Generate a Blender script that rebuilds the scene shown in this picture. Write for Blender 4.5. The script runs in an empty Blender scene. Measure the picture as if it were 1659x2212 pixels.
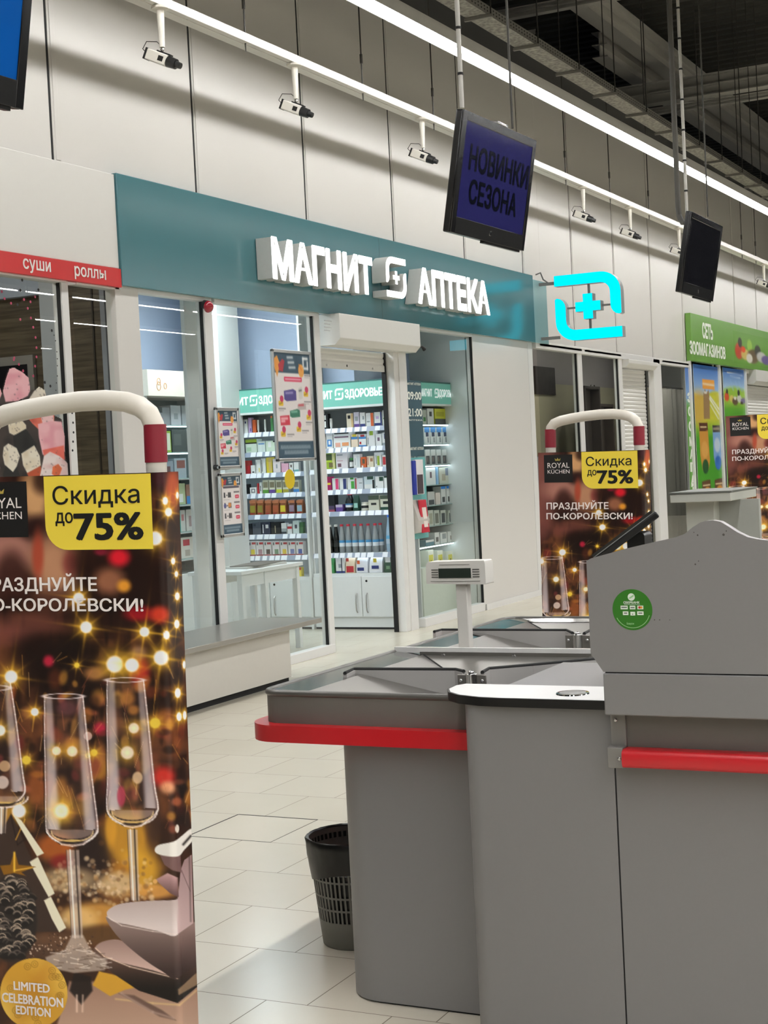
import bpy, math, random
import numpy as np
from mathutils import Vector, Matrix
random.seed(7)
rng = np.random.default_rng(11)
SC = bpy.context.scene
COL = SC.collection
PI = math.pi

# ------------------------------------------------------------------ camera
# X runs along the shop front (away from us), Y towards the shop front, Z up
FPX = 3298.98
YAW, PITCH, ROLL = math.radians(26.559115), math.radians(-1.79303), math.radians(-2.849188)
IW, IH = 1659.0, 2212.0
CAM = Vector((0, 0, 1.5))
_F = Vector((math.cos(PITCH)*math.cos(YAW), math.cos(PITCH)*math.sin(YAW), math.sin(PITCH)))
_R = Vector((math.sin(YAW), -math.cos(YAW), 0)); _U = _R.cross(_F)
_R, _U = math.cos(ROLL)*_R + math.sin(ROLL)*_U, -math.sin(ROLL)*_R + math.cos(ROLL)*_U
cd = bpy.data.cameras.new('camera'); cam = bpy.data.objects.new('camera', cd); COL.objects.link(cam)
cd.sensor_fit = 'VERTICAL'; cd.sensor_height = 36.0; cd.lens = 36.0*FPX/IH
cd.clip_start = 0.05; cd.clip_end = 200
cam.matrix_world = Matrix(((_R.x, _U.x, -_F.x, CAM.x), (_R.y, _U.y, -_F.y, CAM.y), (_R.z, _U.z, -_F.z, CAM.z), (0, 0, 0, 1)))
SC.camera = cam

# ------------------------------------------------------------------ world, exposure
wd = bpy.data.worlds.new('world'); SC.world = wd; wd.use_nodes = True
bgn = wd.node_tree.nodes['Background']; bgn.inputs[0].default_value = (0.80, 0.86, 1.0, 1); bgn.inputs[1].default_value = 0.012
SC.view_settings.view_transform = 'Standard'; SC.view_settings.look = 'None'
SC.view_settings.gamma = 1.0; SC.view_settings.use_curve_mapping = False
SC.view_settings.exposure = 0.06
SC.cycles.use_denoising = True
SC.cycles.max_bounces = 8; SC.cycles.diffuse_bounces = 4; SC.cycles.glossy_bounces = 4
SC.cycles.transparent_max_bounces = 24; SC.cycles.transmission_bounces = 4
SC.cycles.sample_clamp_indirect = 4.0; SC.cycles.caustics_reflective = False; SC.cycles.caustics_refractive = False
LAMP = 62.0           # brightness of the linear lamps over the sales floor
WALLLAMP = 38.0       # brightness of the linear lamp along the wall
SHOPLAMP = 34.0        # brightness of the panels inside the pharmacy
CABLED = 10.0          # LED strips in the cabinets

def ray(px, py): return _F + _R*((px-IW/2)/FPX) + _U*((IH/2-py)/FPX)
def onY(px, py, Y): d = ray(px, py); return CAM + d*(Y/d.y)
def onX(px, py, X): d = ray(px, py); return CAM + d*(X/d.x)
def onZ(px, py, Z): d = ray(px, py); return CAM + d*((Z-CAM.z)/d.z)

# ------------------------------------------------------------------ materials
def lin(c):
    return tuple(((v/255)/12.92 if v/255 <= 0.04045 else ((v/255+0.055)/1.055)**2.4) for v in c[:3])
_M = {}
def M(c, rough=0.5, metal=0.0, var=0.04, scale=30.0, spec=0.5, bump=0.0, emit=0.0, coat=0.0):
    """procedural principled material: colour c (sRGB 0-255) with a slight noise variation"""
    k = (tuple(c), rough, metal, var, scale, spec, bump, emit, coat)
    if k in _M: return _M[k]
    m = bpy.data.materials.new('mat_%d_%d_%d' % tuple(int(x) for x in c[:3])); m.use_nodes = True
    nt = m.node_tree; b = nt.nodes['Principled BSDF']
    L = lin(c)
    b.inputs['Roughness'].default_value = rough; b.inputs['Metallic'].default_value = metal
    b.inputs['Specular IOR Level'].default_value = spec; b.inputs['Coat Weight'].default_value = coat
    tc = nt.nodes.new('ShaderNodeTexCoord'); nz = nt.nodes.new('ShaderNodeTexNoise')
    nz.inputs['Scale'].default_value = scale; nz.inputs['Detail'].default_value = 3
    nt.links.new(tc.outputs['Object'], nz.inputs['Vector'])
    mx = nt.nodes.new('ShaderNodeMix'); mx.data_type = 'RGBA'
    mx.inputs['A'].default_value = tuple(v*(1-var) for v in L)+(1,); mx.inputs['B'].default_value = tuple(min(1, v*(1+var)) for v in L)+(1,)
    nt.links.new(nz.outputs['Fac'], mx.inputs['Factor']); nt.links.new(mx.outputs['Result'], b.inputs['Base Color'])
    if bump:
        bp = nt.nodes.new('ShaderNodeBump'); bp.inputs['Strength'].default_value = bump; bp.inputs['Distance'].default_value = 0.002
        nt.links.new(nz.outputs['Fac'], bp.inputs['Height']); nt.links.new(bp.outputs['Normal'], b.inputs['Normal'])
    if emit:
        nt.links.new(mx.outputs['Result'], b.inputs['Emission Color']); b.inputs['Emission Strength'].default_value = emit
    _M[k] = m; return m
def lampmat(name, rgb, strength):
    m = bpy.data.materials.new(name); m.use_nodes = True; nt = m.node_tree
    for n in list(nt.nodes): nt.nodes.remove(n)
    o = nt.nodes.new('ShaderNodeOutputMaterial'); e = nt.nodes.new('ShaderNodeEmission')
    e.inputs[0].default_value = tuple(rgb)+(1,); e.inputs[1].default_value = strength
    nt.links.new(e.outputs[0], o.inputs[0]); return m
def vcol(name, rough=0.35, emit=0.0, spec=0.4):
    """print material: the printed picture is stored per vertex"""
    m = bpy.data.materials.new(name); m.use_nodes = True; nt = m.node_tree; b = nt.nodes['Principled BSDF']
    a = nt.nodes.new('ShaderNodeAttribute'); a.attribute_name = 'print'
    nt.links.new(a.outputs['Color'], b.inputs['Base Color']); b.inputs['Roughness'].default_value = rough
    b.inputs['Specular IOR Level'].default_value = spec
    if emit:
        nt.links.new(a.outputs['Color'], b.inputs['Emission Color']); b.inputs['Emission Strength'].default_value = emit
    return m
def glassmat(name, tint=(0.93, 0.97, 0.965), ior=1.5, rough=0.0):
    m = bpy.data.materials.new(name); m.use_nodes = True; nt = m.node_tree
    for n in list(nt.nodes): nt.nodes.remove(n)
    o = nt.nodes.new('ShaderNodeOutputMaterial'); t = nt.nodes.new('ShaderNodeBsdfTransparent'); g = nt.nodes.new('ShaderNodeBsdfGlossy')
    lw = nt.nodes.new('ShaderNodeLayerWeight'); lw.inputs[0].default_value = 0.5; pw = nt.nodes.new('ShaderNodeMath'); pw.operation = 'POWER'; pw.inputs[1].default_value = 5
    fr = nt.nodes.new('ShaderNodeMath'); fr.operation = 'MULTIPLY_ADD'; fr.inputs[1].default_value = 0.9; fr.inputs[2].default_value = 0.075; mx = nt.nodes.new('ShaderNodeMixShader')
    nt.links.new(lw.outputs['Facing'], pw.inputs[0]); nt.links.new(pw.outputs[0], fr.inputs[0])
    t.inputs[0].default_value = tuple(tint)+(1,); g.inputs['Roughness'].default_value = rough; g.inputs[0].default_value = (1, 1, 1, 1)
    nt.links.new(fr.outputs[0], mx.inputs[0]); nt.links.new(t.outputs[0], mx.inputs[1]); nt.links.new(g.outputs[0], mx.inputs[2]); nt.links.new(mx.outputs[0], o.inputs[0])
    return m
def woodmat(name, c1, c2):
    m = bpy.data.materials.new(name); m.use_nodes = True; nt = m.node_tree; b = nt.nodes['Principled BSDF']
    tc = nt.nodes.new('ShaderNodeTexCoord'); mp = nt.nodes.new('ShaderNodeMapping'); mp.inputs['Scale'].default_value = (1.2, 1.2, 22)
    nz = nt.nodes.new('ShaderNodeTexNoise'); nz.inputs['Scale'].default_value = 2.5; nz.inputs['Detail'].default_value = 6
    cr = nt.nodes.new('ShaderNodeValToRGB'); cr.color_ramp.elements[0].position = 0.35; cr.color_ramp.elements[1].position = 0.7
    cr.color_ramp.elements[0].color = lin(c1)+(1,); cr.color_ramp.elements[1].color = lin(c2)+(1,)
    nt.links.new(tc.outputs['Object'], mp.inputs[0]); nt.links.new(mp.outputs[0], nz.inputs['Vector']); nt.links.new(nz.outputs['Fac'], cr.inputs[0]); nt.links.new(cr.outputs[0], b.inputs['Base Color'])
    b.inputs['Roughness'].default_value = 0.45; return m

WHITE = (224, 222, 218)
m_white = M(WHITE, 0.3, var=0.015, scale=4)
m_frame = M((228, 227, 224), 0.35, var=0.01)
m_black = M((14, 14, 14), 0.4)
m_gasket = M((9, 9, 10), 0.7)
m_steel = M((176, 174, 170), 0.32, 0.9, var=0.06, scale=12)
m_chrome = M((205, 205, 205), 0.12, 1.0, var=0.01)
m_glass = glassmat('window_glass')

# ------------------------------------------------------------------ mesh helpers
class MB:
    def __init__(s): s.v = []; s.f = []; s.m = []; s.mats = []
    def mi(s, mat):
        if mat not in s.mats: s.mats.append(mat)
        return s.mats.index(mat)
    def add(s, vs, fs, mat):
        n = len(s.v); s.v += [tuple(p) for p in vs]; k = s.mi(mat)
        for f in fs: s.f.append([i+n for i in f]); s.m.append(k)
        return s
    def quad(s, a, b, c, d, mat): return s.add([a, b, c, d], [(0, 1, 2, 3)], mat)
    def box(s, x0, x1, y0, y1, z0, z1, mat):
        return s.add([(x0,y0,z0),(x1,y0,z0),(x1,y1,z0),(x0,y1,z0),(x0,y0,z1),(x1,y0,z1),(x1,y1,z1),(x0,y1,z1)],
                     [(0,3,2,1),(4,5,6,7),(0,1,5,4),(1,2,6,5),(2,3,7,6),(3,0,4,7)], mat)
    def obox(s, c, a, b, d, mat):
        """box with centre c and half axes a, b, d"""
        c, a, b, d = Vector(c), Vector(a), Vector(b), Vector(d)
        P = [c-a-b-d, c+a-b-d, c+a+b-d, c-a+b-d, c-a-b+d, c+a-b+d, c+a+b+d, c-a+b+d]
        return s.add(P, [(0,3,2,1),(4,5,6,7),(0,1,5,4),(1,2,6,5),(2,3,7,6),(3,0,4,7)], mat)
    def prism(s, poly, fn, w0, w1, mat, mat2=None):
        n = len(poly); A = [fn(u, v, w0) for u, v in poly]; B = [fn(u, v, w1) for u, v in poly]
        s.add(A+B, [(i, (i+1) % n, n+(i+1) % n, n+i) for i in range(n)], mat)
        s.add(A, [tuple(range(n-1, -1, -1))], mat2 or mat); s.add(B, [tuple(range(n))], mat2 or mat); return s
    def cyl(s, p0, p1, r0, r1, mat, n=16, cap=True):
        p0, p1 = Vector(p0), Vector(p1); ax = (p1-p0).normalized(); a = ax.orthogonal().normalized(); b = ax.cross(a)
        A = [p0+(a*math.cos(2*PI*i/n)+b*math.sin(2*PI*i/n))*r0 for i in range(n)]; B = [p1+(a*math.cos(2*PI*i/n)+b*math.sin(2*PI*i/n))*r1 for i in range(n)]
        fs = [(i, (i+1) % n, n+(i+1) % n, n+i) for i in range(n)]
        if cap: fs += [tuple(range(n-1, -1, -1)), tuple(range(n, 2*n))]
        return s.add(A+B, fs, mat)
    def tube(s, pts, r, mat, n=12, cap=True):
        pts = [Vector(p) for p in pts]; rs = r if isinstance(r, (list, tuple)) else [r]*len(pts); vs = []; fs = []; ref = None
        for i, p in enumerate(pts):
            t = (pts[min(i+1, len(pts)-1)]-pts[max(i-1, 0)]).normalized()
            if ref is None: ref = t.orthogonal().normalized()
            a = (ref-t*ref.dot(t)).normalized(); ref = a; b = t.cross(a)
            vs += [p+(a*math.cos(2*PI*k/n)+b*math.sin(2*PI*k/n))*rs[i] for k in range(n)]
        for i in range(len(pts)-1):
            fs += [(i*n+k, i*n+(k+1) % n, (i+1)*n+(k+1) % n, (i+1)*n+k) for k in range(n)]
        if cap: fs += [tuple(range(n-1, -1, -1)), tuple(range((len(pts)-1)*n, len(pts)*n))]
        return s.add(vs, fs, mat)
    def lathe(s, c, prof, mat, n=20, ax=(0, 0, 1)):
        """prof: (radius, height) pairs, from the bottom up; c: centre of the bottom"""
        c = Vector(c); ax = Vector(ax).normalized(); a = ax.orthogonal().normalized(); b = ax.cross(a); vs = []; fs = []
        for r, h in prof: vs += [c+ax*h+(a*math.cos(2*PI*k/n)+b*math.sin(2*PI*k/n))*r for k in range(n)]
        for i in range(len(prof)-1): fs += [(i*n+k, i*n+(k+1) % n, (i+1)*n+(k+1) % n, (i+1)*n+k) for k in range(n)]
        fs += [tuple(range(n-1, -1, -1)), tuple(range((len(prof)-1)*n, len(prof)*n))]
        return s.add(vs, fs, mat)
    def text(s, txt, o, right, up, h=None, w=None, mat=None, bold=0.0, depth=0.0, space=1.0, align='L'):
        """letters with cap height h (and total width w when given); o: lower left corner of the line"""
        ex = max(0.0, bold) if depth == 0 else 0.0      # bold letters: the outline is stamped a few times, slightly shifted
        vs, fs, bw, bh = glyphs(txt, bold-ex, depth > 0, space)
        right, up, o = Vector(right).normalized(), Vector(up).normalized(), Vector(o); nrm = right.cross(up)
        sy = h/0.73 if h else w/bw; sx = w/bw if w else sy
        off = -bw*sx/2 if align == 'C' else 0
        for kk, (ox, oy) in enumerate([(0, 0)] if not ex else [(0, 0), (ex, 0), (-ex, 0), (ex*0.7, ex*0.7), (-ex*0.7, ex*0.7), (ex*0.7, -ex*0.7), (-ex*0.7, -ex*0.7)]):
            s.add([o+right*((x+ox)*sx+off)+up*((y+oy)*sy)+nrm*(depth*z+0.00013*kk) for x, y, z in vs], fs, mat)
        return s
    def build(s, name, parent=None, origin=None, smooth=40, bevel=0.0, seg=2):
        me = bpy.data.meshes.new(name); L = Vector(origin) if origin is not None else (Vector(list(parent['_o'])) if parent is not None else Vector((0, 0, 0)))
        me.from_pydata([Vector(p)-L for p in s.v], [], s.f)
        for mt in s.mats: me.materials.append(mt)
        me.polygons.foreach_set('material_index', s.m); me.update()
        if smooth:
            me.polygons.foreach_set('use_smooth', [True]*len(me.polygons)); me.set_sharp_from_angle(angle=math.radians(smooth))
        o = bpy.data.objects.new(name, me); COL.objects.link(o)
        if parent is not None:
            o.parent = parent; o['_o'] = [float(q_) for q_ in L]
            if (L-Vector(list(parent['_o']))).length > 1e-9: o.location = L-Vector(list(parent['_o']))
        else: o.location = L; o['_o'] = [float(q_) for q_ in L]
        if bevel:
            bv = o.modifiers.new('bevel', 'BEVEL'); bv.width = bevel; bv.segments = seg; bv.limit_method = 'ANGLE'; bv.angle_limit = math.radians(35)
        return o
_G = {}
def glyphs(txt, bold, solid, space):
    k = (txt, bold, solid, space)
    if k not in _G:
        c = bpy.data.curves.new('letters', 'FONT'); c.body = txt; c.size = 1.0; c.offset = bold; c.space_character = space; c.resolution_u = 3
        if solid: c.extrude = 0.5
        o = bpy.data.objects.new('letters', c); me = bpy.data.meshes.new_from_object(o)
        vs = [tuple(v.co) for v in me.vertices]; fs = [tuple(p.vertices) for p in me.polygons]
        x0 = min(v[0] for v in vs); x1 = max(v[0] for v in vs); y1 = max(v[1] for v in vs)
        vs = [(v[0]-x0, v[1], v[2]+0.5 if solid else 0.0) for v in vs]
        bpy.data.objects.remove(o); bpy.data.curves.remove(c); bpy.data.meshes.remove(me)
        _G[k] = (vs, fs, x1-x0, y1)
    return _G[k]

def tag(o, label, cat, group=None, kind=None):
    if label: o['label'] = label
    if cat: o['category'] = cat
    if group: o['group'] = group
    if kind: o['kind'] = kind
    return o
def empty(name, loc, label=None, cat=None, group=None):
    o = bpy.data.objects.new(name, None); COL.objects.link(o); o.location = loc; o['_o'] = [float(q_) for q_ in loc]; o.empty_display_size = 0.1
    return tag(o, label, cat, group)
def struct(o, label=None, cat=None): o['kind'] = 'structure'; return tag(o, label, cat)
def dup(root, loc, label, group=None, rotz=None):
    r = root.copy(); COL.objects.link(r); r.location = loc; r['label'] = label; r['_o'] = [float(q_) for q_ in loc]
    if group: r['group'] = group
    if rotz is not None: r.rotation_euler = (0, 0, rotz)
    for ch in list(root.children):
        c = ch.copy(); COL.objects.link(c); c.parent = r
        for g in list(ch.children):
            d = g.copy(); COL.objects.link(d); d.parent = c
    return r
def arc(cx, cy, r, a0, a1, n):
    return [(cx+r*math.cos(math.radians(a0+(a1-a0)*i/n)), cy+r*math.sin(math.radians(a0+(a1-a0)*i/n))) for i in range(n+1)]
def rrect(x0, x1, y0, y1, r, n=5):
    return arc(x1-r, y1-r, r, 0, 90, n)+arc(x0+r, y1-r, r, 90, 180, n)+arc(x0+r, y0+r, r, 180, 270, n)+arc(x1-r, y0+r, r, 270, 360, n)
ZUP = Vector((0, 0, 1)); XR = Vector((1, 0, 0)); YL = Vector((0, -1, 0))   # reading directions: faces towards -Y read along +X, faces towards -X read along -Y
# ------------------------------------------------------------------ big lamps (rows of linear lamps under the roof)
m_lamp = lampmat('lamp_light', (1.0, 0.99, 0.97), LAMP); m_wlamp = lampmat('wall_lamp_light', (1.0, 0.99, 0.97), WALLLAMP)
m_house = M((205, 204, 200), 0.45)
def lamp_row(p0, p1, label, group, drop=0.045, half=0.045, lip=0.075, mat=None):
    """a linear lamp: glowing strip recessed between two side lips, seen from below"""
    p0, p1 = Vector(p0), Vector(p1); d = (p1-p0).normalized(); s = Vector((-d.y, d.x, 0)); c = (p0+p1)/2; L = (p1-p0).length/2
    root = empty('linear_lamp', c, label, 'ceiling lamp', group)
    b = MB()
    b.obox(c+ZUP*0.045, d*L, s*lip, ZUP*0.03, m_house)
    for k in (-1, 1): b.obox(c+s*(k*lip)-ZUP*(drop/2-0.03), d*L, s*0.004, ZUP*(drop/2+0.03), m_house)
    b.build('housing', root, bevel=0)
    e = MB(); e.obox(c+ZUP*0.006, d*L, s*half, ZUP*0.004, mat or m_lamp); e.build('tube', root, smooth=0)
    return root
ZL = 4.79
q0 = onZ(790, 0, ZL); q1 = onZ(1659, 455, ZL); dd = (q1-q0).normalized()
vis = lamp_row(q0-dd*9, q1+dd*22, 'long glowing linear lamp hanging in front of the white panel wall', 'linear lamps under the roof', drop=0.0205, half=0.055, lip=0.081, mat=m_wlamp)
for k, (yy, tx) in enumerate([(1.3, 'over the checkouts'), (-2.0, 'just behind the checkouts'), (-5.0, 'over the first shop aisle'), (-7.8, 'over the second shop aisle'), (-12.0, 'far back over the sales floor')]):
    lamp_row((-9, yy, 4.72), (30, yy, 4.72), 'long linear lamp '+tx+', seen only as a reflection', 'linear lamps under the roof', drop=(0.05 if k < 2 else 0.004), half=0.05, lip=0.085)

# ------------------------------------------------------------------ floor
def tilemat():
    m = bpy.data.materials.new('floor_tiles'); m.use_nodes = True; nt = m.node_tree; b = nt.nodes['Principled BSDF']; N = nt.nodes.new; K = nt.links.new
    tc = N('ShaderNodeTexCoord'); sp = N('ShaderNodeSeparateXYZ'); K(tc.outputs['Object'], sp.inputs[0])
    def mt(op, a, c=None, d=None):
        n = N('ShaderNodeMath'); n.operation = op
        for i, v in enumerate((a, c, d)):
            if v is None: continue
            if isinstance(v, (int, float)): n.inputs[i].default_value = v
            else: K(v, n.inputs[i])
        return n.outputs[0]
    v = mt('MULTIPLY_ADD', sp.outputs[0], 1/0.3955, -0.0935/0.3955); r = mt('FLOOR', v)
    u0 = mt('MULTIPLY_ADD', sp.outputs[1], 1/0.397, -2.54/0.397); u = mt('ADD', u0, mt('MULTIPLY_ADD', r, 0.132/0.397, -9*0.132/0.397))
    fu = mt('ABSOLUTE', mt('SUBTRACT', mt('FRACT', mt('ADD', u, 0.5)), 0.5)); fv = mt('ABSOLUTE', mt('SUBTRACT', mt('FRACT', mt('ADD', v, 0.5)), 0.5))
    g = mt('LESS_THAN', mt('MINIMUM', fu, fv), 0.0042)
    cb = N('ShaderNodeCombineXYZ'); K(mt('FLOOR', u), cb.inputs[0]); K(r, cb.inputs[1]); wn = N('ShaderNodeTexWhiteNoise'); K(cb.outputs[0], wn.inputs['Vector'])
    nz = N('ShaderNodeTexNoise'); nz.inputs['Scale'].default_value = 3.0; nz.inputs['Detail'].default_value = 4; K(tc.outputs['Object'], nz.inputs['Vector'])
    f = mt('MULTIPLY_ADD', wn.outputs['Value'], 0.35, mt('MULTIPLY', nz.outputs['Fac'], 0.6))
    mx = N('ShaderNodeMix'); mx.data_type = 'RGBA'; K(f, mx.inputs['Factor']); mx.inputs['A'].default_value = lin((200, 193, 176))+(1,); mx.inputs['B'].default_value = lin((213, 207, 191))+(1,)
    m2 = N('ShaderNodeMix'); m2.data_type = 'RGBA'; K(g, m2.inputs['Factor']); K(mx.outputs['Result'], m2.inputs['A']); m2.inputs['B'].default_value = lin((104, 92, 76))+(1,)
    K(m2.outputs['Result'], b.inputs['Base Color'])
    K(mt('MULTIPLY_ADD', g, 0.4, 0.22), b.inputs['Roughness']); b.inputs['Specular IOR Level'].default_value = 0.45
    return m
f = MB(); f.quad((-8, -14, 0), (34, -14, 0), (34, 11, 0), (-8, 11, 0), tilemat()); struct(f.build('floor', smooth=0))

# ------------------------------------------------------------------ white panel wall above the shops
YW = 5.94
m_panel = M((222, 219, 214), 0.30, var=0.02, scale=1.5, bump=0.12)
w = MB()
seams = [7.587+1.587*k for k in range(-6, 17)]
for k in range(len(seams)-1):
    a, c = seams[k], seams[k+1]
    z0 = 3.40 if c < 16.2 else 2.72
    if a < 16.0 < c: w.box(a+0.012, 16.05, YW, YW+0.05, 3.40, 5.66, m_panel); w.box(16.05, c-0.012, YW, YW+0.05, z0, 5.66, m_panel)
    else: w.box(a+0.012, c-0.012, YW, YW+0.05, z0, 5.66, m_panel)
wall = w.build('wall_back', smooth=0, bevel=0.003); struct(wall)
w = MB(); w.box(-2, 33, YW+0.05, YW+0.07, 3.2, 5.66, m_gasket); w.box(16.0, 33, YW+0.05, YW+0.07, 2.7, 3.2, m_gasket)
for a in seams: w.box(a-0.012, a+0.012, YW+0.004, YW+0.05, (3.41 if a < 16 else 2.73), 5.65, m_gasket)
struct(w.build('trim_1', smooth=0))
w = MB()
for k, a in enumerate(seams[1:-1]): w.box(a+0.03, a+0.075, YW-0.006, YW+0.02, (3.47 if a < 16 else 2.73), 5.64, m_panel)
struct(w.build('trim_2', smooth=0, bevel=0.004))

# ------------------------------------------------------------------ roof: corrugated deck and steel
m_deck = M((62, 61, 56), 0.6, var=0.1, scale=2); m_beam = M((205, 203, 196), 0.5, var=0.05)
r = MB(); ys = []
x = 2.0; vs = []; fs = []
prof = []
while x < 60:
    prof += [(x, 8.6), (x+0.13, 8.6), (x+0.17, 8.68), (x+0.30, 8.68), (x+0.34, 8.6)]; x += 0.34
for (a, z) in prof: vs += [(a, -12, z), (a, 26, z)]
for i in range(len(prof)-1): fs.append((2*i, 2*i+1, 2*i+3, 2*i+2))
r.add(vs, fs, m_deck); struct(r.build('ceiling', smooth=0))
def beam(name, pa, pb, h=0.2, wd=0.12):
    pa, pb = Vector(pa), Vector(pb); d = (pb-pa); s = Vector((-d.y, d.x, 0)).normalized(); u = d.normalized().cross(s).normalized()
    b = MB(); b.obox((pa+pb)/2, d/2, s*wd/2, u*0.008+u*0, m_beam)
    b.obox((pa+pb)/2+u*h/2, d/2, s*wd/2, u*0.008, m_beam); b.obox((pa+pb)/2-u*h/2, d/2, s*wd/2, u*0.008, m_beam); b.obox((pa+pb)/2, d/2, s*0.01, u*h/2, m_beam)
    return struct(b.build(name, smooth=0))
yb = onZ(1380, 92, 8.2)
beam('roof_beam', (4, yb.y, 8.25), (55, yb.y, 8.25), 0.42, 0.26)
xb = onZ(1530, 185, 7.55); beam('roof_beam', (xb.x, -10, 7.55), (xb.x, 24, 7.55), 0.34, 0.26)
xb2 = onZ(1540, 222, 7.3); beam('roof_beam', (xb2.x, -10, 7.3), (xb2.x, 24, 7.3), 0.1, 0.1)
yb2 = onZ(1600, 300, 8.2); beam('roof_beam', (24, yb2.y, 8.1), (58, yb2.y, 8.1), 0.4, 0.26)
xb3 = onZ(1150, 22, 7.6); beam('roof_beam', (xb3.x, -10, 7.6), (xb3.x, 24, 7.6), 0.12, 0.12)
def brace(pa, pb, t=0.09):
    pa, pb = Vector(pa), Vector(pb); b = MB(); b.tube([pa, pb], t, m_beam, 6); return struct(b.build('roof_beam', smooth=0))
brace(onY(1145, 68, 9), onY(1215, -5, 9)); brace(onY(1262, -10, 9), onY(1350, 196, 9), 0.09)
brace(onY(1252, -10, 9), onY(1257, 140, 9), 0.06); brace(onY(1560, 190, 8.4), onY(1640, 330, 8.4), 0.06); brace(onY(1440, 240, 8.4), onY(1480, 195, 8.4), 0.06)
brace(onY(1500, 205, 8.4), onY(1516, 235, 8.4), 0.05); brace(onY(1383, 90, 8.4), onY(1386, 205, 8.4), 0.06)

# ------------------------------------------------------------------ rooms behind the shop front
m_blue = M((188, 202, 226), 0.6, var=0.02, scale=3); m_room = M((222, 224, 222), 0.55, var=0.02, scale=3)
m_wood = woodmat('brown_wood_panel', (74, 64, 50), (112, 99, 78))
def swall(name, x0, x1, y0, y1, z0, z1, mat): b = MB(); b.box(x0, x1, y0, y1, z0, z1, mat); return struct(b.build(name, smooth=0))
swall('wall_pharmacy_back', 8.36, 12.8, 8.42, 8.5, 0, 3.3, m_blue)
swall('wall_pharmacy_right', 12.76, 12.84, 6.62, 8.42, 0, 3.3, m_blue)
swall('wall_sushi_right', 8.20, 8.279, 6.02, 7.5, 0, 3.3, m_wood); swall('wall_pharmacy_left', 8.28, 8.36, 6.0, 8.5, 0, 3.3, m_room)
swall('wall_pharmacy_display', 12.84, 14.02, 6.62, 6.7, 0, 3.3, m_blue)
swall('wall_pharmacy_end', 13.98, 14.06, 6.0, 6.62, 0, 3.3, m_room)
swall('wall_pharmacy_column', onY(409, 900, 6.12).x, onY(438, 900, 6.12).x, 6.12, 6.15, 0, 3.3, m_room); swall('wall_pharmacy_corner', 12.0, 12.36, 7.62, 7.84, 0, 3.3, m_room)
b = MB(); b.box(8.28, 14.06, 5.99, 8.5, 3.3, 3.36, m_room); struct(b.build('ceiling_pharmacy', smooth=0))
swall('wall_sushi_back', 4.0, 8.28, 7.5, 7.58, 0, 3.3, m_wood)
swall('wall_sushi_left', 3.9, 4.0, 6.0, 7.58, 0, 3.3, m_room)
b = MB(); b.box(4.0, 8.28, 5.99, 7.58, 3.3, 3.36, m_room); struct(b.build('ceiling_sushi', smooth=0))
swall('wall_next_shop_back', 15.7, 25.0, 7.6, 7.68, 0, 3.3, M((176, 170, 168), 0.7))
swall('wall_next_shop_left', 15.6, 15.7, 6.0, 7.68, 0, 3.3, m_room); swall('wall_next_shop_right', 25.0, 25.1, 6.0, 7.68, 0, 3.3, m_room)
b = MB(); b.box(15.6, 25.1, 5.99, 7.68, 3.3, 3.36, m_room); struct(b.build('ceiling_next_shop', smooth=0))
# lamps inside the pharmacy: flat panels in its ceiling
m_panel_lamp = lampmat('panel_light', (0.88, 0.97, 1.0), SHOPLAMP)
for k, (lx, ly) in enumerate([(9.9, 7.2), (11.4, 7.2)]):
    root = empty('ceiling_panel_lamp', (lx, ly, 3.3), 'square white panel lamp in the pharmacy ceiling '+('nearer the left window' if k == 0 else 'nearer the doorway'), 'ceiling lamp')
    b = MB(); b.box(lx-0.32, lx+0.32, ly-0.32, ly+0.32, 3.285, 3.2995, m_frame); b.build('frame', root)
    b = MB(); b.box(lx-0.29, lx+0.29, ly-0.29, ly+0.29, 3.280, 3.2845, m_panel_lamp); b.build('diffuser', root, smooth=0)

for nm, lx, ly, st_, sz_, wd_ in (('sushi_fill_lamp', 6.6, 6.8, 15.0, 0.3, 'sushi shop, added to brighten its walls'), ('dim_shop_lamp', 17.6, 6.4, 34.0, 0.14, 'dim shop, left'), ('dim_shop_lamp', 20.0, 6.35, 34.0, 0.14, 'dim shop, middle'), ('dim_shop_lamp', 22.6, 6.3, 40.0, 0.14, 'dim shop, right')):  # the sushi shop one is an unseen fill lamp, added to brighten its interior
    root = empty('ceiling_panel_lamp', (lx, ly, 3.3), 'small white ceiling lamp inside the '+wd_, 'ceiling lamp'); b = MB(); b.box(lx-sz_-0.02, lx+sz_+0.02, ly-sz_-0.02, ly+sz_+0.02, 3.285, 3.2995, m_frame); b.build('frame', root)
    b = MB(); b.box(lx-sz_, lx+sz_, ly-sz_, ly+sz_, 3.280, 3.2845, lampmat(nm, (1.0, 0.97, 0.92), st_)); b.build('diffuser', root, smooth=0)
# hatch in the floor: dark open joints round one tile
b = MB(); hx0, hx1, hy0, hy1 = 5.235, 5.6305, 3.203, 3.600
for q in ((hx1-0.004, hx1+0.004, hy0, hy1), (hx0-0.003, hx1, hy1-0.003, hy1+0.003), (hx0-0.002, hx0+0.002, hy0, hy1), (hx0, hx1, hy0-0.001, hy0+0.001)): b.box(*q, 0.0002, 0.0008, m_gasket)
struct(b.build('trim_70', smooth=0))

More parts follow.
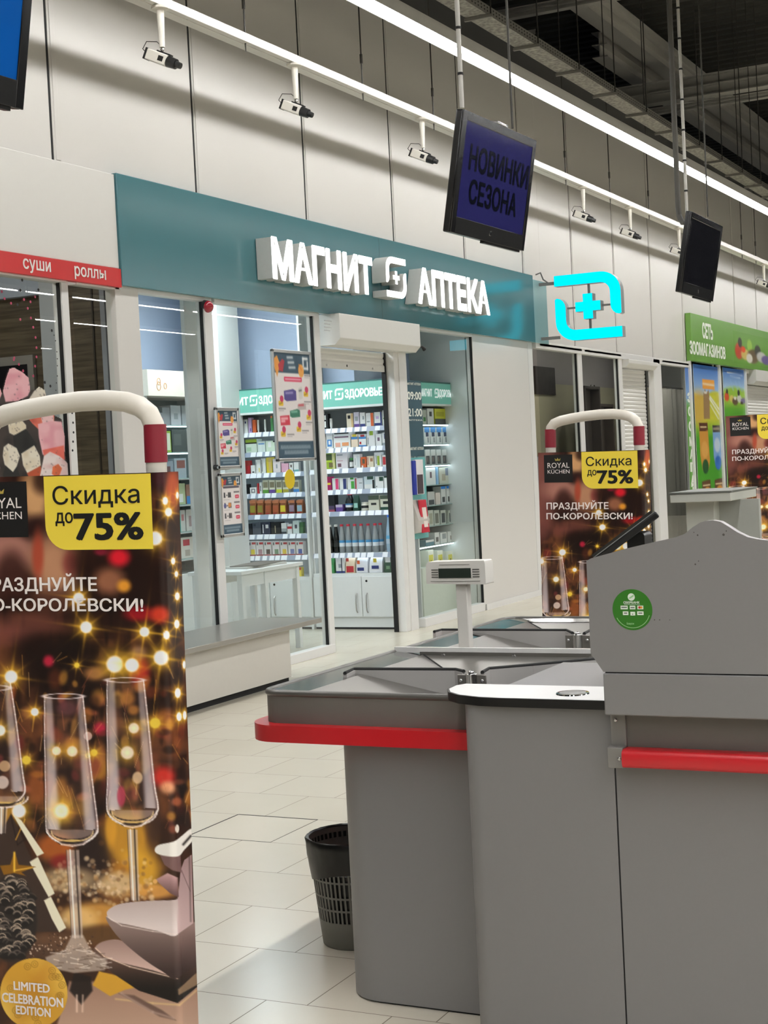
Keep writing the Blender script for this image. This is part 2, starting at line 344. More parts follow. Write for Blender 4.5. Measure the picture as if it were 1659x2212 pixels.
# ------------------------------------------------------------------ shop front: frames, panes, white panels
def post(n, xa, xb, z0=0.0, z1=2.74):
    x0, x1 = onY(xa, 1000, YW-0.03).x, onY(xb, 1000, YW-0.03).x
    b = MB(); b.box(x0, x1, YW-0.03, YW+0.04, z0, z1, m_frame); b.box(x0-0.005, x0-0.0002, YW-0.018, YW+0.008, z0, z1, m_gasket)
    return struct(b.build('trim_%d' % n, smooth=0))
nt_ = 3
def P(x0, x1, **k):
    global nt_; post(nt_, x0, x1, **k); nt_ += 1
def window(n, x0, x1, z0=0.0, z1=2.74, sill=0.07, mat=None):
    b = MB(); b.box(x0, x1, YW-0.045, YW+0.045, z0, z0+sill, m_frame); b.box(x0, x1, YW-0.04, YW+0.04, z1-0.03, z1, m_frame)
    fr = struct(b.build('window_%d' % n, origin=((x0+x1)/2, YW, z0), smooth=0, bevel=0.003))
    g = MB(); g.quad((x0, YW, z0+sill), (x1, YW, z0+sill), (x1, YW, z1-0.03), (x0, YW, z1-0.03), mat or m_glass); g.build('pane', fr, smooth=0)
    return fr
def xw(px, py, Y=YW): return onY(px, py, Y).x
def panel(x0, x1, z0, z1, mat=m_panel, y0=YW-0.04, y1=YW+0.04):
    global nt_; b = MB(); b.box(x0, x1, y0, y1, z0, z1, mat); struct(b.build('trim_%d' % nt_, smooth=0, bevel=0.004)); nt_ += 1
window(1, 5.0, 7.60); P(154, 168); window(2, 7.70, 8.14)
panel(onY(249, 640, YW-0.04).x, onY(299, 640, YW-0.04).x, 0, 2.74); window(3, onY(299, 640, YW-0.04).x, 9.17); P(458.5, 475); window(4, 9.27, 10.80); P(694, 705)
panel(onY(838, 1000, YW+0.075).x+0.022, 12.37, 0, 2.74, m_frame, YW-0.02, YW+0.10)       # reveal of the doorway
P(872.5, 888); panel(12.372, 12.42, 0, 2.74, m_frame, YW-0.02, YW+0.04)
window(5, 12.53, 13.94, sill=0.08); panel(13.955, onY(1151.5, 1000, YW-0.03).x-0.006, 0, 2.74, y0=YW-0.03)
b = MB(); b.box(13.945, 13.9545, YW-0.025, YW+0.0, 0, 2.74, m_gasket); struct(b.build('trim_60', smooth=0))
P(1151.5, 1161); window(6, 15.82, 17.22); P(1258, 1267); window(7, 17.32, 18.74); P(1346, 1353)
panel(20.15, 20.45, 0, 2.74, m_frame); P(1428, 1437); window(8, 20.58, 21.96)
panel(15.7, 22.0, 2.68, 2.76, m_frame)
# white blank fascia and baseboard strips
panel(2.0, 8.13, 2.842, 3.45, M((226, 224, 219), 0.35, var=0.01), YW-0.055, YW+0.02)
b = MB(); b.box(13.965, 15.70, YW-0.05, YW-0.04, 0, 0.06, m_frame); struct(b.build('baseboard_back', smooth=0))
# ------------------------------------------------------------------ printed pictures: colours painted on the vertices of a fine grid
class Paint:
    """a picture in its own (x, y) units, y down; colours sRGB 0-255"""
    def __init__(s, x, y, base): s.x = x; s.y = y; s.c = np.tile(np.array(base, float), (len(x), 1))
    def mix(s, m, col): m = np.clip(m, 0, 1)[:, None]; s.c = s.c*(1-m)+np.asarray(col, float)*m
    def add(s, m, col): s.c = s.c+np.clip(m, 0, None)[:, None]*np.asarray(col, float)
    def ell(s, cx, cy, rx, ry, col, a=1.0, soft=0.5, rot=0.0):
        dx, dy = s.x-cx, s.y-cy
        if rot: k, q = math.cos(math.radians(rot)), math.sin(math.radians(rot)); dx, dy = dx*k+dy*q, -dx*q+dy*k
        d = np.sqrt((dx/rx)**2+(dy/ry)**2); t = np.clip((1+soft/2-d)/max(soft, 1e-3), 0, 1); s.mix(a*t*t*(3-2*t), col)
    def ring(s, cx, cy, rx, ry, w, col, a=1.0):
        d = np.sqrt(((s.x-cx)/rx)**2+((s.y-cy)/ry)**2); s.mix(a*np.exp(-((d-1)*min(rx, ry)/w)**2) if w > 1.4 or ry > 8 else a*np.exp(-((d-1)*ry/w)**2), col)
    def sdf(s, pts):
        """signed distance to a closed outline, inside positive, only near its box"""
        P = np.array(pts, float); lo = P.min(0)-25; hi = P.max(0)+25
        sel = np.where((s.x > lo[0]) & (s.x < hi[0]) & (s.y > lo[1]) & (s.y < hi[1]))[0]
        x, y = s.x[sel], s.y[sel]; D = np.full(len(sel), 1e9); ins = np.zeros(len(sel), bool)
        for i in range(len(P)):
            (ax, ay), (bx, by) = P[i], P[(i+1) % len(P)]; ex, ey = bx-ax, by-ay; L = ex*ex+ey*ey+1e-9
            t = np.clip(((x-ax)*ex+(y-ay)*ey)/L, 0, 1); D = np.minimum(D, (x-ax-t*ex)**2+(y-ay-t*ey)**2)
            ins ^= ((ay > y) != (by > y)) & (x < (bx-ax)*(y-ay)/(by-ay+1e-12)+ax)
        return sel, np.where(ins, 1, -1)*np.sqrt(D)
    def poly(s, pts, col, a=1.0, soft=1.2):
        sel, d = s.sdf(pts); m = np.clip(d/soft+0.5, 0, 1)*a
        c = col(s.x[sel], s.y[sel]) if callable(col) else np.asarray(col, float); s.c[sel] = s.c[sel]*(1-m[:, None])+c*m[:, None]
    def line(s, pts, w, col, a=1.0):
        for (ax, ay), (bx, by) in zip(pts[:-1], pts[1:]):
            ex, ey = bx-ax, by-ay; L = ex*ex+ey*ey+1e-9
            sel = np.where((s.x > min(ax, bx)-4*w) & (s.x < max(ax, bx)+4*w) & (s.y > min(ay, by)-4*w) & (s.y < max(ay, by)+4*w))[0]
            x, y = s.x[sel], s.y[sel]; t = np.clip(((x-ax)*ex+(y-ay)*ey)/L, 0, 1); d2 = (x-ax-t*ex)**2+(y-ay-t*ey)**2
            m = np.exp(-d2/(w*w))*a; s.c[sel] = s.c[sel]*(1-m[:, None])+np.asarray(col, float)*m[:, None]
    def star(s, cx, cy, r, L, core=(250, 232, 222), glow=(240, 190, 60), n=8, a=1.0, rot=8.0, sx=1.0):
        """a spot of light in the picture with thin rays"""
        sel = np.where((np.abs(s.x-cx) < L*2.2*sx) & (np.abs(s.y-cy) < L*2.2))[0]
        dx, dy = (s.x[sel]-cx)/sx, s.y[sel]-cy; d = np.sqrt(dx*dx+dy*dy); c = s.c[sel]
        g = np.exp(-(d/(r*1.45))**2)*0.85*a; c = c*(1-g[:, None])+np.array(glow)*g[:, None]
        for k in range(n):
            th = math.radians(rot+360*k/n); ll = L*(1.0 if k % 2 == 0 else 0.6); along = dx*math.cos(th)+dy*math.sin(th); per = -dx*math.sin(th)+dy*math.cos(th)
            m = np.where(along > 0, np.exp(-(per/(0.17*r+0.7))**2)*np.exp(-along/(0.42*ll)), 0)*0.9*a; c = c*(1-m[:, None])+np.array(glow, float)*m[:, None]
        t = np.clip((r*1.08-d)/(0.3*r), 0, 1)*a; c = c*(1-t[:, None])+np.array(core)*t[:, None]; s.c[sel] = c
def smooth(pts, n=6, closed=False):
    P = [np.array(q, float) for q in pts]; out = []; N = len(P)
    for i in range(N if closed else N-1):
        if closed: a, b, c, d = P[i-1], P[i], P[(i+1) % N], P[(i+2) % N]
        else: a, b, c, d = P[max(i-1, 0)], P[i], P[i+1], P[min(i+2, N-1)]
        for k in range(n): t = k/n; out.append(tuple(0.5*((2*b)+(c-a)*t+(2*a-5*b+4*c-d)*t*t+(3*b-a-3*c+d)*t**3)))
    return out if closed else out+[tuple(P[-1])]
def vnoise(x, y, sc, seed):
    g = np.random.default_rng(seed).random((96, 96)); u, v = x/sc, y/sc; i, j = np.floor(u).astype(int), np.floor(v).astype(int); fu, fv = u-i, v-j
    fu, fv = fu*fu*(3-2*fu), fv*fv*(3-2*fv); G = lambda a, b: g[a % 96, b % 96]
    return (G(i, j)*(1-fu)+G(i+1, j)*fu)*(1-fv)+(G(i, j+1)*(1-fu)+G(i+1, j+1)*fu)*fv
def linarr(c): c = np.clip(c, 0, 255)/255; return np.where(c <= 0.04045, c/12.92, ((c+0.055)/1.055)**2.4)
def print_grid(name, P, nx, ny, cols, mat, parent=None, keep=None, origin=None):
    """P: (ny*nx, 3) points row by row, cols sRGB; one mesh whose vertex colours are the printed picture"""
    P = np.asarray(P, float); L = np.array(origin if origin is not None else (parent['_o'] if parent is not None else P.mean(0)))
    idx = np.arange(nx*ny).reshape(ny, nx); q = np.stack([idx[:-1, :-1], idx[:-1, 1:], idx[1:, 1:], idx[1:, :-1]], -1).reshape(-1, 4)
    if keep is not None: q = q[keep[q].all(1)]
    me = bpy.data.meshes.new(name); me.vertices.add(len(P)); me.vertices.foreach_set('co', (P-L).ravel())
    me.loops.add(q.size); me.loops.foreach_set('vertex_index', q.ravel().astype(np.int32)); me.polygons.add(len(q)); me.polygons.foreach_set('loop_start', np.arange(0, q.size, 4, dtype=np.int32))
    me.update(calc_edges=True)
    at = me.color_attributes.new('print', 'FLOAT_COLOR', 'POINT'); at.data.foreach_set('color', np.concatenate([linarr(cols), np.ones((len(P), 1))], 1).astype(np.float32).ravel())
    me.materials.append(mat); o = bpy.data.objects.new(name, me); COL.objects.link(o); o['_o'] = [float(q_) for q_ in L]
    if parent is not None: o.parent = parent; o.location = [float(L[i])-float(parent['_o'][i]) for i in range(3)]
    else: o.location = [float(q_) for q_ in L]
    return o
def sheet(o, right, up, w, h, nx, ny):
    """grid points of a flat sheet from its upper left corner, with picture coordinates 0..1"""
    o, right, up = np.array(o), np.array(right), np.array(up); u, v = np.meshgrid(np.linspace(0, 1, nx), np.linspace(0, 1, ny)); u, v = u.ravel(), v.ravel()
    return o+u[:, None]*w*right-v[:, None]*h*up, u, v
m_print = vcol('printed_picture')

# ------------------------------------------------------------------ emblem used on the signs: two bent bars round a cross
def emblem_bars(mirror):
    a = [(0, 1), (0.70, 1)]+arc(0.70, 0.70, 0.30, 90, 0, 8)[1:]+[(1, 0.36), (0.965, 0.345), (0.915, 0.36), (0.875, 0.395), (0.85, 0.44), (0.84, 0.49), (0.84, 0.70)]+arc(0.70, 0.70, 0.14, 0, 90, 5)[1:]+[(0, 0.84)]
    b = [(1-u, 1-v) for u, v in a]
    if mirror: a, b = [(1-u, v) for u, v in a][::-1], [(1-u, v) for u, v in b][::-1]
    return a, b
def plus(c, r, t): return [(c-t, c-r), (c+t, c-r), (c+t, c-t), (c+r, c-t), (c+r, c+t), (c+t, c+t), (c+t, c+r), (c-t, c+r), (c-t, c+t), (c-r, c+t), (c-r, c-t), (c-t, c-t)]
HEART = [(0.5, 0.36), (0.62, 0.48), (0.635, 0.56), (0.60, 0.61), (0.55, 0.61), (0.5, 0.565), (0.45, 0.61), (0.40, 0.61), (0.365, 0.56), (0.38, 0.48)]
def solid_poly(b, poly, o, right, up, w, h, d0, d1, front, side):
    o, right, up = Vector(o), Vector(right), Vector(up); n = right.cross(up)
    b.prism(poly, lambda u, v, t: o+right*(u*w)+up*(v*h)+n*t, d0, d1, side, None)
    A = [o+right*(u*w)+up*(v*h)+n*(d1+0.001) for u, v in poly]; b.add(A, [tuple(range(len(A)))], front)

# ------------------------------------------------------------------ teal pharmacy sign with glowing letters
m_teal = M((68, 116, 124), 0.16, var=0.03, scale=2, spec=0.6); m_teal_e = M((140, 176, 180), 0.12, var=0.04, scale=2, spec=0.6)
YS = 5.87; YF = 5.73
root = empty('shop_sign', (12.1, YS, 2.74), 'long teal pharmacy sign with white glowing letters above the doorway', 'sign')
b = MB(); b.box(8.135, 15.62, YS, YW-0.005, 2.735, 3.46, m_teal); b.build('board', root, bevel=0.004)
b = MB(); b.box(15.62, 16.06, YS+0.01, YW-0.005, 2.735, 3.42, m_teal_e); b.build('end_panel', root, bevel=0.004)
b = MB(); b.box(11.9, 11.904, YS-0.001, YS, 2.74, 3.455, M((40, 84, 90), 0.4)); b.build('joint', root)
m_lfront = M((250, 250, 250), 0.4, var=0.0, emit=1.6); m_lside = M((196, 196, 192), 0.5)
def sign_word(txt, pl, pr, ptop, name):
    o = onY(pl[0], pl[1], YF); w = onY(pr[0], pr[1], YF).x-o.x; h = onY(ptop[0], ptop[1], YF).z-o.z
    b = MB(); vs, fs, bw, bh = glyphs(txt, 0.03, True, 1.0); sx, sy = w/bw, h/0.73
    P = [(o.x+x*sx, YS-0.006-z*(YS-0.006-YF), o.z+y*sy) for x, y, z in vs]; b.add(P, fs, m_lside)
    v2, f2, _, _ = glyphs(txt, 0.03, False, 1.0)
    for kk, (ox, oy) in enumerate([(0, 0), (0.018, 0), (-0.018, 0), (0, 0.018), (0, -0.018), (0.013, 0.013), (-0.013, 0.013), (0.013, -0.013), (-0.013, -0.013)]): b.add([(o.x+(x+ox)*sx, YF-0.0015-0.00015*kk, o.z+(y+oy)*sy) for x, y, z in v2], f2, m_lfront)
    b.build(name, root, smooth=30)
sign_word('МАГНИТ', (590, 597), (806, 632), (587, 515), 'lettering')
sign_word('АПТЕКА', (904, 651), (1058, 676), (917, 583), 'lettering')
lo = onY(836, 640, YF); l2 = onY(880, 656, YF); lt = onY(835, 552, YF)
b = MB(); w_, h_ = l2.x-lo.x, lt.z-lo.z
for pl in emblem_bars(True): solid_poly(b, pl, (lo.x, YS-0.006, lo.z), XR, ZUP, w_, h_, 0, YS-0.006-YF, m_lfront, m_lside)
solid_poly(b, plus(0.5, 0.16, 0.055), (lo.x, YS-0.006, lo.z), XR, ZUP, w_, h_, 0, YS-0.006-YF, m_lfront, m_lside); b.build('emblem', root, smooth=30)

# cyan cross sign standing out from the wall
m_cyan = M((0, 190, 235), 0.4, var=0.0, emit=1.0); m_cyan = lampmat('cyan_light', lin((0, 224, 255)), 1.25); m_cside = M((150, 158, 160), 0.5)
XC = 15.75; a = onX(1199, 735, XC); c_ = onX(1341, 588, XC); root = empty('cross_sign', (XC, (a.y+c_.y)/2, a.z), 'glowing cyan pharmacy cross sign on brackets at the teal sign end', 'sign')
ya = onX(1199, 660, XC).y; yb_ = onX(1342, 660, XC).y; za = onX(1270, 733, XC).z; zb = onX(1270, 589, XC).z; W_, H_ = ya-yb_, zb-za
e1, e2 = emblem_bars(False)
for pl, nm in ((e1, 'upper_bar'), (e2, 'lower_bar'), (plus(0.5, 0.19, 0.072), 'cross')):
    b = MB(); solid_poly(b, pl, (XC+0.11, ya, za), YL, ZUP, W_, H_, 0, 0.11, m_cyan, m_cside); b.build(nm, root, smooth=30)
b = MB(); m_brk = M((112, 112, 110), 0.5)
ym, zm = (ya+yb_)/2, (za+zb)/2
b.box(XC+0.05, XC+0.07, ym-0.012, ym+0.012, za+0.05, zb-0.05, m_brk); b.box(XC+0.05, XC+0.07, yb_+0.05, ya-0.05, zm-0.01, zm+0.01, m_brk); b.build('spokes', root)
for z in (zb-0.07, za+0.05):
    b = MB(); b.box(XC+0.04, XC+0.07, ya-0.02, YS-0.002, z-0.016, z+0.016, m_brk); b.build('bracket', root)
b = MB(); b.tube([(XC-0.05, YS-0.005, zb+0.03), (XC-0.02, YS-0.05, zb+0.05), (XC+0.03, YS-0.06, zb-0.02), (XC+0.055, YS-0.12, zb-0.07)], 0.008, M((90, 90, 88), 0.5), 8); b.build('cable', root)

# red strip with white words on the left shop
root = empty('shop_sign', (7.0, YW-0.06, 2.72), 'red strip sign with white words over the sushi shop window', 'sign')
zr0, zr1 = 2.722, 2.842
b = MB(); b.box(3.5, 8.135, YW-0.065, YW-0.02, zr0, zr1, M((196, 44, 46), 0.4, var=0.02)); b.build('board', root, bevel=0.002)
for s_, pl, pr, h in (('суши', (51, 588), (110, 592), 0.058), ('роллы', (162, 601), (229, 606), 0.058)):
    o = onY(*pl, YW-0.066); q = onY(*pr, YW-0.066); b = MB()
    b.text(s_, (o.x, YW-0.0665, zr0+0.036), XR, ZUP, h=h*1.32, w=q.x-o.x, mat=M((238, 232, 228), 0.5), bold=0.02); b.build('lettering', root, smooth=0)

# green pet shop sign
m_green = M((112, 160, 74), 0.3, var=0.03, scale=2)
gx0 = 21.96; gz0, gz1 = 2.78, 3.475
root = empty('shop_sign', (26, YW-0.08, gz0), 'green pet shop sign with white letters at the far right', 'sign')
b = MB(); b.box(gx0, 32, YW-0.09, YW-0.01, gz0, gz1, m_green); b.build('board', root, bevel=0.004)
def plane_text(root, s_, p0, p1, ptop, Y, mat, bold=0.04, name='lettering'):
    o = onY(*p0, Y); q = onY(*p1, Y); t = onY(*ptop, Y); b = MB()
    b.text(s_, (o.x, Y, (o.z+q.z)/2), XR, ZUP, h=t.z-o.z, w=q.x-o.x, mat=mat, bold=bold); return b.build(name, root, smooth=0)
m_wtxt = M((236, 240, 230), 0.5)
plane_text(root, 'СЕТЬ', (1518, 729), (1540, 733), (1517, 698), YW-0.0915, m_wtxt, 0.05)
plane_text(root, 'ЗООМАГАЗИНОВ', (1491, 764), (1567, 774), (1491, 738), YW-0.0915, m_wtxt, 0.05)
P_, u, v = sheet((onY(1583, 715, YW-0.091).x, YW-0.0918, 3.36), XR, ZUP, 2.7, 0.52, 80, 40)
pa = Paint(u*60, v*40, (112, 160, 74))
for cx, cy, rx, ry, col in [(8, 24, 6, 10, (196, 70, 50)), (10, 13, 3, 6, (60, 60, 56)), (18, 27, 7, 7, (214, 190, 110)), (25, 15, 4, 8, (160, 200, 90)), (30, 28, 9, 9, (110, 90, 70)), (38, 20, 5, 8, (70, 70, 66)), (44, 27, 8, 7, (200, 200, 196)), (52, 30, 8, 6, (110, 96, 150)), (24, 31, 5, 6, (230, 226, 214)), (15, 21, 3, 4, (230, 90, 60))]: pa.ell(cx, cy, rx, ry, col, 0.95, 0.5)
print_grid('picture', P_, 80, 40, pa.c, m_print, root)
# ------------------------------------------------------------------ white rail with security cameras
YR = 5.40; zr = onY(945, 262, YR).z
root = empty('camera_rail', (14, YR, zr), 'long white rail hung along the wall carrying the security cameras', 'rail')
m_rail = M((226, 224, 218), 0.4, var=0.02)
b = MB(); b.box(3, 33, YR-0.022, YR+0.022, zr-0.03, zr+0.03, m_rail); b.build('rail', root, bevel=0.003)
b = MB(); b.box(3, 33, YR+0.022, YR+0.095, zr-0.034, zr-0.03, m_rail); b.build('flange', root)
m_rod = M((70, 68, 64), 0.5, 0.4)
for px, py in [(531, 110), (784, 205), (936, 245), (1222, 385), (1318, 425), (1402, 465), (1603, 550), (1633, 565)]:
    x = onY(px, py, YR).x; b = MB(); b.cyl((x, YR, zr+0.03), (x, YR, 8.6), 0.006, 0.006, m_rod, 6); b.cyl((x, YR, zr+0.20), (x, YR, zr+0.27), 0.012, 0.012, m_rod, 8)
    b.cyl((x, YR, zr-0.034), (x, YR, zr-0.09), 0.007, 0.004, m_rod, 6); b.build('hanger_rod', root)
m_cam = M((226, 222, 212), 0.4, var=0.02); m_lens = M((22, 22, 22), 0.3)
def camera_thing(x, label):
    z0 = zr-0.034; r = empty('security_camera', (x, YR, z0), label, 'camera', 'white box cameras on the rail')
    b = MB(); b.lathe((x, YR, z0-0.022), [(0.03, 0), (0.055, 0.008), (0.058, 0.022)], m_cam, 20); b.build('mount_plate', r)
    b = MB(); b.cyl((x, YR, z0-0.02), (x, YR, z0-0.25), 0.024, 0.017, m_cam, 14); b.lathe((x, YR, z0-0.275), [(0.008, 0), (0.013, 0.012), (0.008, 0.026)], m_chrome, 10); b.build('stem', r)
    d = Vector((0.10, -0.90, -0.42)).normalized(); s = d.cross(ZUP).normalized(); u = s.cross(d); c = Vector((x, YR, z0-0.325))
    b = MB(); b.obox(c-d*0.035, d*0.075, s*0.033, u*0.034, m_cam); b.build('body', r, bevel=0.006)
    b = MB(); b.obox(c-d*0.115, d*0.006, s*0.035, u*0.036, m_lens); b.obox(c+u*0.04+d*0.0, d*0.05, s*0.02, u*0.004, m_lens); b.obox(c+s*0.0345-d*0.0, d*0.018, s*0.001, u*0.016, m_lens); b.obox(c-s*0.0345-d*0.0, d*0.018, s*0.001, u*0.016, m_lens); b.build('back_plate', r)
    b = MB(); b.cyl(c+d*0.04, c+d*0.10, 0.036, 0.032, m_lens, 16); b.cyl(c+d*0.10, c+d*0.135, 0.022, 0.019, m_lens, 14); b.build('lens', r)
    b = MB(); b.tube([c-d*0.115, c-d*0.16+u*0.02, c-d*0.15+u*0.07, c-d*0.08+u*0.09, c+u*0.08+Vector((0, 0.03, 0.0)), Vector((x, YR+0.02, z0-0.15))], 0.003, m_rod, 6); b.build('cable', r)
    return r
cx_ = [onY(px, py, YR).x for px, py in [(346, 22), (636, 145), (911, 262), (1259, 408), (1360, 452), (1466, 497)]]+[onY(1650, 588, YR).x]
labs = ['white box camera nearest us, left end of the rail above the blank white fascia', 'white box camera on the rail above the left end of the teal sign', 'white box camera on the rail just left of the dark blue screen',
        'white box camera on the rail just right of the dark blue screen', 'white box camera midway between the two hanging screens', 'white box camera half behind the switched-off screen', 'white box camera at the far right edge, beyond the switched-off screen']
cams = [camera_thing(cx_[0], labs[0])]
for k in range(1, 7): cams.append(dup(cams[0], (cx_[k], YR, zr-0.034), labs[k]))
x = onY(1548, 560, YR).x; root = empty('dome_camera', (x, YR, zr-0.036), 'small white dome camera under the rail right of the switched-off screen', 'camera')
b = MB(); b.lathe((x, YR, zr-0.082), [(0.05, 0), (0.062, 0.012), (0.062, 0.046)], m_cam, 20); b.build('housing', root)
b = MB(); b.lathe((x, YR-0.012, zr-0.125), [(0.006, 0), (0.03, 0.008), (0.042, 0.028), (0.044, 0.046)], m_lens, 18); b.build('dome', root)

# ------------------------------------------------------------------ cable tray under the roof
def galv(name):
    m = bpy.data.materials.new(name); m.use_nodes = True; nt = m.node_tree; b = nt.nodes['Principled BSDF']; tc = nt.nodes.new('ShaderNodeTexCoord')
    vo = nt.nodes.new('ShaderNodeTexVoronoi'); vo.inputs['Scale'].default_value = 28; cr = nt.nodes.new('ShaderNodeValToRGB'); cr.color_ramp.elements[0].color = lin((92, 90, 84))+(1,); cr.color_ramp.elements[1].color = lin((176, 172, 162))+(1,)
    nt.links.new(tc.outputs['Object'], vo.inputs['Vector']); nt.links.new(vo.outputs['Distance'], cr.inputs[0]); nt.links.new(cr.outputs[0], b.inputs['Base Color']); b.inputs['Roughness'].default_value = 0.5; b.inputs['Metallic'].default_value = 0.35; return m
m_galv = galv('galvanised_steel'); m_galv2 = M((132, 130, 124), 0.5, 0.3)
ty0 = 5.12; tz = onY(1330, 205, ty0).z
root = empty('cable_tray', (14, 5.2, tz), 'perforated grey metal cable tray under the dark roof', 'cable tray')
b = MB(); b.box(3, 33, ty0, ty0+0.2, tz, tz+0.004, m_galv); b.build('bottom', root, smooth=0)
b = MB(); b.box(3, 33, ty0-0.003, ty0, tz, tz+0.085, m_galv2); b.box(3, 33, ty0+0.2, ty0+0.203, tz, tz+0.085, m_galv2)
x = 9.0
while x < 30:
    for zz in (0.025, 0.055): b.box(x, x+0.022, ty0-0.0045, ty0-0.003, tz+zz, tz+zz+0.012, m_gasket)
    x += 0.07
b.build('side_rails', root, smooth=0)
x = 9.2
while x < 32:
    b = MB(); b.box(x, x+0.03, ty0-0.05, ty0+0.22, tz-0.03, tz-0.002, m_galv2); b.cyl((x+0.015, ty0-0.035, tz-0.03), (x+0.015, ty0-0.035, 8.6), 0.007, 0.007, m_rod, 6); b.build('hanger', root); x += 1.19
w = MB(); w.box(2, 33, 5.60, 5.94, 5.67, 5.70, m_gasket); struct(w.build('trim_90', smooth=0))

# thin suspension wires hanging from the roof
proto = None
for k, (px, py1, Y) in enumerate([(1453, 140, 6.5), (1520, 160, 6.6), (1553, 160, 6.4), (1575, 160, 6.3), (1596, 180, 6.2), (1613, 155, 6.1), (1622, 160, 6.0), (1444, 235, 7.0), (1494, 285, 7.2), (1546, 280, 7.0), (1592, 340, 7.1), (1632, 360, 7.2), (1608, 350, 6.9), (1416, 190, 8.0)]):
    p = onY(px, py1, Y+2)
    if proto is None:
        b = MB(); b.cyl((0, 0, 0), (0, 0, 3.2), 0.008, 0.008, m_rod, 6); b.cyl((0, 0, 0), (0, 0, 0.07), 0.014, 0.014, m_rod, 8); proto = o = b.build('suspension_wire')
        tag(o, 'thin dark wire hanging from the roof beams at the upper right', 'wire', 'suspension wires under the roof')
    else: o = proto.copy(); COL.objects.link(o)
    o.location = (p.x, p.y, p.z); o.scale = (1, 1, (8.6-p.z)/3.2)

# ------------------------------------------------------------------ hanging television screens
m_tvb = M((17, 17, 18), 0.18, spec=0.6); m_tvlow = M((30, 30, 30), 0.2)
def tv(X, Y, Z, th, w, h, label, screen, words=None, ports=False):
    Mx = Matrix.Translation((X, Y, Z)) @ Matrix.Rotation(th, 4, 'Z') @ Matrix.Rotation(math.radians(10.2), 4, 'X')
    root = empty('hanging_screen', (X, Y, Z), label, 'television')
    def fin(b, name, par=root, **k):
        b.v = [tuple(Mx @ Vector(p)) for p in b.v]; return b.build(name, par, **k)
    b = MB(); bl, bt, bb, br = 0.045, 0.04, 0.075, 0.035
    b.box(-w/2, w/2, 0.0, 0.036, -h/2, h/2, m_tvb); b.box(-w/2+0.2, w/2-0.2, 0.036, 0.07, -h/2+0.14, h/2-0.14, m_tvb); fin(b, 'housing', bevel=0.006)
    b = MB(); x0, x1, z0, z1 = -w/2, w/2, -h/2, h/2
    b.box(x0, x0+bl, -0.006, 0, z0, z1, m_tvb); b.box(x1-br, x1, -0.006, 0, z0, z1, m_tvb); b.box(x0+bl, x1-br, -0.006, 0, z1-bt, z1, m_tvb); bz = fin(b, 'bezel', bevel=0.002)
    b = MB(); b.box(x0+bl, x1-br, -0.007, 0.0, z0, z0+bb, m_tvlow); b.box(-0.012, 0.012, -0.0085, -0.007, z0+0.03, z0+0.05, m_chrome); b.box(-0.05, w/2-0.05, -0.004, 0.02, z0-0.012, z0, m_tvlow); fin(b, 'lower_strip', bevel=0.002)
    b = MB(); b.box(x0+bl, x1-br, -0.002, 0.0, z0+bb, z1-bt, screen); sc = fin(b, 'screen', smooth=0)
    if words:
        b = MB(); 
        for s_, zz, hh, ww, xx in words: b.text(s_, (xx*w, -0.003, zz*h), XR, ZUP, h=hh*h, w=ww*w, mat=M((10, 12, 26), 0.12, spec=0.6), bold=0.035)
        fin(b, 'lettering', sc, smooth=0)
    b = MB(); b.box(-0.06, 0.06, -0.01, 0.06, h/2, h/2+0.012, m_chrome) if words else b.box(-0.05, 0.05, 0.05, 0.13, -0.05, 0.05, m_tvb); fin(b, 'mount', bevel=0.002)
    return root, Mx
m_scr = M((36, 36, 84), 0.08, var=0.12, scale=3, spec=0.6, emit=0.10); m_scr0 = M((10, 66, 130), 0.08, var=0.25, scale=3, spec=0.6, emit=0.45); m_off = M((20, 20, 24), 0.07, spec=0.7, var=0.3, scale=6)
def pole(root, p, cable=True):
    b = MB(); b.cyl((p.x, p.y, p.z), (p.x, p.y, 8.6), 0.011 if cable else 0.006, 0.011 if cable else 0.006, M((190, 188, 182), 0.4) if cable else m_rod, 10)
    if cable:
        z = p.z+0.15
        while z < 6: b.cyl((p.x, p.y, z), (p.x, p.y, z+0.012), 0.0135, 0.0135, m_gasket, 10); z += 0.21
    b.build('pole' if cable else 'wire', root)
t1, mx = tv(6.844, 2.743, 2.811, math.radians(-1.3), 0.868, 0.55, 'hanging screen showing dark words on deep blue, above the pharmacy sign', m_scr,
            [('НОВИНКИ', 0.05, 0.20, 0.80, -0.36), ('СЕЗОНА', -0.22, 0.19, 0.64, -0.32)])
p = onY(998, 233, 2.77); pole(t1, Vector((p.x, 2.77, p.z))); p = onY(1107, 278, 2.77); pole(t1, Vector((p.x, 2.77, p.z)), False)
t2, mx = tv(10.782, 2.771, 2.847, 0.005, 0.89, 0.55, 'switched-off black hanging screen at the right, above the green sign', m_off)
p = onY(1483.8, 461, 2.8); pole(t2, Vector((p.x, 2.8, p.z))); p = onY(1529, 468, 2.8); pole(t2, Vector((p.x, 2.8, p.z)), False)
b = MB(); q = onY(1462, 380, 2.95); q2 = onY(1466, 465, 2.95); q3 = onY(1480, 480, 2.9); b.tube([(q.x, 2.95, 6.5), (q.x, 2.95, q2.z+0.06), (q2.x+0.01, 2.95, q2.z), (q3.x, 2.92, q3.z), (q3.x+0.08, 2.88, q3.z)], 0.02, M((80, 78, 74), 0.6), 8); b.build('conduit', t2)
t0, mx = tv(2.99, 2.74, 2.81, math.radians(-1.0), 0.87, 0.55, 'hanging screen with a bright blue picture, cut off at the upper left', m_scr0)
pole(t0, Vector((2.55, 2.77, 3.08)))
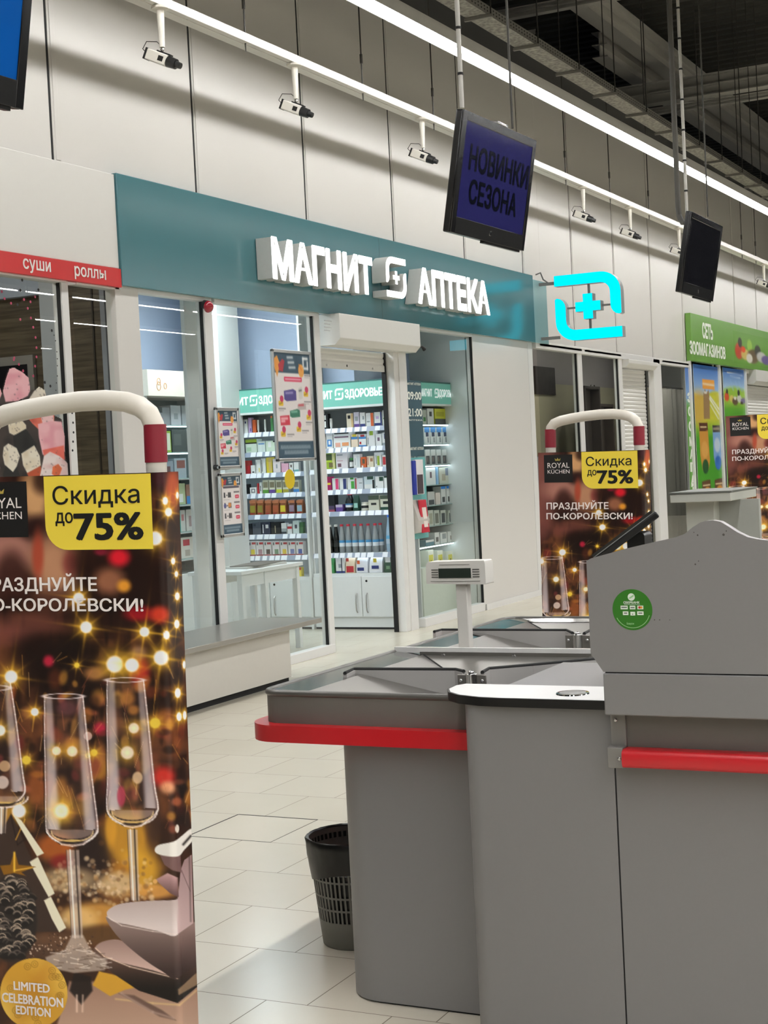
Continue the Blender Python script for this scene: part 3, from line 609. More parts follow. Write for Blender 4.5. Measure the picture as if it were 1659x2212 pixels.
# ------------------------------------------------------------------ anti-theft gates in festive printed covers
GW, GD, GT, GB = 0.525, 0.09, 1.512, 0.10       # width, depth, top, bottom of the cover
G1R = math.radians(-82); gR = Vector((math.cos(G1R), math.sin(G1R), 0)); gB = Vector((-math.sin(G1R), math.cos(G1R), 0))
def lean(r_, b_): return r_*math.cos(b_)-ZUP*math.sin(b_), ZUP*math.cos(b_)+r_*math.sin(b_)     # right and up of a gate leaning sideways by b_
B1 = 0.019; gR1, gU1 = lean(gR, B1)
g1 = onX(347, 1018, 2.88)-gR1*(GW/2)-gU1*GT; g1 = Vector((g1.x, g1.y, 0))
def GL(px, py):
    """photo point on the front of the nearest gate -> (s, z) on the cover"""
    d = ray(px, py); t = (g1-CAM).dot(gB)/d.dot(gB); p = CAM+d*t; return (p-g1).dot(gR1)+GW/2, (p-g1).dot(gU1)
def cover_art(x, y):
    p = Paint(x, y, (38, 22, 17)); R = np.random.default_rng(5)
    n1 = vnoise(x, y, 60, 1); n2 = vnoise(x, y, 24, 2); n3 = vnoise(x*1.6, y*0.5, 16, 3)
    p.mix(np.clip(n1-0.45, 0, 1)*1.6, (104, 64, 42)); p.mix(np.clip(n2-0.55, 0, 1)*1.2*(y > 1380), (140, 88, 50)); p.mix(np.clip(0.45-n3, 0, 1)*1.6, (20, 11, 9))
    low = np.clip((y-1750)/120, 0, 1)
    for cx, cy, rx, ry, col, a in [                        # blurred background shapes, upper half
        (-60, 1150, 70, 170, (122, 78, 72), 0.9), (-70, 1330, 50, 90, (110, 66, 60), 0.8), (20, 1190, 70, 45, (158, 112, 100), 0.9), (75, 1075, 30, 62, (188, 146, 104), 0.95), (92, 1040, 22, 26, (40, 24, 20), 0.8), (78, 1140, 34, 26, (36, 20, 20), 0.9),
        (118, 1225, 48, 70, (170, 126, 98), 0.95), (82, 1200, 12, 50, (152, 62, 44), 0.8), (24, 1232, 30, 40, (58, 34, 30), 0.9), (40, 1265, 36, 26, (66, 38, 32), 0.8), (152, 1218, 16, 26, (132, 56, 56), 0.7), (215, 1215, 60, 40, (36, 20, 16), 0.9), (300, 1230, 50, 60, (34, 20, 16), 0.8),
        (257, 1204, 22, 19, (198, 32, 48), 0.95), (236, 1255, 32, 28, (142, 94, 70), 0.9), (268, 1266, 14, 13, (206, 142, 50), 0.95), (300, 1325, 30, 16, (150, 22, 34), 0.85), (345, 1328, 20, 18, (196, 62, 42), 0.9), (218, 1192, 14, 8, (150, 30, 60), 0.6),
        (120, 1300, 60, 26, (74, 44, 36), 0.8), (60, 1350, 80, 26, (128, 76, 68), 0.5), (20, 1375, 40, 22, (110, 64, 58), 0.6), (160, 1400, 50, 30, (22, 14, 12), 0.8), (90, 1410, 60, 40, (30, 18, 15), 0.7), (373, 1055, 16, 44, (182, 84, 52), 0.85), (345, 1030, 14, 22, (70, 30, 40), 0.6),
        (150, 1460, 90, 60, (26, 16, 14), 0.7), (105, 1428, 11, 12, (172, 34, 62), 0.9), (302, 1452, 20, 30, (150, 20, 34), 0.9), (216, 1574, 13, 13, (170, 36, 64), 0.95), (353, 1678, 24, 22, (190, 52, 44), 0.95), (362, 1702, 16, 14, (224, 160, 120), 0.9),
        (300, 1410, 16, 14, (206, 158, 130), 0.5), (205, 1455, 22, 14, (190, 134, 78), 0.7), (215, 1660, 22, 30, (190, 130, 50), 0.7), (355, 1560, 26, 26, (160, 94, 48), 0.7), (385, 1600, 14, 30, (126, 72, 40), 0.7), (60, 1600, 24, 40, (116, 70, 44), 0.6), (215, 1630, 14, 26, (166, 106, 60), 0.7),
        (60, 1540, 16, 12, (176, 116, 66), 0.6), (80, 1700, 26, 40, (146, 84, 44), 0.8), (370, 1780, 30, 50, (48, 28, 22), 0.9), (345, 1740, 24, 30, (120, 74, 44), 0.7), (395, 1700, 10, 60, (26, 17, 14), 0.9), (400, 1590, 10, 40, (70, 44, 30), 0.6)]: p.ell(cx, cy, rx, ry, col, a, 1.2)
    for k in range(150):
        cx, cy = R.uniform(-90, 425), R.uniform(1440, 1800); col = [(170, 110, 46), (196, 142, 60), (116, 56, 34), (60, 34, 24), (28, 17, 14), (150, 84, 60), (104, 40, 40)][R.integers(7)]
        p.ell(cx, cy, R.uniform(5, 16), R.uniform(6, 24), col, R.uniform(0.35, 0.8), 1.1, R.uniform(-20, 20))
    for k in range(90): p.line([(a_ := R.uniform(-90, 420), b_ := R.uniform(1400, 1780)), (a_+R.uniform(-22, 22), b_+R.uniform(10, 60))], R.uniform(0.6, 1.5), [(214, 160, 80), (170, 100, 70), (230, 190, 130)][R.integers(3)], 0.4)
    # lower half: table with beads, gold leaves
    p.mix(low*0.4, (86, 56, 34))
    for cx, cy, rx, ry, col, a in [(275, 1810, 55, 60, (186, 136, 46), 0.9), (300, 1880, 46, 46, (206, 156, 50), 0.9), (255, 1905, 40, 40, (160, 104, 40), 0.8), (120, 1830, 40, 30, (176, 96, 40), 0.8), (135, 1862, 26, 16, (122, 34, 34), 0.85), (200, 1860, 36, 70, (40, 28, 26), 0.9), (240, 1790, 12, 40, (200, 146, 50), 0.8), (330, 1770, 18, 60, (60, 40, 34), 0.8),
        (150, 1900, 60, 26, (170, 146, 112), 0.8), (255, 1910, 40, 26, (196, 170, 132), 0.85), (210, 1975, 70, 26, (200, 146, 70), 0.85), (170, 1985, 40, 24, (226, 190, 130), 0.7), (330, 1925, 50, 16, (214, 156, 80), 0.8), (220, 2020, 60, 20, (92, 66, 38), 0.8), (110, 2040, 60, 26, (104, 76, 56), 0.8), (60, 2060, 60, 24, (74, 54, 44), 0.7)]: p.ell(cx, cy, rx, ry, col, a, 0.9)
    for k in range(260):
        cx, cy = R.uniform(100, 330), R.normal(1912, 26); r_ = R.uniform(2.4, 6.0); p.ell(cx, cy, r_, r_, [(228, 208, 178), (206, 176, 136), (180, 138, 88), (110, 74, 46)][R.integers(4)], R.uniform(0.25, 0.6), 1.1)
    for k in range(160):
        cx, cy = R.uniform(60, 200), R.normal(2046, 18); r_ = R.uniform(1.0, 2.6); p.ell(cx, cy, r_, r_, [(222, 200, 180), (160, 130, 108), (80, 56, 44), (60, 42, 36)][R.integers(4)], 0.7, 0.8)
    # lights
    for cx, cy, r_, L, sx in [(186, 1355, 12, 46, 1), (312, 1365, 10, 50, 1), (248, 1435, 17, 40, 1), (285, 1437, 14, 22, 1), (348, 1421, 15, 58, 1), (24, 1462, 13, 46, 1), (-62, 1500, 11, 36, 1), (170, 1292, 11, 40, 1), (335, 1163, 14, 26, 1), (364, 1106, 9, 34, 0.8), (357, 1082, 8, 20, 0.7),
                              (383, 1070, 7, 22, 0.4), (374, 1212, 7, 26, 0.6), (381, 1240, 6, 26, 0.6), (383, 1288, 8, 26, 0.6), (382, 1348, 9, 40, 0.6), (360, 1372, 9, 30, 0.7), (398, 1436, 8, 20, 0.4), (384, 1497, 10, 30, 0.6), (387, 1548, 9, 24, 0.6), (399, 1545, 9, 20, 0.4), (75, 1538, 8, 26, 1), (0, 1578, 11, 24, 1), (132, 1752, 16, 26, 1), (41, 1752, 14, 16, 1)]:
        p.star(cx, cy, r_*1.12, L*1.5, sx=sx)
    for cx, cy, r_, L in [(335, 1562, 12, 40), (57, 1642, 10, 36), (203, 1626, 8, 34), (166, 1437, 6, 34), (190, 1632, 6, 20)]: p.star(cx, cy, r_, L, core=(214, 186, 70), glow=(206, 158, 50), a=0.95)
    for cx, cy, r_, col in [(10, 1655, 12, (196, 160, 120)), (5, 1690, 14, (224, 206, 196)), (190, 1590, 9, (206, 170, 160))]: p.ell(cx, cy, r_, r_, col, 0.8, 0.3)
    # gift box with ribbon
    p.poly([(24, 1757), (138, 2012), (64, 2014), (-20, 1980), (-30, 1860)], (60, 46, 40), 1, 2)
    p.line([(24, 1765), (38, 1825), (70, 1800)], 1.6, (36, 26, 22), 0.8); p.line([(34, 1814), (54, 1770)], 1.2, (200, 150, 60), 0.9)
    for q in ([(26, 1757), (46, 1772), (95, 1843), (80, 1850), (48, 1795)], [(64, 1862), (82, 1851), (118, 1930), (105, 1938), (74, 1882)], [(95, 1945), (110, 1937), (143, 2004), (128, 2014), (112, 1985)]): p.poly(q, (226, 214, 190), 1, 2)
    for q in ([(0, 1870), (22, 1868), (32, 1838), (40, 1868), (78, 1872), (46, 1884), (56, 1892), (30, 1886), (8, 1890)],): p.poly(q, (128, 88, 22), 1, 2)
    p.line([(31, 1842), (31, 1882)], 2.2, (232, 190, 70), 0.9); p.line([(34, 1880), (70, 1874)], 1.6, (222, 176, 80), 0.8)
    # pine cone
    p.ell(24, 1985, 56, 92, (42, 36, 34), 1, 0.15)
    sc = sorted([(24+52*math.sqrt(q)*math.cos(t_), 1985+88*math.sqrt(q)*math.sin(t_)) for q, t_ in zip(R.uniform(0, 1, 110), R.uniform(0, 2*PI, 110))], key=lambda q: q[1])
    for cx, cy in sc:
        w_ = R.uniform(9, 14); p.ell(cx, cy+3, w_, 7, (30, 26, 25), 0.95, 0.3); p.line(arc(cx, cy+4, w_*0.9, 200, 340, 6), R.uniform(1.0, 1.9), [(132, 118, 106), (92, 82, 76), (176, 158, 140), (70, 62, 58)][R.integers(4)], 0.8)
    # bowls and plates
    def grad(c0, c1, y0, y1): return lambda xx, yy: np.array(c0, float)+(np.array(c1, float)-np.array(c0, float))*np.clip((yy-y0)/(y1-y0), 0, 1)[:, None]
    p.poly([(150, 2120), (430, 2120), (440, 2225), (120, 2225)], grad((150, 118, 102), (170, 140, 122), 2130, 2210), 1, 6)
    p.poly([(200, 2128), (214, 2098), (300, 2118), (320, 2128), (270, 2138), (238, 2152)], (192, 146, 50), 1, 3)
    p.poly([(200, 2048), (206, 2062), (240, 2100), (300, 2140), (384, 2167), (440, 2120), (440, 2060), (300, 2060)], grad((96, 72, 62), (22, 15, 13), 2070, 2135), 1, 2)
    p.line([(250, 2158), (330, 2167), (388, 2171), (424, 2140)], 2.2, (190, 160, 120), 0.9); p.poly([(384, 2138), (430, 2096), (430, 2125), (386, 2150)], (150, 124, 98), 0.8, 3)
    p.poly(smooth([(206, 2046), (222, 2034), (256, 2030), (290, 2048), (345, 2092), (384, 2113), (330, 2096), (250, 2076), (214, 2056)], 5, True), grad((150, 124, 116), (196, 168, 158), 2035, 2095), 1, 2); p.line([(206, 2048), (225, 2066), (280, 2088), (384, 2114)], 1.4, (226, 200, 180), 0.8)
    for q in ([(256, 2146), (300, 2170), (345, 2196), (380, 2204), (350, 2182), (290, 2150)],): p.poly(q, (96, 74, 66), 0.9, 4)
    p.line([(262, 2146), (330, 2186), (375, 2200)], 3, (176, 150, 138), 0.6); p.poly([(160, 2100), (196, 2110), (200, 2140), (176, 2170), (150, 2140)], (30, 22, 20), 0.9, 5)
    p.line([(166, 2150), (166, 2185)], 2.4, (222, 196, 180), 0.7); p.line([(179, 2150), (178, 2185)], 2.2, (222, 196, 180), 0.6)
    p.poly(smooth([(231, 1978), (250, 2018), (300, 2064), (350, 2098), (384, 2112), (384, 2016), (300, 2000)], 5, True), grad((132, 112, 106), (58, 44, 42), 2000, 2100), 1, 1.5)
    p.poly([(384, 2016), (422, 1990), (430, 2084), (384, 2112)], grad((140, 116, 110), (60, 46, 44), 2000, 2095), 1, 1.5)
    p.poly(smooth([(231, 1976), (236, 1964), (262, 1952), (320, 1946), (378, 1944), (390, 1936), (384, 2018), (340, 2011), (280, 1998), (244, 1990)], 5, True), grad((176, 160, 156), (212, 198, 194), 1945, 2005), 1, 1.5)
    p.poly([(384, 1945), (390, 1880), (398, 1858), (414, 1846), (418, 1994), (384, 2018)], grad((150, 124, 124), (190, 164, 162), 1860, 2000), 1, 1.5); p.line([(392, 1880), (411, 1925)], 1.0, (90, 66, 66), 0.6); p.line([(409, 1850), (412, 1990)], 2, (70, 54, 52), 0.5)
    p.line([(231, 1980), (262, 1999), (330, 2012), (384, 2019)], 1.2, (224, 208, 200), 0.7)
    p.poly([(336, 1900), (362, 1886), (384, 1896), (386, 1938), (368, 1930), (348, 1912)], grad((178, 142, 142), (90, 66, 66), 1890, 1936), 1, 2); p.ell(335, 1904, 5, 5, (206, 160, 96), 1, 0.5)
    p.poly([(345, 1846), (390, 1848), (392, 1885), (372, 1880), (355, 1868)], (110, 84, 82), 1, 2); p.poly(smooth([(335, 1840), (341, 1826), (375, 1818), (392, 1806), (414, 1790), (418, 1812), (398, 1836), (384, 1850), (352, 1848)], 5, True), (222, 216, 208), 1, 2); p.line([(396, 1824), (412, 1806)], 2.6, (26, 20, 18), 0.9); p.ell(383, 1790, 4, 9, (232, 222, 210), 0.9, 0.5); p.ell(405, 1770, 6, 18, (40, 28, 24), 0.8, 0.6)
    # champagne glasses
    def streak(a, b, w0, w1, al):
        (ax, ay), (bx, by) = a, b; t = np.clip((y-ay)/(by-ay), 0, 1); cx = ax+(bx-ax)*t; w = w0+(w1-w0)*t
        p.mix(al*np.exp(-((x-cx)/w)**4)*(y > ay)*(y < by)*(0.55+0.45*t), (232, 222, 226))
    def flute(L, Rr, rim, foot, a=0.9):
        Ls, Rs = smooth(L), smooth(Rr)
        p.poly(Ls+Rs[::-1], (150, 132, 134), 0.10, 2); streak((L[0][0]+10, L[0][1]), (L[-3][0]+17, L[-3][1]+8), 8, 15, 0.80*a); streak((Rr[0][0]-7, Rr[0][1]), (Rr[-3][0]-15, Rr[-3][1]+8), 6, 14, 0.70*a)
        p.line([(q[0]+1.5, q[1]) for q in Ls], 1.0, (240, 228, 228), 0.8); p.line(Rs, 1.5, (244, 226, 222), 0.85); p.line([(q[0]-1.6, q[1]) for q in Ls[3:]], 0.9, (20, 12, 14), 0.75); p.line([(q[0]-4, q[1]) for q in Rs[3:]], 0.8, (90, 70, 74), 0.45)
        p.ring(rim[0], rim[1], rim[2], rim[3], 0.9, (226, 214, 216), 0.8)
        bx0, bx1, by = L[-1][0], Rr[-1][0], L[-1][1]; mx_ = (bx0+bx1)/2; hw = (Rr[-3][0]-L[-3][0])/2; yk = L[-3][1]
        def U(y0, w_, dep, lw, col, al): p.line([(mx_+w_*math.cos(math.radians(t_)), y0+dep*math.sin(math.radians(t_))) for t_ in range(0, 181, 12)], lw, col, al)
        p.poly([(mx_+hw*0.97*math.cos(math.radians(t_)), yk+8+(by-yk)*0.85*math.sin(math.radians(t_))) for t_ in range(0, 181, 12)], (226, 206, 200), 0.35, 3)
        U(yk+9, hw*0.86, (by-yk)*0.52, 1.6, (34, 22, 22), 0.8); U(yk+12, hw*0.80, (by-yk)*0.56, 1.5, (236, 206, 150), 0.7); U(yk+10, hw*0.95, (by-yk)*0.74, 1.6, (240, 226, 222), 0.7)
        p.ell(mx_, by-5, (bx1-bx0)*0.55, 5, (40, 28, 26), 0.9, 0.5); p.ell(mx_, by-8, (bx1-bx0)*0.45, 2.4, (230, 196, 120), 0.8, 0.6); p.line([(bx0, by), (mx_, by+4), (bx1, by)], 1.6, (222, 206, 200), 0.8)
        if foot:
            st, en, ww0, ww1 = foot; p.poly([(st[0]-ww0, st[1]), (st[0]+ww0, st[1]), (en[0]+ww1, en[1]), (en[0]-ww1, en[1])], (196, 180, 172), 0.62, 2)
            p.line([(st[0]-ww0*0.4, st[1]), (en[0]-ww1*0.4, en[1])], 1.6, (244, 236, 230), 0.9); p.line([(st[0]+ww0*0.4, st[1]), (en[0]+ww1*0.5, en[1])], 1.8, (40, 30, 26), 0.85); p.line([(st[0]-ww0, st[1]), (en[0]-ww1, en[1])], 1.0, (70, 54, 50), 0.7)
    flute([(-58, 1498), (-60, 1600), (-62, 1690), (-58, 1712), (-40, 1732), (-15, 1742)], [(22, 1474), (35, 1560), (49, 1670), (54, 1702), (50, 1718), (30, 1738)], (-18, 1486, 40, 6), ((7, 1745), (5, 1800), 9, 7))
    flute([(230, 1470), (230, 1560), (231, 1680), (229, 1742), (238, 1764), (268, 1784)], [(310, 1470), (320, 1560), (333, 1690), (341, 1738), (337, 1756), (305, 1784)], (270, 1469, 40, 5), ((286, 1792), (292, 1945), 11, 9))
    flute([(95, 1505), (95, 1600), (97, 1700), (98, 1784), (104, 1803), (132, 1824)], [(179, 1505), (189, 1600), (201, 1700), (211, 1784), (206, 1803), (180, 1824)], (137, 1504, 42, 5.5), ((157, 1836), (167, 2026), 14, 12))
    for cx, cy, r_ in [(156, 1623, 12), (122, 1622, 10), (275, 1626, 15), (289, 1573, 12), (132, 1752, 14)]: p.star(cx, cy, r_, 22, a=0.75)
    p.ell(262, 1720, 9, 22, (172, 60, 84), 0.8, 0.6); p.ell(297, 1680, 11, 13, (214, 182, 146), 0.8, 0.4); p.ell(145, 1530, 22, 16, (120, 76, 82), 0.5, 1)
    p.poly([(155, 2020), (180, 2020), (196, 2052), (232, 2076), (226, 2096), (160, 2102), (104, 2090), (98, 2068), (140, 2052)], (204, 190, 180), 0.62, 4)
    for k in range(40): a_, b_ = R.uniform(105, 225), R.uniform(2048, 2096); p.line([(a_, b_), (a_+R.uniform(8, 26), b_+R.uniform(-5, 5))], 1.2, [(244, 236, 228), (90, 72, 62)][R.integers(2)], 0.5)
    # gold medallion
    p.ell(73, 2146, 73, 76, (190, 144, 50), 1, 0.02)
    m = np.clip((1-np.sqrt(((x-73)/73)**2+((y-2146)/76)**2))*60, 0, 1); edge = np.clip(np.abs((x-73)-(y-2146)*0.9)/75-0.35, 0, 1)
    p.mix(m*edge*0.75, (220, 188, 96)); p.mix(m*0.45*np.exp(-((x-73+(y-2146)*0.5)/26)**2), (168, 112, 28))
    for k in range(26):
        th = R.uniform(0, 2*PI); rr = R.uniform(50, 66); cx, cy = 73+rr*math.cos(th), 2146+rr*math.sin(th)
        if abs((cx-73)-(cy-2146)*0.9) > 34: p.ring(cx, cy, 7, 7, 1.0, (140, 100, 30), 0.6); p.ring(cx, cy, 3, 3, 1.0, (140, 100, 30), 0.6)
    return p.c
# cover grid: front, rounded right edge, right side
rc = 0.014; front = np.linspace(0, GW-rc, 262); prof_ = [(s_, 0.0) for s_ in front]+[(GW-rc+rc*math.sin(a_), rc-rc*math.cos(a_)) for a_ in np.linspace(0, PI/2, 7)[1:]]+[(GW, t_) for t_ in np.linspace(rc, GD, 30)[1:]]
nxg = len(prof_); nyg = 730; zz = np.linspace(GT, GB, nyg); S_ = np.array([q[0] for q in prof_]); T_ = np.array([q[1] for q in prof_])
SS, ZZ = np.meshgrid(S_, zz); TT, _ = np.meshgrid(T_, zz); SS, ZZ, TT = SS.ravel(), ZZ.ravel(), TT.ravel()
g1a, gRa, gBa, gUa, Ca = (np.array(v_) for v_ in (g1, gR1, gB, gU1, CAM)); Wp = g1a+np.outer(SS-GW/2, gRa)+np.outer(TT, gBa)+np.outer(ZZ, gUa)
V = Wp-Ca; zc = V@np.array(_F); pxa, pya = IW/2+FPX*(V@np.array(_R))/zc, IH/2-FPX*(V@np.array(_U))/zc
ART = np.clip((cover_art(pxa, pya)/255*1.2-0.04)*255, 0, 255)
LP_ = np.stack([SS-GW/2, TT, ZZ], 1)
m_gbody = M((190, 188, 182), 0.45); m_hand = M((216, 210, 198), 0.35, var=0.02); m_band = M((128, 22, 40), 0.5, var=0.05); m_yel = M((240, 214, 70), 0.5, var=0.02); m_blk = M((10, 9, 9), 0.5); m_wprint = M((246, 238, 234), 0.5, var=0.0)
def gate(label, top_extra=0.0, handle=True):
    r = empty('security_gate', (0, 0, 0), label, 'gate', 'anti-theft gates in festive covers'); e = top_extra
    b = MB(); b.box(-GW/2-0.02, GW/2+0.02, -0.03, GD+0.03, 0, 0.03, m_gbody); b.box(-GW/2+0.01, GW/2-0.01, 0.015, GD-0.015, 0.03, 0.2, m_gbody); b.build('base', r, bevel=0.004)
    pts = LP_.copy(); pts[:, 2] += e; cv = print_grid('cover', pts, nxg, nyg, ART, m_print, r)
    b = MB(); b.box(-GW/2+0.001, GW/2-rc-0.001, 0.001, GD-0.001, GB+e, GT-0.001+e, m_blk); b.box(GW/2-rc-0.001, GW/2-0.001, rc+0.001, GD-0.001, GB+e, GT-0.001+e, m_blk); b.build('inner_board', r, smooth=0)
    def loc(s_, z_, t_=-0.0006): return (s_-GW/2, t_, z_+e)
    lx, lz = GL(62, 1160); tz_ = GT-0.012; b = MB(); b.quad(loc(lx-0.146, lz), loc(lx, lz), loc(lx, tz_), loc(lx-0.146, tz_), m_blk); lg = b.build('emblem_panel', r, smooth=0)
    b = MB(); s1, z1 = GL(47, 1097); s2, z2 = GL(48, 1121); b.text('ROYAL', loc(lx-0.146+0.018, z1, -0.0012), XR, ZUP, h=0.026, w=s1-(lx-0.146+0.018), mat=m_wprint, bold=0.0); b.text('KÜCHEN', loc(lx-0.146+0.018, z2, -0.0012), XR, ZUP, h=0.0185, w=s1-(lx-0.146+0.018), mat=m_wprint, bold=0.0)
    cs = lx-0.075; cz = z1+0.034; b.add([loc(cs-0.012, cz, -0.0012), loc(cs+0.012, cz, -0.0012), loc(cs+0.015, cz+0.012, -0.0012), loc(cs+0.006, cz+0.005, -0.0012), loc(cs, cz+0.014, -0.0012), loc(cs-0.006, cz+0.005, -0.0012), loc(cs-0.015, cz+0.012, -0.0012)], [tuple(range(7))], M((170, 150, 70), 0.5)); b.build('lettering', lg, smooth=0)
    ya, _ = GL(94, 1025); yb, _ = GL(325.5, 1025); _, zy = GL(230, 1187); rad = 0.058; b = MB()
    pts2 = [(yb, zy), (yb, GT-0.002), (ya, GT-0.002)]+[(ya+rad-rad*math.cos(a_), zy+rad-rad*math.sin(a_)) for a_ in np.linspace(0, PI/2, 9)]
    b.add([loc(s_, z_) for s_, z_ in pts2], [tuple(range(len(pts2)))], m_yel); yl = b.build('discount_panel', r, smooth=0)
    b = MB()
    for txt, pl, pr, ptop, bd in (('Скидка', (115, 1090), (302, 1085), (135, 1050), 0.006), ('до', (121, 1130), (158, 1128), (128, 1100), 0.012), ('75%', (164, 1165), (308, 1161), (190, 1107), 0.036)):
        (sa, za), (sb, _), (_, zt) = GL(*pl), GL(*pr), GL(*ptop); b.text(txt, loc(sa, za, -0.0012), XR, ZUP, h=zt-za, w=sb-sa, mat=m_blk, bold=bd)
    b.build('lettering', yl, smooth=0)
    b = MB(); (s1, z1), (_, zt1), (s2, z2), (_, zt2) = GL(210, 1276), GL(200, 1247), GL(310, 1320), GL(300, 1293)
    b.text('ПРАЗДНУЙТЕ', loc(s1-0.313, z1, -0.0012), XR, ZUP, h=zt1-z1, w=0.313, mat=m_wprint, bold=0.022); b.text('ПО-КОРОЛЕВСКИ!', loc(s2-0.432, z2, -0.0012), XR, ZUP, h=zt2-z2, w=0.432, mat=m_wprint, bold=0.022); b.build('slogan', r, smooth=0)
    b = MB()
    for txt, pl, pr, h_ in (('LIMITED', (31, 2137), (108, 2142), 0.021), ('CELEBRATION', (6, 2163), (137, 2172), 0.023), ('EDITION', (36, 2189), (110, 2195), 0.021)):
        (sa, za), (sb, _) = GL(*pl), GL(*pr); b.text(txt, loc(sa, za, -0.0012), XR, ZUP, h=h_, w=sb-sa, mat=m_wprint, bold=0.03)
    b.build('medallion_lettering', r, smooth=0)
    if handle:
        h_ = [(0.046, 1.50), (0.046, 1.60), (0.050, 1.628), (0.066, 1.648), (0.10, 1.660), (0.16, 1.670), (0.23, 1.678), (0.30, 1.683), (0.37, 1.683), (0.42, 1.677), (0.455, 1.665), (0.478, 1.647), (0.489, 1.622), (0.492, 1.60), (0.492, 1.50)]
        b = MB(); b.tube([(s_-GW/2, GD/2, z_) for s_, z_ in h_], 0.024, m_hand, 16); b.build('handle', r, smooth=60)
        for s_ in (0.046, 0.492): b = MB(); b.cyl((s_-GW/2, GD/2, 1.535), (s_-GW/2, GD/2, 1.622), 0.0262, 0.0262, m_band, 18); b.build('band', r)
    return r
ga = gate('nearest anti-theft gate, left foreground, in a champagne glass discount cover'); ga.location = g1; ga.rotation_euler = (0, B1, G1R); ga['_o'] = list(g1)
def place(px, py, X, rz, be, zt_):
    r_ = Vector((math.cos(rz), math.sin(rz), 0)); r1, u1 = lean(r_, be); q = onX(px, py, X)-r1*(GW/2)-u1*zt_; return (q.x, q.y, 0)
gb = dup(ga, place(1388, 967, 6.80, math.radians(-94), 0.022, GT), 'anti-theft gate with the same discount cover, behind the grey checkout screen', rotz=math.radians(-94)); gb.rotation_euler[1] = 0.022
gc = gate('farthest cover with discount print and no handle showing, cut by the right edge', 0.205, False); p3_ = onX(1567, 900, 10.75); gc.location = (10.75, p3_.y-GW/2, 0); gc.rotation_euler = (0, 0, math.radians(-90))
b = MB(); b.box(-GW/2+0.02, GW/2-0.02, 0.02, GD-0.02, 0.03, GB+0.205, m_gbody); b.build('post', gc)
# ------------------------------------------------------------------ checkout counter
m_grey = M((124, 122, 122), 0.42, var=0.02, scale=120, bump=0.05); m_greyd = M((112, 110, 106), 0.45, var=0.03, scale=60); m_band_g = M((104, 101, 95), 0.42, var=0.03, scale=60)
m_red = M((190, 30, 38), 0.32, var=0.02); m_top = M((226, 225, 224), 0.35, var=0.01); m_lamin = M((176, 173, 170), 0.4, var=0.03, scale=20); m_st2 = M((136, 133, 128), 0.34, 0.75, var=0.10, scale=5); m_stpol = M((196, 196, 194), 0.09, 1.0, var=0.03, scale=4); m_capg = M((120, 117, 113), 0.4)
ck = empty('checkout_counter', (3.9, 1.3, 0), 'grey checkout counter with red bumper and white worktop in the foreground', 'checkout')
XB2 = 3.52; XSH = 3.44
def extr(b, poly, z0, z1, mat): b.prism(poly, lambda u, v, t: (u, v, t), z0, z1, mat)
# packing side: column with rounded corner
b = MB(); extr(b, [(3.73, 1.50), (4.5, 1.50), (4.5, 2.075), (3.85, 2.075)]+arc(3.85, 1.955, 0.12, 90, 180, 12)[1:], 0.006, 0.78, m_grey); b.build('packing_base', ck, smooth=50)
b = MB(); extr(b, [(3.735, 1.50), (4.49, 1.50), (4.49, 2.07), (3.855, 2.07)]+arc(3.855, 1.955, 0.115, 90, 180, 8)[1:], 0.0, 0.006, m_gasket); b.build('plinth_gap', ck)
# front cabinet under the worktop
b = MB(); yl = 1.575; extr(b, [(4.3, 1.17), (4.3, yl), (XB2+0.05, yl)]+arc(XB2+0.05, yl-0.05, 0.05, 90, 180, 8)[1:]+[(XB2, 1.172)], 0, 0.882, m_grey); b.build('front_panel', ck, smooth=50)
ysm = onX(1340, 1900, XB2).y
b = MB(); extr(b, [(4.3, -1.2), (4.3, ysm-0.0015), (XB2, ysm-0.0015), (XB2, -1.2)], 0, 0.80, m_grey); b.build('front_panel', ck, smooth=0)
b = MB(); extr(b, [(4.2, ysm-0.01), (4.2, 1.173), (XB2+0.003, 1.173), (XB2+0.003, ysm-0.01)], 0, 0.80, m_gasket); b.build('seam', ck, smooth=0)
# tray: outer walls, rim, sloping steel inside
TX0, TX1, TXM, TYL, TYR, TZ = 3.70, 5.58, 4.58, 2.275, 0.9, 0.88
def tray_outline(o, x0, x1): return [(x0-o, TYR), (x1+o, TYR)]+arc(x1-0.06+o*0, TYL-0.06+o*0, 0.06+o, 0, 90, 8)+arc(x0+0.06, TYL-0.06, 0.06+o, 90, 180, 8)
b = MB(); A, B = tray_outline(0, TX0, TX1), tray_outline(-0.012, TX0, TX1); n = len(A)
for z0, z1, oa, m_ in ((0.782, 0.862, 0.0, m_band_g),):
    O = tray_outline(oa, TX0, TX1); I = tray_outline(-0.012, TX0, TX1)
    for i in range(1, n): j = (i+1) % n; b.quad((*O[i], z0), (*O[j], z0), (*O[j], z1), (*O[i], z1), m_); b.quad((*I[j], z0), (*I[i], z0), (*I[i], z1), (*I[j], z1), m_)
b.build('tray_wall', ck, smooth=50)
b = MB(); m_rim = M((92, 90, 86), 0.3, 0.2)
path = [(x_, y_, 0.868) for x_, y_ in tray_outline(-0.004, TX0, TX1)[1:]]+[(TX0+0.004, TYR, 0.868)]; b.tube(path, 0.0095, m_rim, 10); b.build('tray_rim', ck, smooth=60)
b = MB(); I = tray_outline(-0.01, TX0, TX1); J = [(TX0+0.05, TYR), (TX1-0.05, TYR)]+arc(TX1-0.09, TYL-0.14, 0.03, 0, 90, 8)+arc(TX0+0.09, TYL-0.14, 0.03, 90, 180, 8)
for i in range(1, n): j = (i+1) % n; b.quad((*I[i], 0.872), (*I[j], 0.872), (*J[j], 0.862), (*J[i], 0.862), m_stpol)
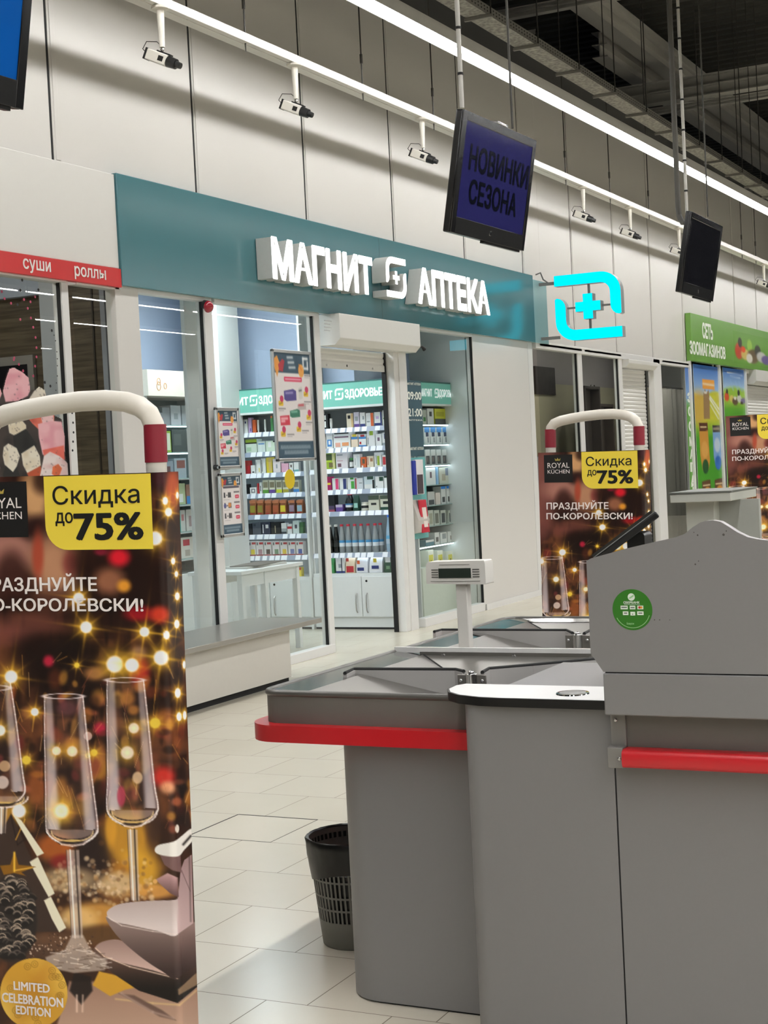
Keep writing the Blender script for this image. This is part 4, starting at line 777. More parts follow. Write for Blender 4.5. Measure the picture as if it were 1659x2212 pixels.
b.build('tray_edge_strip', ck, smooth=60)
m_trf = M((84, 82, 78), 0.3, 0.6, var=0.05, scale=8); b = MB(); Kx = 0.30
def slope(x0, x1):      # compartment with sloping sides
    yi, yb_, zf = TYL-0.11, TYL-0.42, 0.793
    b.quad((x0, yi, 0.862), (x0+Kx*0.5, yb_, zf), (x1-Kx, yb_, zf), (x1, yi, 0.862), m_st2); b.quad((x1, yi, 0.862), (x1-Kx, yb_, zf), (x1-Kx, TYR, zf), (x1, TYR, 0.862), m_st2)
    b.quad((x0, TYR, 0.862), (x0+Kx*0.5, TYR, zf), (x0+Kx*0.5, yb_, zf), (x0, yi, 0.862), m_st2); b.quad((x0+Kx*0.5, yb_, zf), (x0+Kx*0.5, TYR, zf), (x1-Kx, TYR, zf), (x1-Kx, yb_, zf), m_trf)
    b.tube([(x1, yi, 0.8625), (x1-Kx, yb_, zf+0.001)], 0.003, m_gasket, 6)
slope(TX0+0.05, TXM-0.01); slope(TXM+0.03, TX1-0.05); b.build('tray_bottom', ck, smooth=0)
b = MB(); b.box(TXM-0.012, TXM+0.004, TYR, TYL-0.005, 0.868, 0.886, M((222, 221, 218), 0.35)); b.box(TXM-0.016, TXM-0.012, TYR, TYL-0.10, 0.835, 0.872, m_st2)
for yy in (2.09, 1.84, 1.58): b.cyl((TXM-0.016, yy, 0.858), (TXM-0.021, yy, 0.858), 0.009, 0.008, m_chrome, 12)
b.build('divider_bar', ck, smooth=0)
# swing panels that part the goods, hinged on small steel brackets
def diverter(xp, yp, pts1, pts2):
    root_ = ck
    for k, pts in enumerate((pts1, pts2)):
        b = MB(); pv = [Vector(q) for q in pts]
        for a, c in zip(pv[:-1], pv[1:]):
            d = (c-a); s = Vector((-d.y, d.x, 0)).normalized()*0.006; b.obox((a+c)/2-ZUP*0.04, d/2, s, ZUP*0.04, m_lamin)
        dv = b.build('diverter_panel', root_, smooth=0); b = MB(); b.tube([q+ZUP*0.002 for q in pv], 0.006, m_gasket, 8); b.build('rubber_edge', dv)
    b = MB(); z0, z1 = 0.815, 0.878; b.box(xp-0.012, xp-0.008, yp-0.046, yp+0.046, z0, z1-0.004, m_st2); b.cyl((xp-0.014, yp, z0), (xp-0.014, yp, z1), 0.017, 0.017, m_stpol, 18); b.lathe((xp-0.014, yp, z1), [(0.009, 0), (0.008, 0.006), (0.003, 0.009)], m_chrome, 12)
    for s_ in (-0.034, 0.034): b.cyl((xp-0.012, yp+s_, z1-0.022), (xp-0.016, yp+s_, z1-0.022), 0.006, 0.005, m_chrome, 10)
    b.build('hinge_bracket', root_, bevel=0.002)
zt = 0.874
dv = [onZ(*q, zt) for q in ((745, 1456), (765, 1447), (985, 1448), (1002, 1452))]; dw = [onZ(*q, zt) for q in ((1042, 1454), (1056, 1446), (1150, 1438), (1290, 1425))]; pv_ = onZ(1022, 1456, zt); diverter(pv_.x, pv_.y, dv, dw)
dv = [onZ(*q, zt) for q in ((938, 1366), (955, 1362), (1224, 1363), (1237, 1369))]; pv_ = onZ(1250, 1371, zt); dw = [onZ(*q, zt) for q in ((1262, 1370), (1275, 1363), (1340, 1357), (1420, 1348))]; diverter(pv_.x, pv_.y, dv, dw)
b = MB(); extr(b, tray_outline(0.040, TX0, TX1), 0.7365, 0.7835, m_red); b.build('red_bumper', ck, smooth=50, bevel=0.012, seg=4)
b = MB(); b.box(TX1-0.9, TX1-0.05, 1.5, 2.05, 0, 0.735, m_grey); b.build('packing_base', ck, bevel=0.02)
# worktop with black edge
b = MB(); wy = 1.655; wpoly = [(3.70, 0.2), (3.70, wy-0.10)]+arc(3.60, wy-0.10, 0.10, 0, 180, 14)[0:]+[(3.50, 0.2)]
wpoly = [(3.715, 0.2), (3.715, wy-0.015), (3.68, wy), (3.62, wy-0.005), (3.57, wy-0.03), (3.53, wy-0.075), (3.505, wy-0.14), (3.498, wy-0.2), (3.495, 0.2)]
extr(b, wpoly, 0.883, 0.905, m_black); b.add([(x_, y_, 0.9054) for x_, y_ in [(3.712, 0.2), (3.712, wy-0.018), (3.68, wy-0.004), (3.622, wy-0.009), (3.574, wy-0.034), (3.535, wy-0.078), (3.51, wy-0.142), (3.503, wy-0.2), (3.50, 0.2)]], [tuple(range(9))], m_top)
wt = b.build('worktop', ck, smooth=40); b = MB(); c_ = onZ(1237, 1498, 0.906); b.lathe((c_.x, c_.y, 0.9054), [(0.042, 0), (0.041, 0.003), (0.034, 0.0035)], m_stpol, 28); b.lathe((c_.x, c_.y, 0.909), [(0.034, 0), (0.03, 0.0005)], M((140, 140, 138), 0.3), 28); b.build('cable_grommet', wt)
# screen panel facing the shoppers
prof = [(1266.5, 1211.5), (1277, 1206), (1355, 1184.5), (1417, 1170), (1455, 1162), (1480, 1152.5), (1496, 1139), (1513, 1128.5), (1525, 1125), (1540, 1124), (1556, 1127), (1573, 1137), (1594, 1150.5), (1614, 1160), (1634, 1164.5), (1659, 1167.5)]
pp = [onX(*q, XSH) for q in prof]; poly = [(q.y, q.z) for q in pp]; ylast = pp[-1].y; zl = pp[-1].z
poly += [(0.45, 1.245), (-0.2, 1.22), (-0.6, 1.10), (-0.6, 0.984)]; q1_ = onX(1303, 1451, XSH); q2_ = onX(1276, 1411, XSH); poly += [(q1_.y, 0.984), (q1_.y, q1_.z), (q2_.y, q2_.z)]
b = MB(); b.prism(poly, lambda u, v, t: (t, u, v), XSH+0.028, XSH, m_grey); sp = b.build('screen_panel', ck, smooth=25, bevel=0.0025)
b = MB(); b.box(XSH-0.004, XSH+0.07, -0.6, q1_.y, 0.882, 0.981, m_grey); b.build('shelf_fascia', ck, bevel=0.003)
b = MB(); b.box(XSH+0.004, XSH+0.05, -0.6, q1_.y-0.004, 0.9805, 0.985, m_gasket); b.build('seam', ck)
# small marks on the panel
b = MB()
for px, py, r_ in [(1507, 1156, 2.2), (1499, 1150, 1.4), (1563, 1155, 3.2), (1569, 1147, 1.8), (1502, 1219, 2.2), (1509, 1212, 1.5), (1414, 1339, 1.6), (1425, 1339, 1.6), (1447, 1339, 1.2)]:
    c_ = onX(px, py, XSH); b.cyl((c_.x-0.0004, c_.y, c_.z), (c_.x, c_.y, c_.z), r_*0.0009, r_*0.0009, M((70, 66, 62), 0.6), 10)
b.build('scuff_marks', sp, smooth=0)
# bank sticker
c_ = onX(1366, 1317, XSH); R_ = (onX(1323, 1317, XSH).y-onX(1409, 1317, XSH).y)/2; X0 = XSH-0.0006
b = MB(); b.cyl((X0, c_.y, c_.z), (XSH+0.0002, c_.y, c_.z), R_, R_, M((46, 112, 28), 0.35), 48); st = b.build('round_sticker', ck, smooth=30); st['label'] = 'round green bank sticker'
b = MB(); mw = M((226, 236, 222), 0.4); ml = M((150, 200, 140), 0.4)
def on(u, v): return (X0-0.0005, c_.y-u*R_, c_.z+v*R_)
b.add([on(0.18*math.cos(a)-0.02, 0.62+0.18*math.sin(a)) for a in np.linspace(0.5, 2*PI-0.1, 22)], [tuple(range(22))], mw); b.add([(X0-0.0008, *on(*q)[1:]) for q in ((-0.17, 0.56), (0.1, 0.74), (0.12, 0.66), (-0.08, 0.54))], [(0, 1, 2, 3)], ml)
b.text('СБЕРБАНК', on(-0.42, 0.30), YL, ZUP, h=0.11*R_, w=0.80*R_, mat=mw, bold=0.03); b.quad(on(-0.40, 0.25), on(0.40, 0.25), on(0.40, 0.262), on(-0.40, 0.262), mw)
for u0, v0, w0 in ((-0.58, 0.02, 0.36), (-0.12, 0.02, 0.28), (0.26, 0.02, 0.30), (-0.48, -0.26, 0.28), (-0.10, -0.28, 0.24), (0.24, -0.26, 0.32)): b.quad(on(u0, v0), on(u0+w0, v0), on(u0+w0, v0+0.18), on(u0, v0+0.18), mw)
for u0, col in ((0.37, (200, 40, 30)), (0.46, (230, 160, 40))): b.add([(X0-0.0008, *on(u0+0.06*math.cos(a), 0.11+0.06*math.sin(a))[1:]) for a in np.linspace(0, 2*PI, 13)[:-1]], [tuple(range(12))], M(col, 0.4))
for u0, v0, w0 in ((-0.54, 0.09, 0.28), (-0.08, 0.08, 0.2), (-0.42, -0.19, 0.16), (-0.01, -0.24, 0.05), (0.3, -0.19, 0.2)): b.add([(X0-0.0008, *on(*q)[1:]) for q in ((u0, v0), (u0+w0, v0), (u0+w0, v0+0.05), (u0, v0+0.05))], [(0, 1, 2, 3)], M((90, 96, 90), 0.5))
b.text('Бонусы', on(-0.30, -0.72), YL, ZUP, h=0.10*R_, w=0.36*R_, mat=ml, bold=0.02); b.add([on(0.9*math.cos(a), 0.9*math.sin(a)) for a in np.linspace(PI*1.15, PI*1.9, 24)]+[on(0.87*math.cos(a), 0.87*math.sin(a)) for a in np.linspace(PI*1.9, PI*1.15, 24)], [tuple(range(48))], ml)
b.build('sticker_print', st, smooth=0)
# recessed band with red rail and end cap
b = MB(); b.box(XSH+0.055, XSH+0.08, -1.2, onX(1340, 1580, XSH+0.03).y, 0.79, 0.882, m_band_g); b.build('recessed_band', ck, smooth=0)
yc0, yc1 = onX(1313, 1640, XSH+0.015).y, onX(1346, 1640, XSH+0.015).y; zb_ = onX(1330, 1662, XSH).z; zr0_, zr1_ = onX(1500, 1628, XSH).z, onX(1500, 1668, XSH).z
b = MB(); b.box(XSH+0.045, XSH+0.10, yc1, yc0, zb_, 0.882, m_capg); b.box(XSH+0.012, XSH+0.06, yc1, yc0, zb_, zr0_+0.004, m_capg)
for z_ in (0.862, zr0_-0.022): b.cyl((XSH+0.045 if z_ > 0.85 else XSH+0.012, yc0-0.014 if z_ > 0.85 else yc1+0.008, z_), (XSH+0.041 if z_ > 0.85 else XSH+0.009, yc0-0.014 if z_ > 0.85 else yc1+0.008, z_), 0.005, 0.004, m_chrome, 10)
b.build('end_cap', ck, bevel=0.004)
b = MB(); hh = (zr0_-zr1_)/2; b.prism(rrect(-0.03, 0.03, -hh, hh, 0.012, 4), lambda u, v, t: (XSH+0.034+u, t, (zr0_+zr1_)/2+v), -1.2, yc1, m_red); b.build('red_bumper', ck, smooth=40)
b = MB(); b.box(XSH+0.048, XSH+0.1, -1.2, yc1, zr1_, 0.79, m_greyd); b.build('bumper_core', ck, smooth=0)

# customer display on its post
pb = onZ(1010, 1455, 0.80); r = empty('customer_display', (pb.x+0.03, pb.y, 0.80), 'white customer display on a square post behind the white worktop', 'display')
m_disp = M((216, 213, 206), 0.45, var=0.01); hx, hy = pb.x+0.03, pb.y; hz0, hz1 = onX(990, 1262, hx).z, onX(990, 1212, hx).z; hy0, hy1 = onX(925, 1240, hx).y, onX(1053, 1240, hx).y; pm = (onX(1000, 1350, hx).y)
b = MB(); b.box(hx, hx+0.035, pm-0.020, pm+0.020, 0.795, hz0+0.01, m_disp); b.build('post', r, bevel=0.003)
b = MB(); ym_ = (hy0+hy1)/2; b.prism([(hy1, hz0), (hy0, hz0+0.004), (hy0-0.001, hz1-0.012), (hy0-0.008, hz1), (hy1+0.003, hz1+0.002), (hy1, hz1-0.01)], lambda u, v, t: (t, u, v), hx+0.05, hx-0.018, m_disp); hd = b.build('display_head', r, smooth=25, bevel=0.003)
xf = hx-0.0186; zm_ = (hz0+hz1)/2+0.001
b = MB(); b.box(xf-0.0012, xf+0.001, ym_-0.052, ym_+0.056, hz1-0.0105, hz1-0.009, M((150, 148, 142), 0.5)); b.box(xf-0.0012, xf+0.001, ym_-0.088, ym_+0.09, hz0+0.011, hz0+0.0125, M((150, 148, 142), 0.5))
for s_ in (-1, 1):
    for k in range(4): b.box(xf-0.001, xf+0.001, ym_+s_*0.062-(0 if s_ > 0 else 0.024), ym_+s_*0.062+(0.024 if s_ > 0 else 0), zm_-0.015+k*0.008, zm_-0.012+k*0.008, M((84, 82, 78), 0.6))
b.build('grooves', hd, smooth=0)
b = MB(); b.box(xf-0.0014, xf+0.001, ym_-0.056, ym_+0.06, zm_-0.017, zm_+0.015, M((44, 52, 46), 0.15)); b.build('screen', hd, smooth=0)

# cashier's monitor leaning behind the screen panel
XM = 3.86; a = onX(1281, 1206, XM); c_ = onX(1416, 1104, XM); d = (c_-a).normalized(); e = ((a+c_)/2-CAM).normalized(); nn = d.cross(e).normalized(); nn = nn if nn.z > 0 else -nn
r = empty('cashier_monitor', (XM+0.1, (a.y+c_.y)/2, 0.905), 'thin black cashier monitor leaning back behind the grey screen panel', 'monitor'); ce = (a+c_)/2+e*0.13; hl = (c_-a).length/2
b = MB(); b.obox(ce-nn*0.009, d*hl, nn*0.009, e*0.13, m_black); b.build('housing', r, bevel=0.004)
b = MB(); b.obox(ce+nn*0.005-d*0.004, d*(hl-0.006), nn*0.004, e*0.128, M((24, 24, 25), 0.2)); b.obox(ce+nn*0.0005, d*(hl-0.002), nn*0.0012, e*0.129, M((120, 120, 118), 0.3)); b.build('glass', r, smooth=0)
sy0, sy1 = onX(1354, 1160, XM+0.1).y, onX(1392, 1160, XM+0.1).y; sz = onX(1373, 1150, XM+0.1).z
b = MB(); b.prism(rrect(sy1, sy0, 0.905, sz, 0.012, 4), lambda u, v, t: (t, u, v), XM+0.1, XM+0.17, m_black); b.build('stand', r, bevel=0.003)

# grey cash desk of the next lane, seen over the panel
X2 = 7.45; zt_ = onX(1500, 1066, X2).z; ya_, yb2_ = onX(1447, 1075, X2).y, onX(1570, 1075, X2).y; zlow = onX(1500, 1085, X2).z
r = empty('cash_desk', (X2+0.3, (ya_+yb2_)/2, 0), 'pale grey cash desk with box top seen behind the checkout screen panel', 'checkout')
m_pale = M((176, 178, 170), 0.45, var=0.02)
b = MB(); b.box(X2, X2+0.55, yb2_-0.02, ya_, zlow, zt_, m_pale); b.build('top_box', r, bevel=0.004)
b = MB(); b.box(X2-0.005, X2+0.56, yb2_-0.025, ya_+0.005, zt_, zt_+0.008, M((96, 98, 92), 0.4)); b.build('top_edge', r)
yc0_, yc1_ = onX(1482, 1110, X2+0.1).y, onX(1543, 1110, X2+0.1).y
b = MB(); b.box(X2+0.1, X2+0.45, yc1_, yc0_, 0, zlow, m_pale); b.build('pedestal', r, bevel=0.004)
b = MB(); b.box(X2+0.2, X2+0.24, yc1_-0.20, yc1_, 0, zlow-0.0, M((150, 152, 146), 0.5)); b.build('side_panel', r)

# waste basket beside the counter base
pc = onZ(772, 2031, 0.0); r = empty('waste_basket', (pc.x, pc.y, 0), 'dark grey slatted waste basket with black liner beside the checkout base', 'waste basket')
m_bk = M((116, 116, 110), 0.5, var=0.04); m_liner = M((16, 16, 15), 0.35, bump=0.6, scale=18)
rb, rt, H = 0.108, 0.143, 0.335
def rad(z): return rb+(rt-rb)*z/H
b = MB(); b.lathe((pc.x, pc.y, 0), [(rb-0.004, 0), (rb, 0.004), (rad(0.085), 0.085), (rad(0.085)-0.003, 0.086), (rb-0.006, 0.006)], m_bk, 40)
def ringz(z0, z1): b.lathe((pc.x, pc.y, 0), [(rad(z0), z0), (rad(z1), z1)], m_bk, 40); 
rings = [(0.122, 0.128), (0.162, 0.168), (0.212, 0.218), (0.262, 0.30), (0.318, 0.335)]
for z0, z1 in rings:
    vs = []; n = 44
    for zz_, rr in ((z0, rad(z0)), (z1, rad(z1)), (z1, rad(z1)-0.003), (z0, rad(z0)-0.003)): vs += [(pc.x+rr*math.cos(2*PI*k/n), pc.y+rr*math.sin(2*PI*k/n), zz_) for k in range(n)]
    b.add(vs, [((q*n)+k, (q*n)+(k+1) % n, ((q+1) % 4)*n+(k+1) % n, ((q+1) % 4)*n+k) for q in range(4) for k in range(n)], m_bk)
for k in range(52):
    th = 2*PI*k/52; dx, dy = math.cos(th), math.sin(th); a_ = Vector((pc.x+dx*(rad(0.08)-0.0015), pc.y+dy*(rad(0.08)-0.0015), 0.08)); c_ = Vector((pc.x+dx*(rad(0.32)-0.0015), pc.y+dy*(rad(0.32)-0.0015), 0.32))
    b.obox((a_+c_)/2, Vector((-dy, dx, 0))*0.0032, (c_-a_)/2, Vector((dx, dy, 0))*0.0012, m_bk)
b.build('basket_body', r, smooth=40)
b = MB(); n = 60; vs = []; R2 = np.random.default_rng(3)
for q, (zz_, ro) in enumerate([(0.225, 0.004), (0.25, 0.0045), (0.285, 0.006), (0.315, 0.006), (0.338, 0.005), (0.3415, 0.0), (0.338, -0.006), (0.30, -0.006), (0.20, -0.012), (0.10, -0.02), (0.02, -0.03)]):
    for k in range(n): j = R2.normal(0, 0.0012) if 0 < q < 9 else 0; low_ = (0.018*math.sin(2*PI*k/n*2+0.8) if q == 0 else 0); rr = rad(zz_+low_)+ro+j; vs.append((pc.x+rr*math.cos(2*PI*k/n), pc.y+rr*math.sin(2*PI*k/n), zz_+low_))
b.add(vs, [((q*n)+k, (q*n)+(k+1) % n, (q+1)*n+(k+1) % n, (q+1)*n+k) for q in range(6) for k in range(n)], m_liner); b.lathe((pc.x, pc.y, 0), [(0.05, 0.012), (rad(0.03)-0.012, 0.03), (rad(0.12)-0.008, 0.12), (rad(0.235)-0.007, 0.235), (rad(0.235)-0.02, 0.236), (0.04, 0.20)], m_liner, 40); b.build('liner', r, smooth=60)

# low packing bench in front of the pharmacy window
YBF = 5.40; xr = onY(630, 1400, YBF).x; zb1 = onY(555, 1382, YBF).z
yf = 5.30; pR = onY(695, 1334, yf); zt2 = pR.z; xb_ = pR.x
r = empty('packing_bench', (7.9, 5.6, 0), 'long low packing bench with steel top in front of the pharmacy window', 'bench')
m_bench = M((206, 202, 194), 0.45, var=0.02)
b = MB(); extr(b, [(xr, YBF), (xr, 5.88), (6.2, 5.88), (6.2, YBF)], 0.045, zt2-0.035, m_bench); b.build('body', r, bevel=0.03, seg=4)
b = MB(); b.box(6.22, xr-0.01, YBF+0.03, 5.86, 0, 0.06, m_gasket); b.build('plinth', r)
b = MB(); b.box(6.1, xb_, yf, 5.89, zt2-0.035, zt2, M((160, 157, 150), 0.28, 0.55, var=0.08, scale=3)); b.build('top', r, bevel=0.003)
# ------------------------------------------------------------------ goods for the pharmacy shelves
ORD = ['first', 'second', 'third', 'fourth', 'fifth', 'sixth', 'seventh', 'eighth', 'ninth', 'tenth', 'eleventh', 'twelfth']
class Fr:
    """a standing frame: o = lower left front corner, r = to the right, b = to the back"""
    def __init__(s, o, r, b): s.o, s.r, s.b = Vector(o), Vector(r), Vector(b)
    def p(s, u, t, z): return s.o+s.r*u+s.b*t+ZUP*z
def decal(b, fr, w, h, u0, v0, u1, v1, col, t=-0.0006, h_=None):
    b.quad(fr.p(u0*w, t, v0*h), fr.p(u1*w, t, v0*h), fr.p(u1*w, t, v1*h), fr.p(u0*w, t, v1*h), M(col, 0.45, var=0.0))
def mk_box(fr, w, h, d, col, dec):
    b = MB(); P = [fr.p(u, t, z) for z in (0, h) for u, t in ((0, 0), (w, 0), (w, d), (0, d))]
    b.add(P, [(0, 3, 2, 1), (4, 5, 6, 7), (0, 1, 5, 4), (1, 2, 6, 5), (2, 3, 7, 6), (3, 0, 4, 7)], M(col, 0.4, var=0.0))
    for k, q in enumerate(dec): decal(b, fr, w, h, *q, t=-0.0004-0.0003*k)
    return b
def mk_bottle(fr, w, h, d, col, dec, cap=(190, 40, 56), lab=(220, 226, 232), label2=(60, 120, 170), glossy=0.22):
    b = MB(); c = fr.p(w/2, w/2, 0); r = w*0.47
    b.lathe(c, [(r*0.9, 0), (r, 0.02*h), (r, 0.22*h)], M(col, glossy), 18); b.lathe(c+ZUP*0.22*h, [(r*1.01, 0), (r*1.01, 0.13*h)], M(lab, 0.5), 18); b.lathe(c+ZUP*0.35*h, [(r*1.01, 0), (r*1.01, 0.09*h)], M(label2, 0.5), 18)
    b.lathe(c+ZUP*0.44*h, [(r, 0), (r*0.95, 0.12*h), (r*0.62, 0.36*h), (r*0.5, 0.46*h), (r*0.46, 0.5*h)], M(col, glossy), 18); b.lathe(c+ZUP*0.93*h, [(r*0.56, 0), (r*0.56, 0.06*h), (r*0.5, 0.07*h)], M(cap, 0.4), 14); return b
def mk_bag(fr, w, h, d, col, dec):
    b = MB(); P = []; zs = [(0, 1.0, d), (0.1, 1.02, d*1.1), (0.6, 0.98, d*0.9), (0.9, 0.93, d*0.3), (1.0, 0.95, d*0.08)]
    for v, ws, dd_ in zs: P += [fr.p(w*(0.5-ws/2), d/2-dd_/2, v*h), fr.p(w*(0.5+ws/2), d/2-dd_/2, v*h), fr.p(w*(0.5+ws/2), d/2+dd_/2, v*h), fr.p(w*(0.5-ws/2), d/2+dd_/2, v*h)]
    fs = [(4*k+i, 4*k+(i+1) % 4, 4*k+4+(i+1) % 4, 4*k+4+i) for k in range(4) for i in range(4)]+[(0, 3, 2, 1), (16, 17, 18, 19)]; b.add(P, fs, M(col, 0.35, var=0.0))
    for k, q in enumerate(dec): decal(b, fr, w, h, *q, t=-d*0.055-0.0008-0.0004*k)
    return b
def mk_tube(fr, w, h, d, col, dec):
    b = MB(); c = fr.p(w/2, w/2, 0); r = w*0.45; b.lathe(c, [(r*0.75, 0), (r*0.75, 0.16*h), (r, 0.17*h), (r, 0.6*h), (r*0.95, 0.97*h), (r*0.9, h)], M(col, 0.35), 14)
    for q in dec: b.lathe(c+ZUP*q[1]*h, [(r*1.02, 0), (r*1.02, (q[3]-q[1])*h)], M(q[4], 0.4), 14)
    return b
def mk_jar(fr, w, h, d, col, dec):
    b = MB(); c = fr.p(w/2, w/2, 0); r = w*0.48; b.lathe(c, [(r*0.92, 0), (r, 0.05*h), (r, 0.72*h), (r*0.86, 0.78*h)], M(col, 0.3), 18); b.lathe(c+ZUP*0.78*h, [(r*0.9, 0), (r*0.9, 0.21*h), (r*0.84, 0.22*h)], M(dec[0][4] if dec else col, 0.4), 18)
    for q in dec[1:]: b.lathe(c+ZUP*q[1]*h, [(r*1.01, 0), (r*1.01, (q[3]-q[1])*h)], M(q[4], 0.4), 18)
    return b
KIND = dict(box=mk_box, bottle=mk_bottle, bag=mk_bag, tube=mk_tube, jar=mk_jar)
NAME = dict(box='product_box', bottle='bottle', bag='product_bag', tube='cream_tube', jar='jar')
CATG = dict(box='box', bottle='bottle', bag='bag', tube='tube', jar='jar')
def put(kind, fr, w, h, d, col, dec, label, group, **k):
    b = KIND[kind](fr, w, h, d, col, dec, **k); o = b.build(NAME[kind], origin=fr.p(w/2, d/2, 0), smooth=35 if kind != 'box' else 0); return tag(o, label, CATG[kind], group)
W_ = (232, 234, 232); NAV = (44, 54, 110); PUR = (96, 70, 140); GRN = (60, 130, 70); LIM = (150, 176, 50); ORG = (206, 96, 48); RED = (176, 44, 50); BLK = (22, 24, 24); BLU = (70, 130, 190); CRM = (226, 216, 192); DGR = (30, 66, 50); PNK = (214, 70, 120); MAG = (160, 30, 90); YEL = (216, 196, 60); GRY = (150, 158, 162); BRN = (150, 90, 52); LIL = (190, 166, 206)
XP = 12.40; XC_ = 12.37; ZS, YLIM = [], (-99, 99)
def row(items, ybase, xref, where, grp, plane, depth=0.11):
    """items: (px0, px1, pytop, kind, colour, decals, words) measured on the shelf front"""
    for k, (x0, x1, yt, kind, col, dec, words) in enumerate(items):
        sl = -0.055*((x0+x1)/2-xref) if plane[0] == 'X' else 0.02*((x0+x1)/2-xref)
        if plane[0] == 'X': a, c_, t = onX(x0, ybase+sl, plane[1]), onX(x1, ybase+sl, plane[1]), onX((x0+x1)/2, yt, plane[1]); w = a.y-c_.y; fr = Fr((plane[1], a.y-0.002, plane[2]), (0, -1, 0), (1, 0, 0))
        else: a, c_, t = onY(x0, ybase+sl, plane[1]), onY(x1, ybase+sl, plane[1]), onY((x0+x1)/2, yt, plane[1]); w = c_.x-a.x; fr = Fr((a.x+0.002, plane[1], plane[2]), (1, 0, 0), (0, 1, 0))
        fr.o.z += 0.0012; top_ = min([z for z in ZS if z > plane[2]+0.05]+[9])-0.022; lo_, hi_ = (fr.o.y-w, fr.o.y) if plane[0] == 'X' else (fr.o.x, fr.o.x+w); lo2, hi2 = max(lo_, YLIM[0]), min(hi_, YLIM[1]); w = hi2-lo2
        if plane[0] == 'X': fr.o.y = hi2
        else: fr.o.x = lo2
        put(kind, fr, (w-0.005)*(0.93 if kind == 'bag' else 1), max(0.03, min(t.z, top_)-plane[2]-0.0012), min(depth, max(0.04, w*0.8)), col, dec, '%s, %s from left, %s' % (words, ORD[k], where), grp)
def zX(px, py): return onX(px, py, XP).z
m_cab = M((226, 229, 228), 0.4, var=0.01); m_cabin = M((170, 178, 180), 0.6, var=0.02); m_mint = M((112, 180, 164), 0.45, var=0.02, emit=0.2); m_mtext = M((244, 252, 250), 0.5, emit=0.35); m_led = lampmat('led_strip', (0.80, 0.93, 1.0), CABLED); m_strip = M((150, 160, 178), 0.4, var=0.02); m_tagp = M((236, 240, 246), 0.5, var=0.0); m_plinth = M((12, 12, 12), 0.6)
def cabinet(label, y0, y1, shelf_z, base_z, head_z, doors, words, tagsx):
    """tall shop cabinet, front at XC_, facing -X; y0 > y1"""
    r = empty('shelf_cabinet', (XC_+0.17, (y0+y1)/2, 0), label, 'cabinet', 'white pharmacy cabinets')
    b = MB(); b.box(XC_+0.02, XC_+0.36, y1, y1+0.018, base_z, head_z[0], m_cab); b.box(XC_+0.02, XC_+0.36, y0-0.018, y0, base_z, head_z[0], m_cab); b.box(XC_+0.345, XC_+0.36, y1, y0, base_z, head_z[0], m_cabin); b.build('carcass', r, smooth=0)
    for k, z in enumerate(shelf_z):
        b = MB(); b.box(XC_+0.02, XC_+0.345, y1+0.018, y0-0.018, z-0.012, z, m_cab); sh = b.build('shelf', r, smooth=0)
        b = MB(); b.obox((XC_+0.004, (y0+y1)/2, z-0.022), Vector((0.002, 0, 0.0)), Vector((0, (y0-y1)/2-0.01, 0)), Vector((0.008, 0, 0.022)), m_strip)
        R = np.random.default_rng(int(z*100)+tagsx); yy = y0-0.02
        while yy > y1+0.07:
            wt_ = R.uniform(0.045, 0.065)
            if R.random() < 0.9: b.quad((XC_-0.009, yy, z-0.042), (XC_-0.009, yy-wt_, z-0.042), (XC_+0.008, yy-wt_, z+0.001), (XC_+0.008, yy, z+0.001), m_tagp)
            yy -= wt_+R.uniform(0.004, 0.03)
        b.build('price_strip', sh, smooth=0)
        b = MB(); b.box(XC_+0.025, XC_+0.033, y1+0.03, y0-0.03, z-0.018, z-0.012, m_led); b.build('led_strip', sh, smooth=0)
    b = MB(); b.box(XC_+0.004, XC_+0.36, y1, y0, 0.085, base_z, m_cab); b.build('base', r, smooth=0)
    b = MB(); b.box(XC_+0.002, XC_+0.36, y1+0.002, y0-0.002, 0.018, 0.1, m_cab); b.build('kickboard', r, smooth=0)
    b = MB(); b.box(XC_+0.004, XC_+0.3, y1+0.004, y0-0.004, 0, 0.018, m_plinth); b.build('plinth', r, smooth=0)
    ym = doors; sides = [(y1+0.003, ym-0.003, 1), (ym+0.003, y0-0.003, -1)]
    for a, c_, s_ in sides:
        b = MB(); b.box(XC_-0.014, XC_+0.004, a, c_, 0.115, base_z-0.028, m_cab); dr = b.build('door', r, bevel=0.002)
        yh = (c_-0.05) if s_ > 0 else (a+0.05); zh = base_z-0.27
        b = MB(); b.tube([(XC_-0.014, yh, zh+0.09), (XC_-0.032, yh, zh+0.07), (XC_-0.038, yh, zh), (XC_-0.032, yh, zh-0.07), (XC_-0.014, yh, zh-0.09)], 0.0055, m_steel, 8); b.build('handle', dr)
        if s_ > 0: b = MB(); b.cyl((XC_-0.014, c_-0.05, base_z-0.07), (XC_-0.018, c_-0.05, base_z-0.07), 0.011, 0.010, m_gasket, 14); b.build('lock', dr)
    b = MB(); b.box(XC_-0.05, XC_+0.36, y1, y0, head_z[0], head_z[1], m_mint); b.box(XC_-0.052, XC_+0.36, y1, y0, head_z[0]-0.02, head_z[0], m_cab); b.box(XC_-0.052, XC_+0.36, y1, y0, head_z[1], head_z[1]+0.012, M((60, 110, 104), 0.4)); hd = b.build('header', r, smooth=0)
    hh = head_z[1]-head_z[0]; b = MB(); zb0 = head_z[0]+hh*0.36
    for txt, ya, yb2 in words[:2]: b.text(txt, (XC_-0.0515, ya, zb0), YL, ZUP, h=hh*0.34, w=ya-yb2, mat=m_mtext, bold=0.05)
    b.build('lettering', hd, smooth=0); b = MB(); ya, yb2 = words[2]
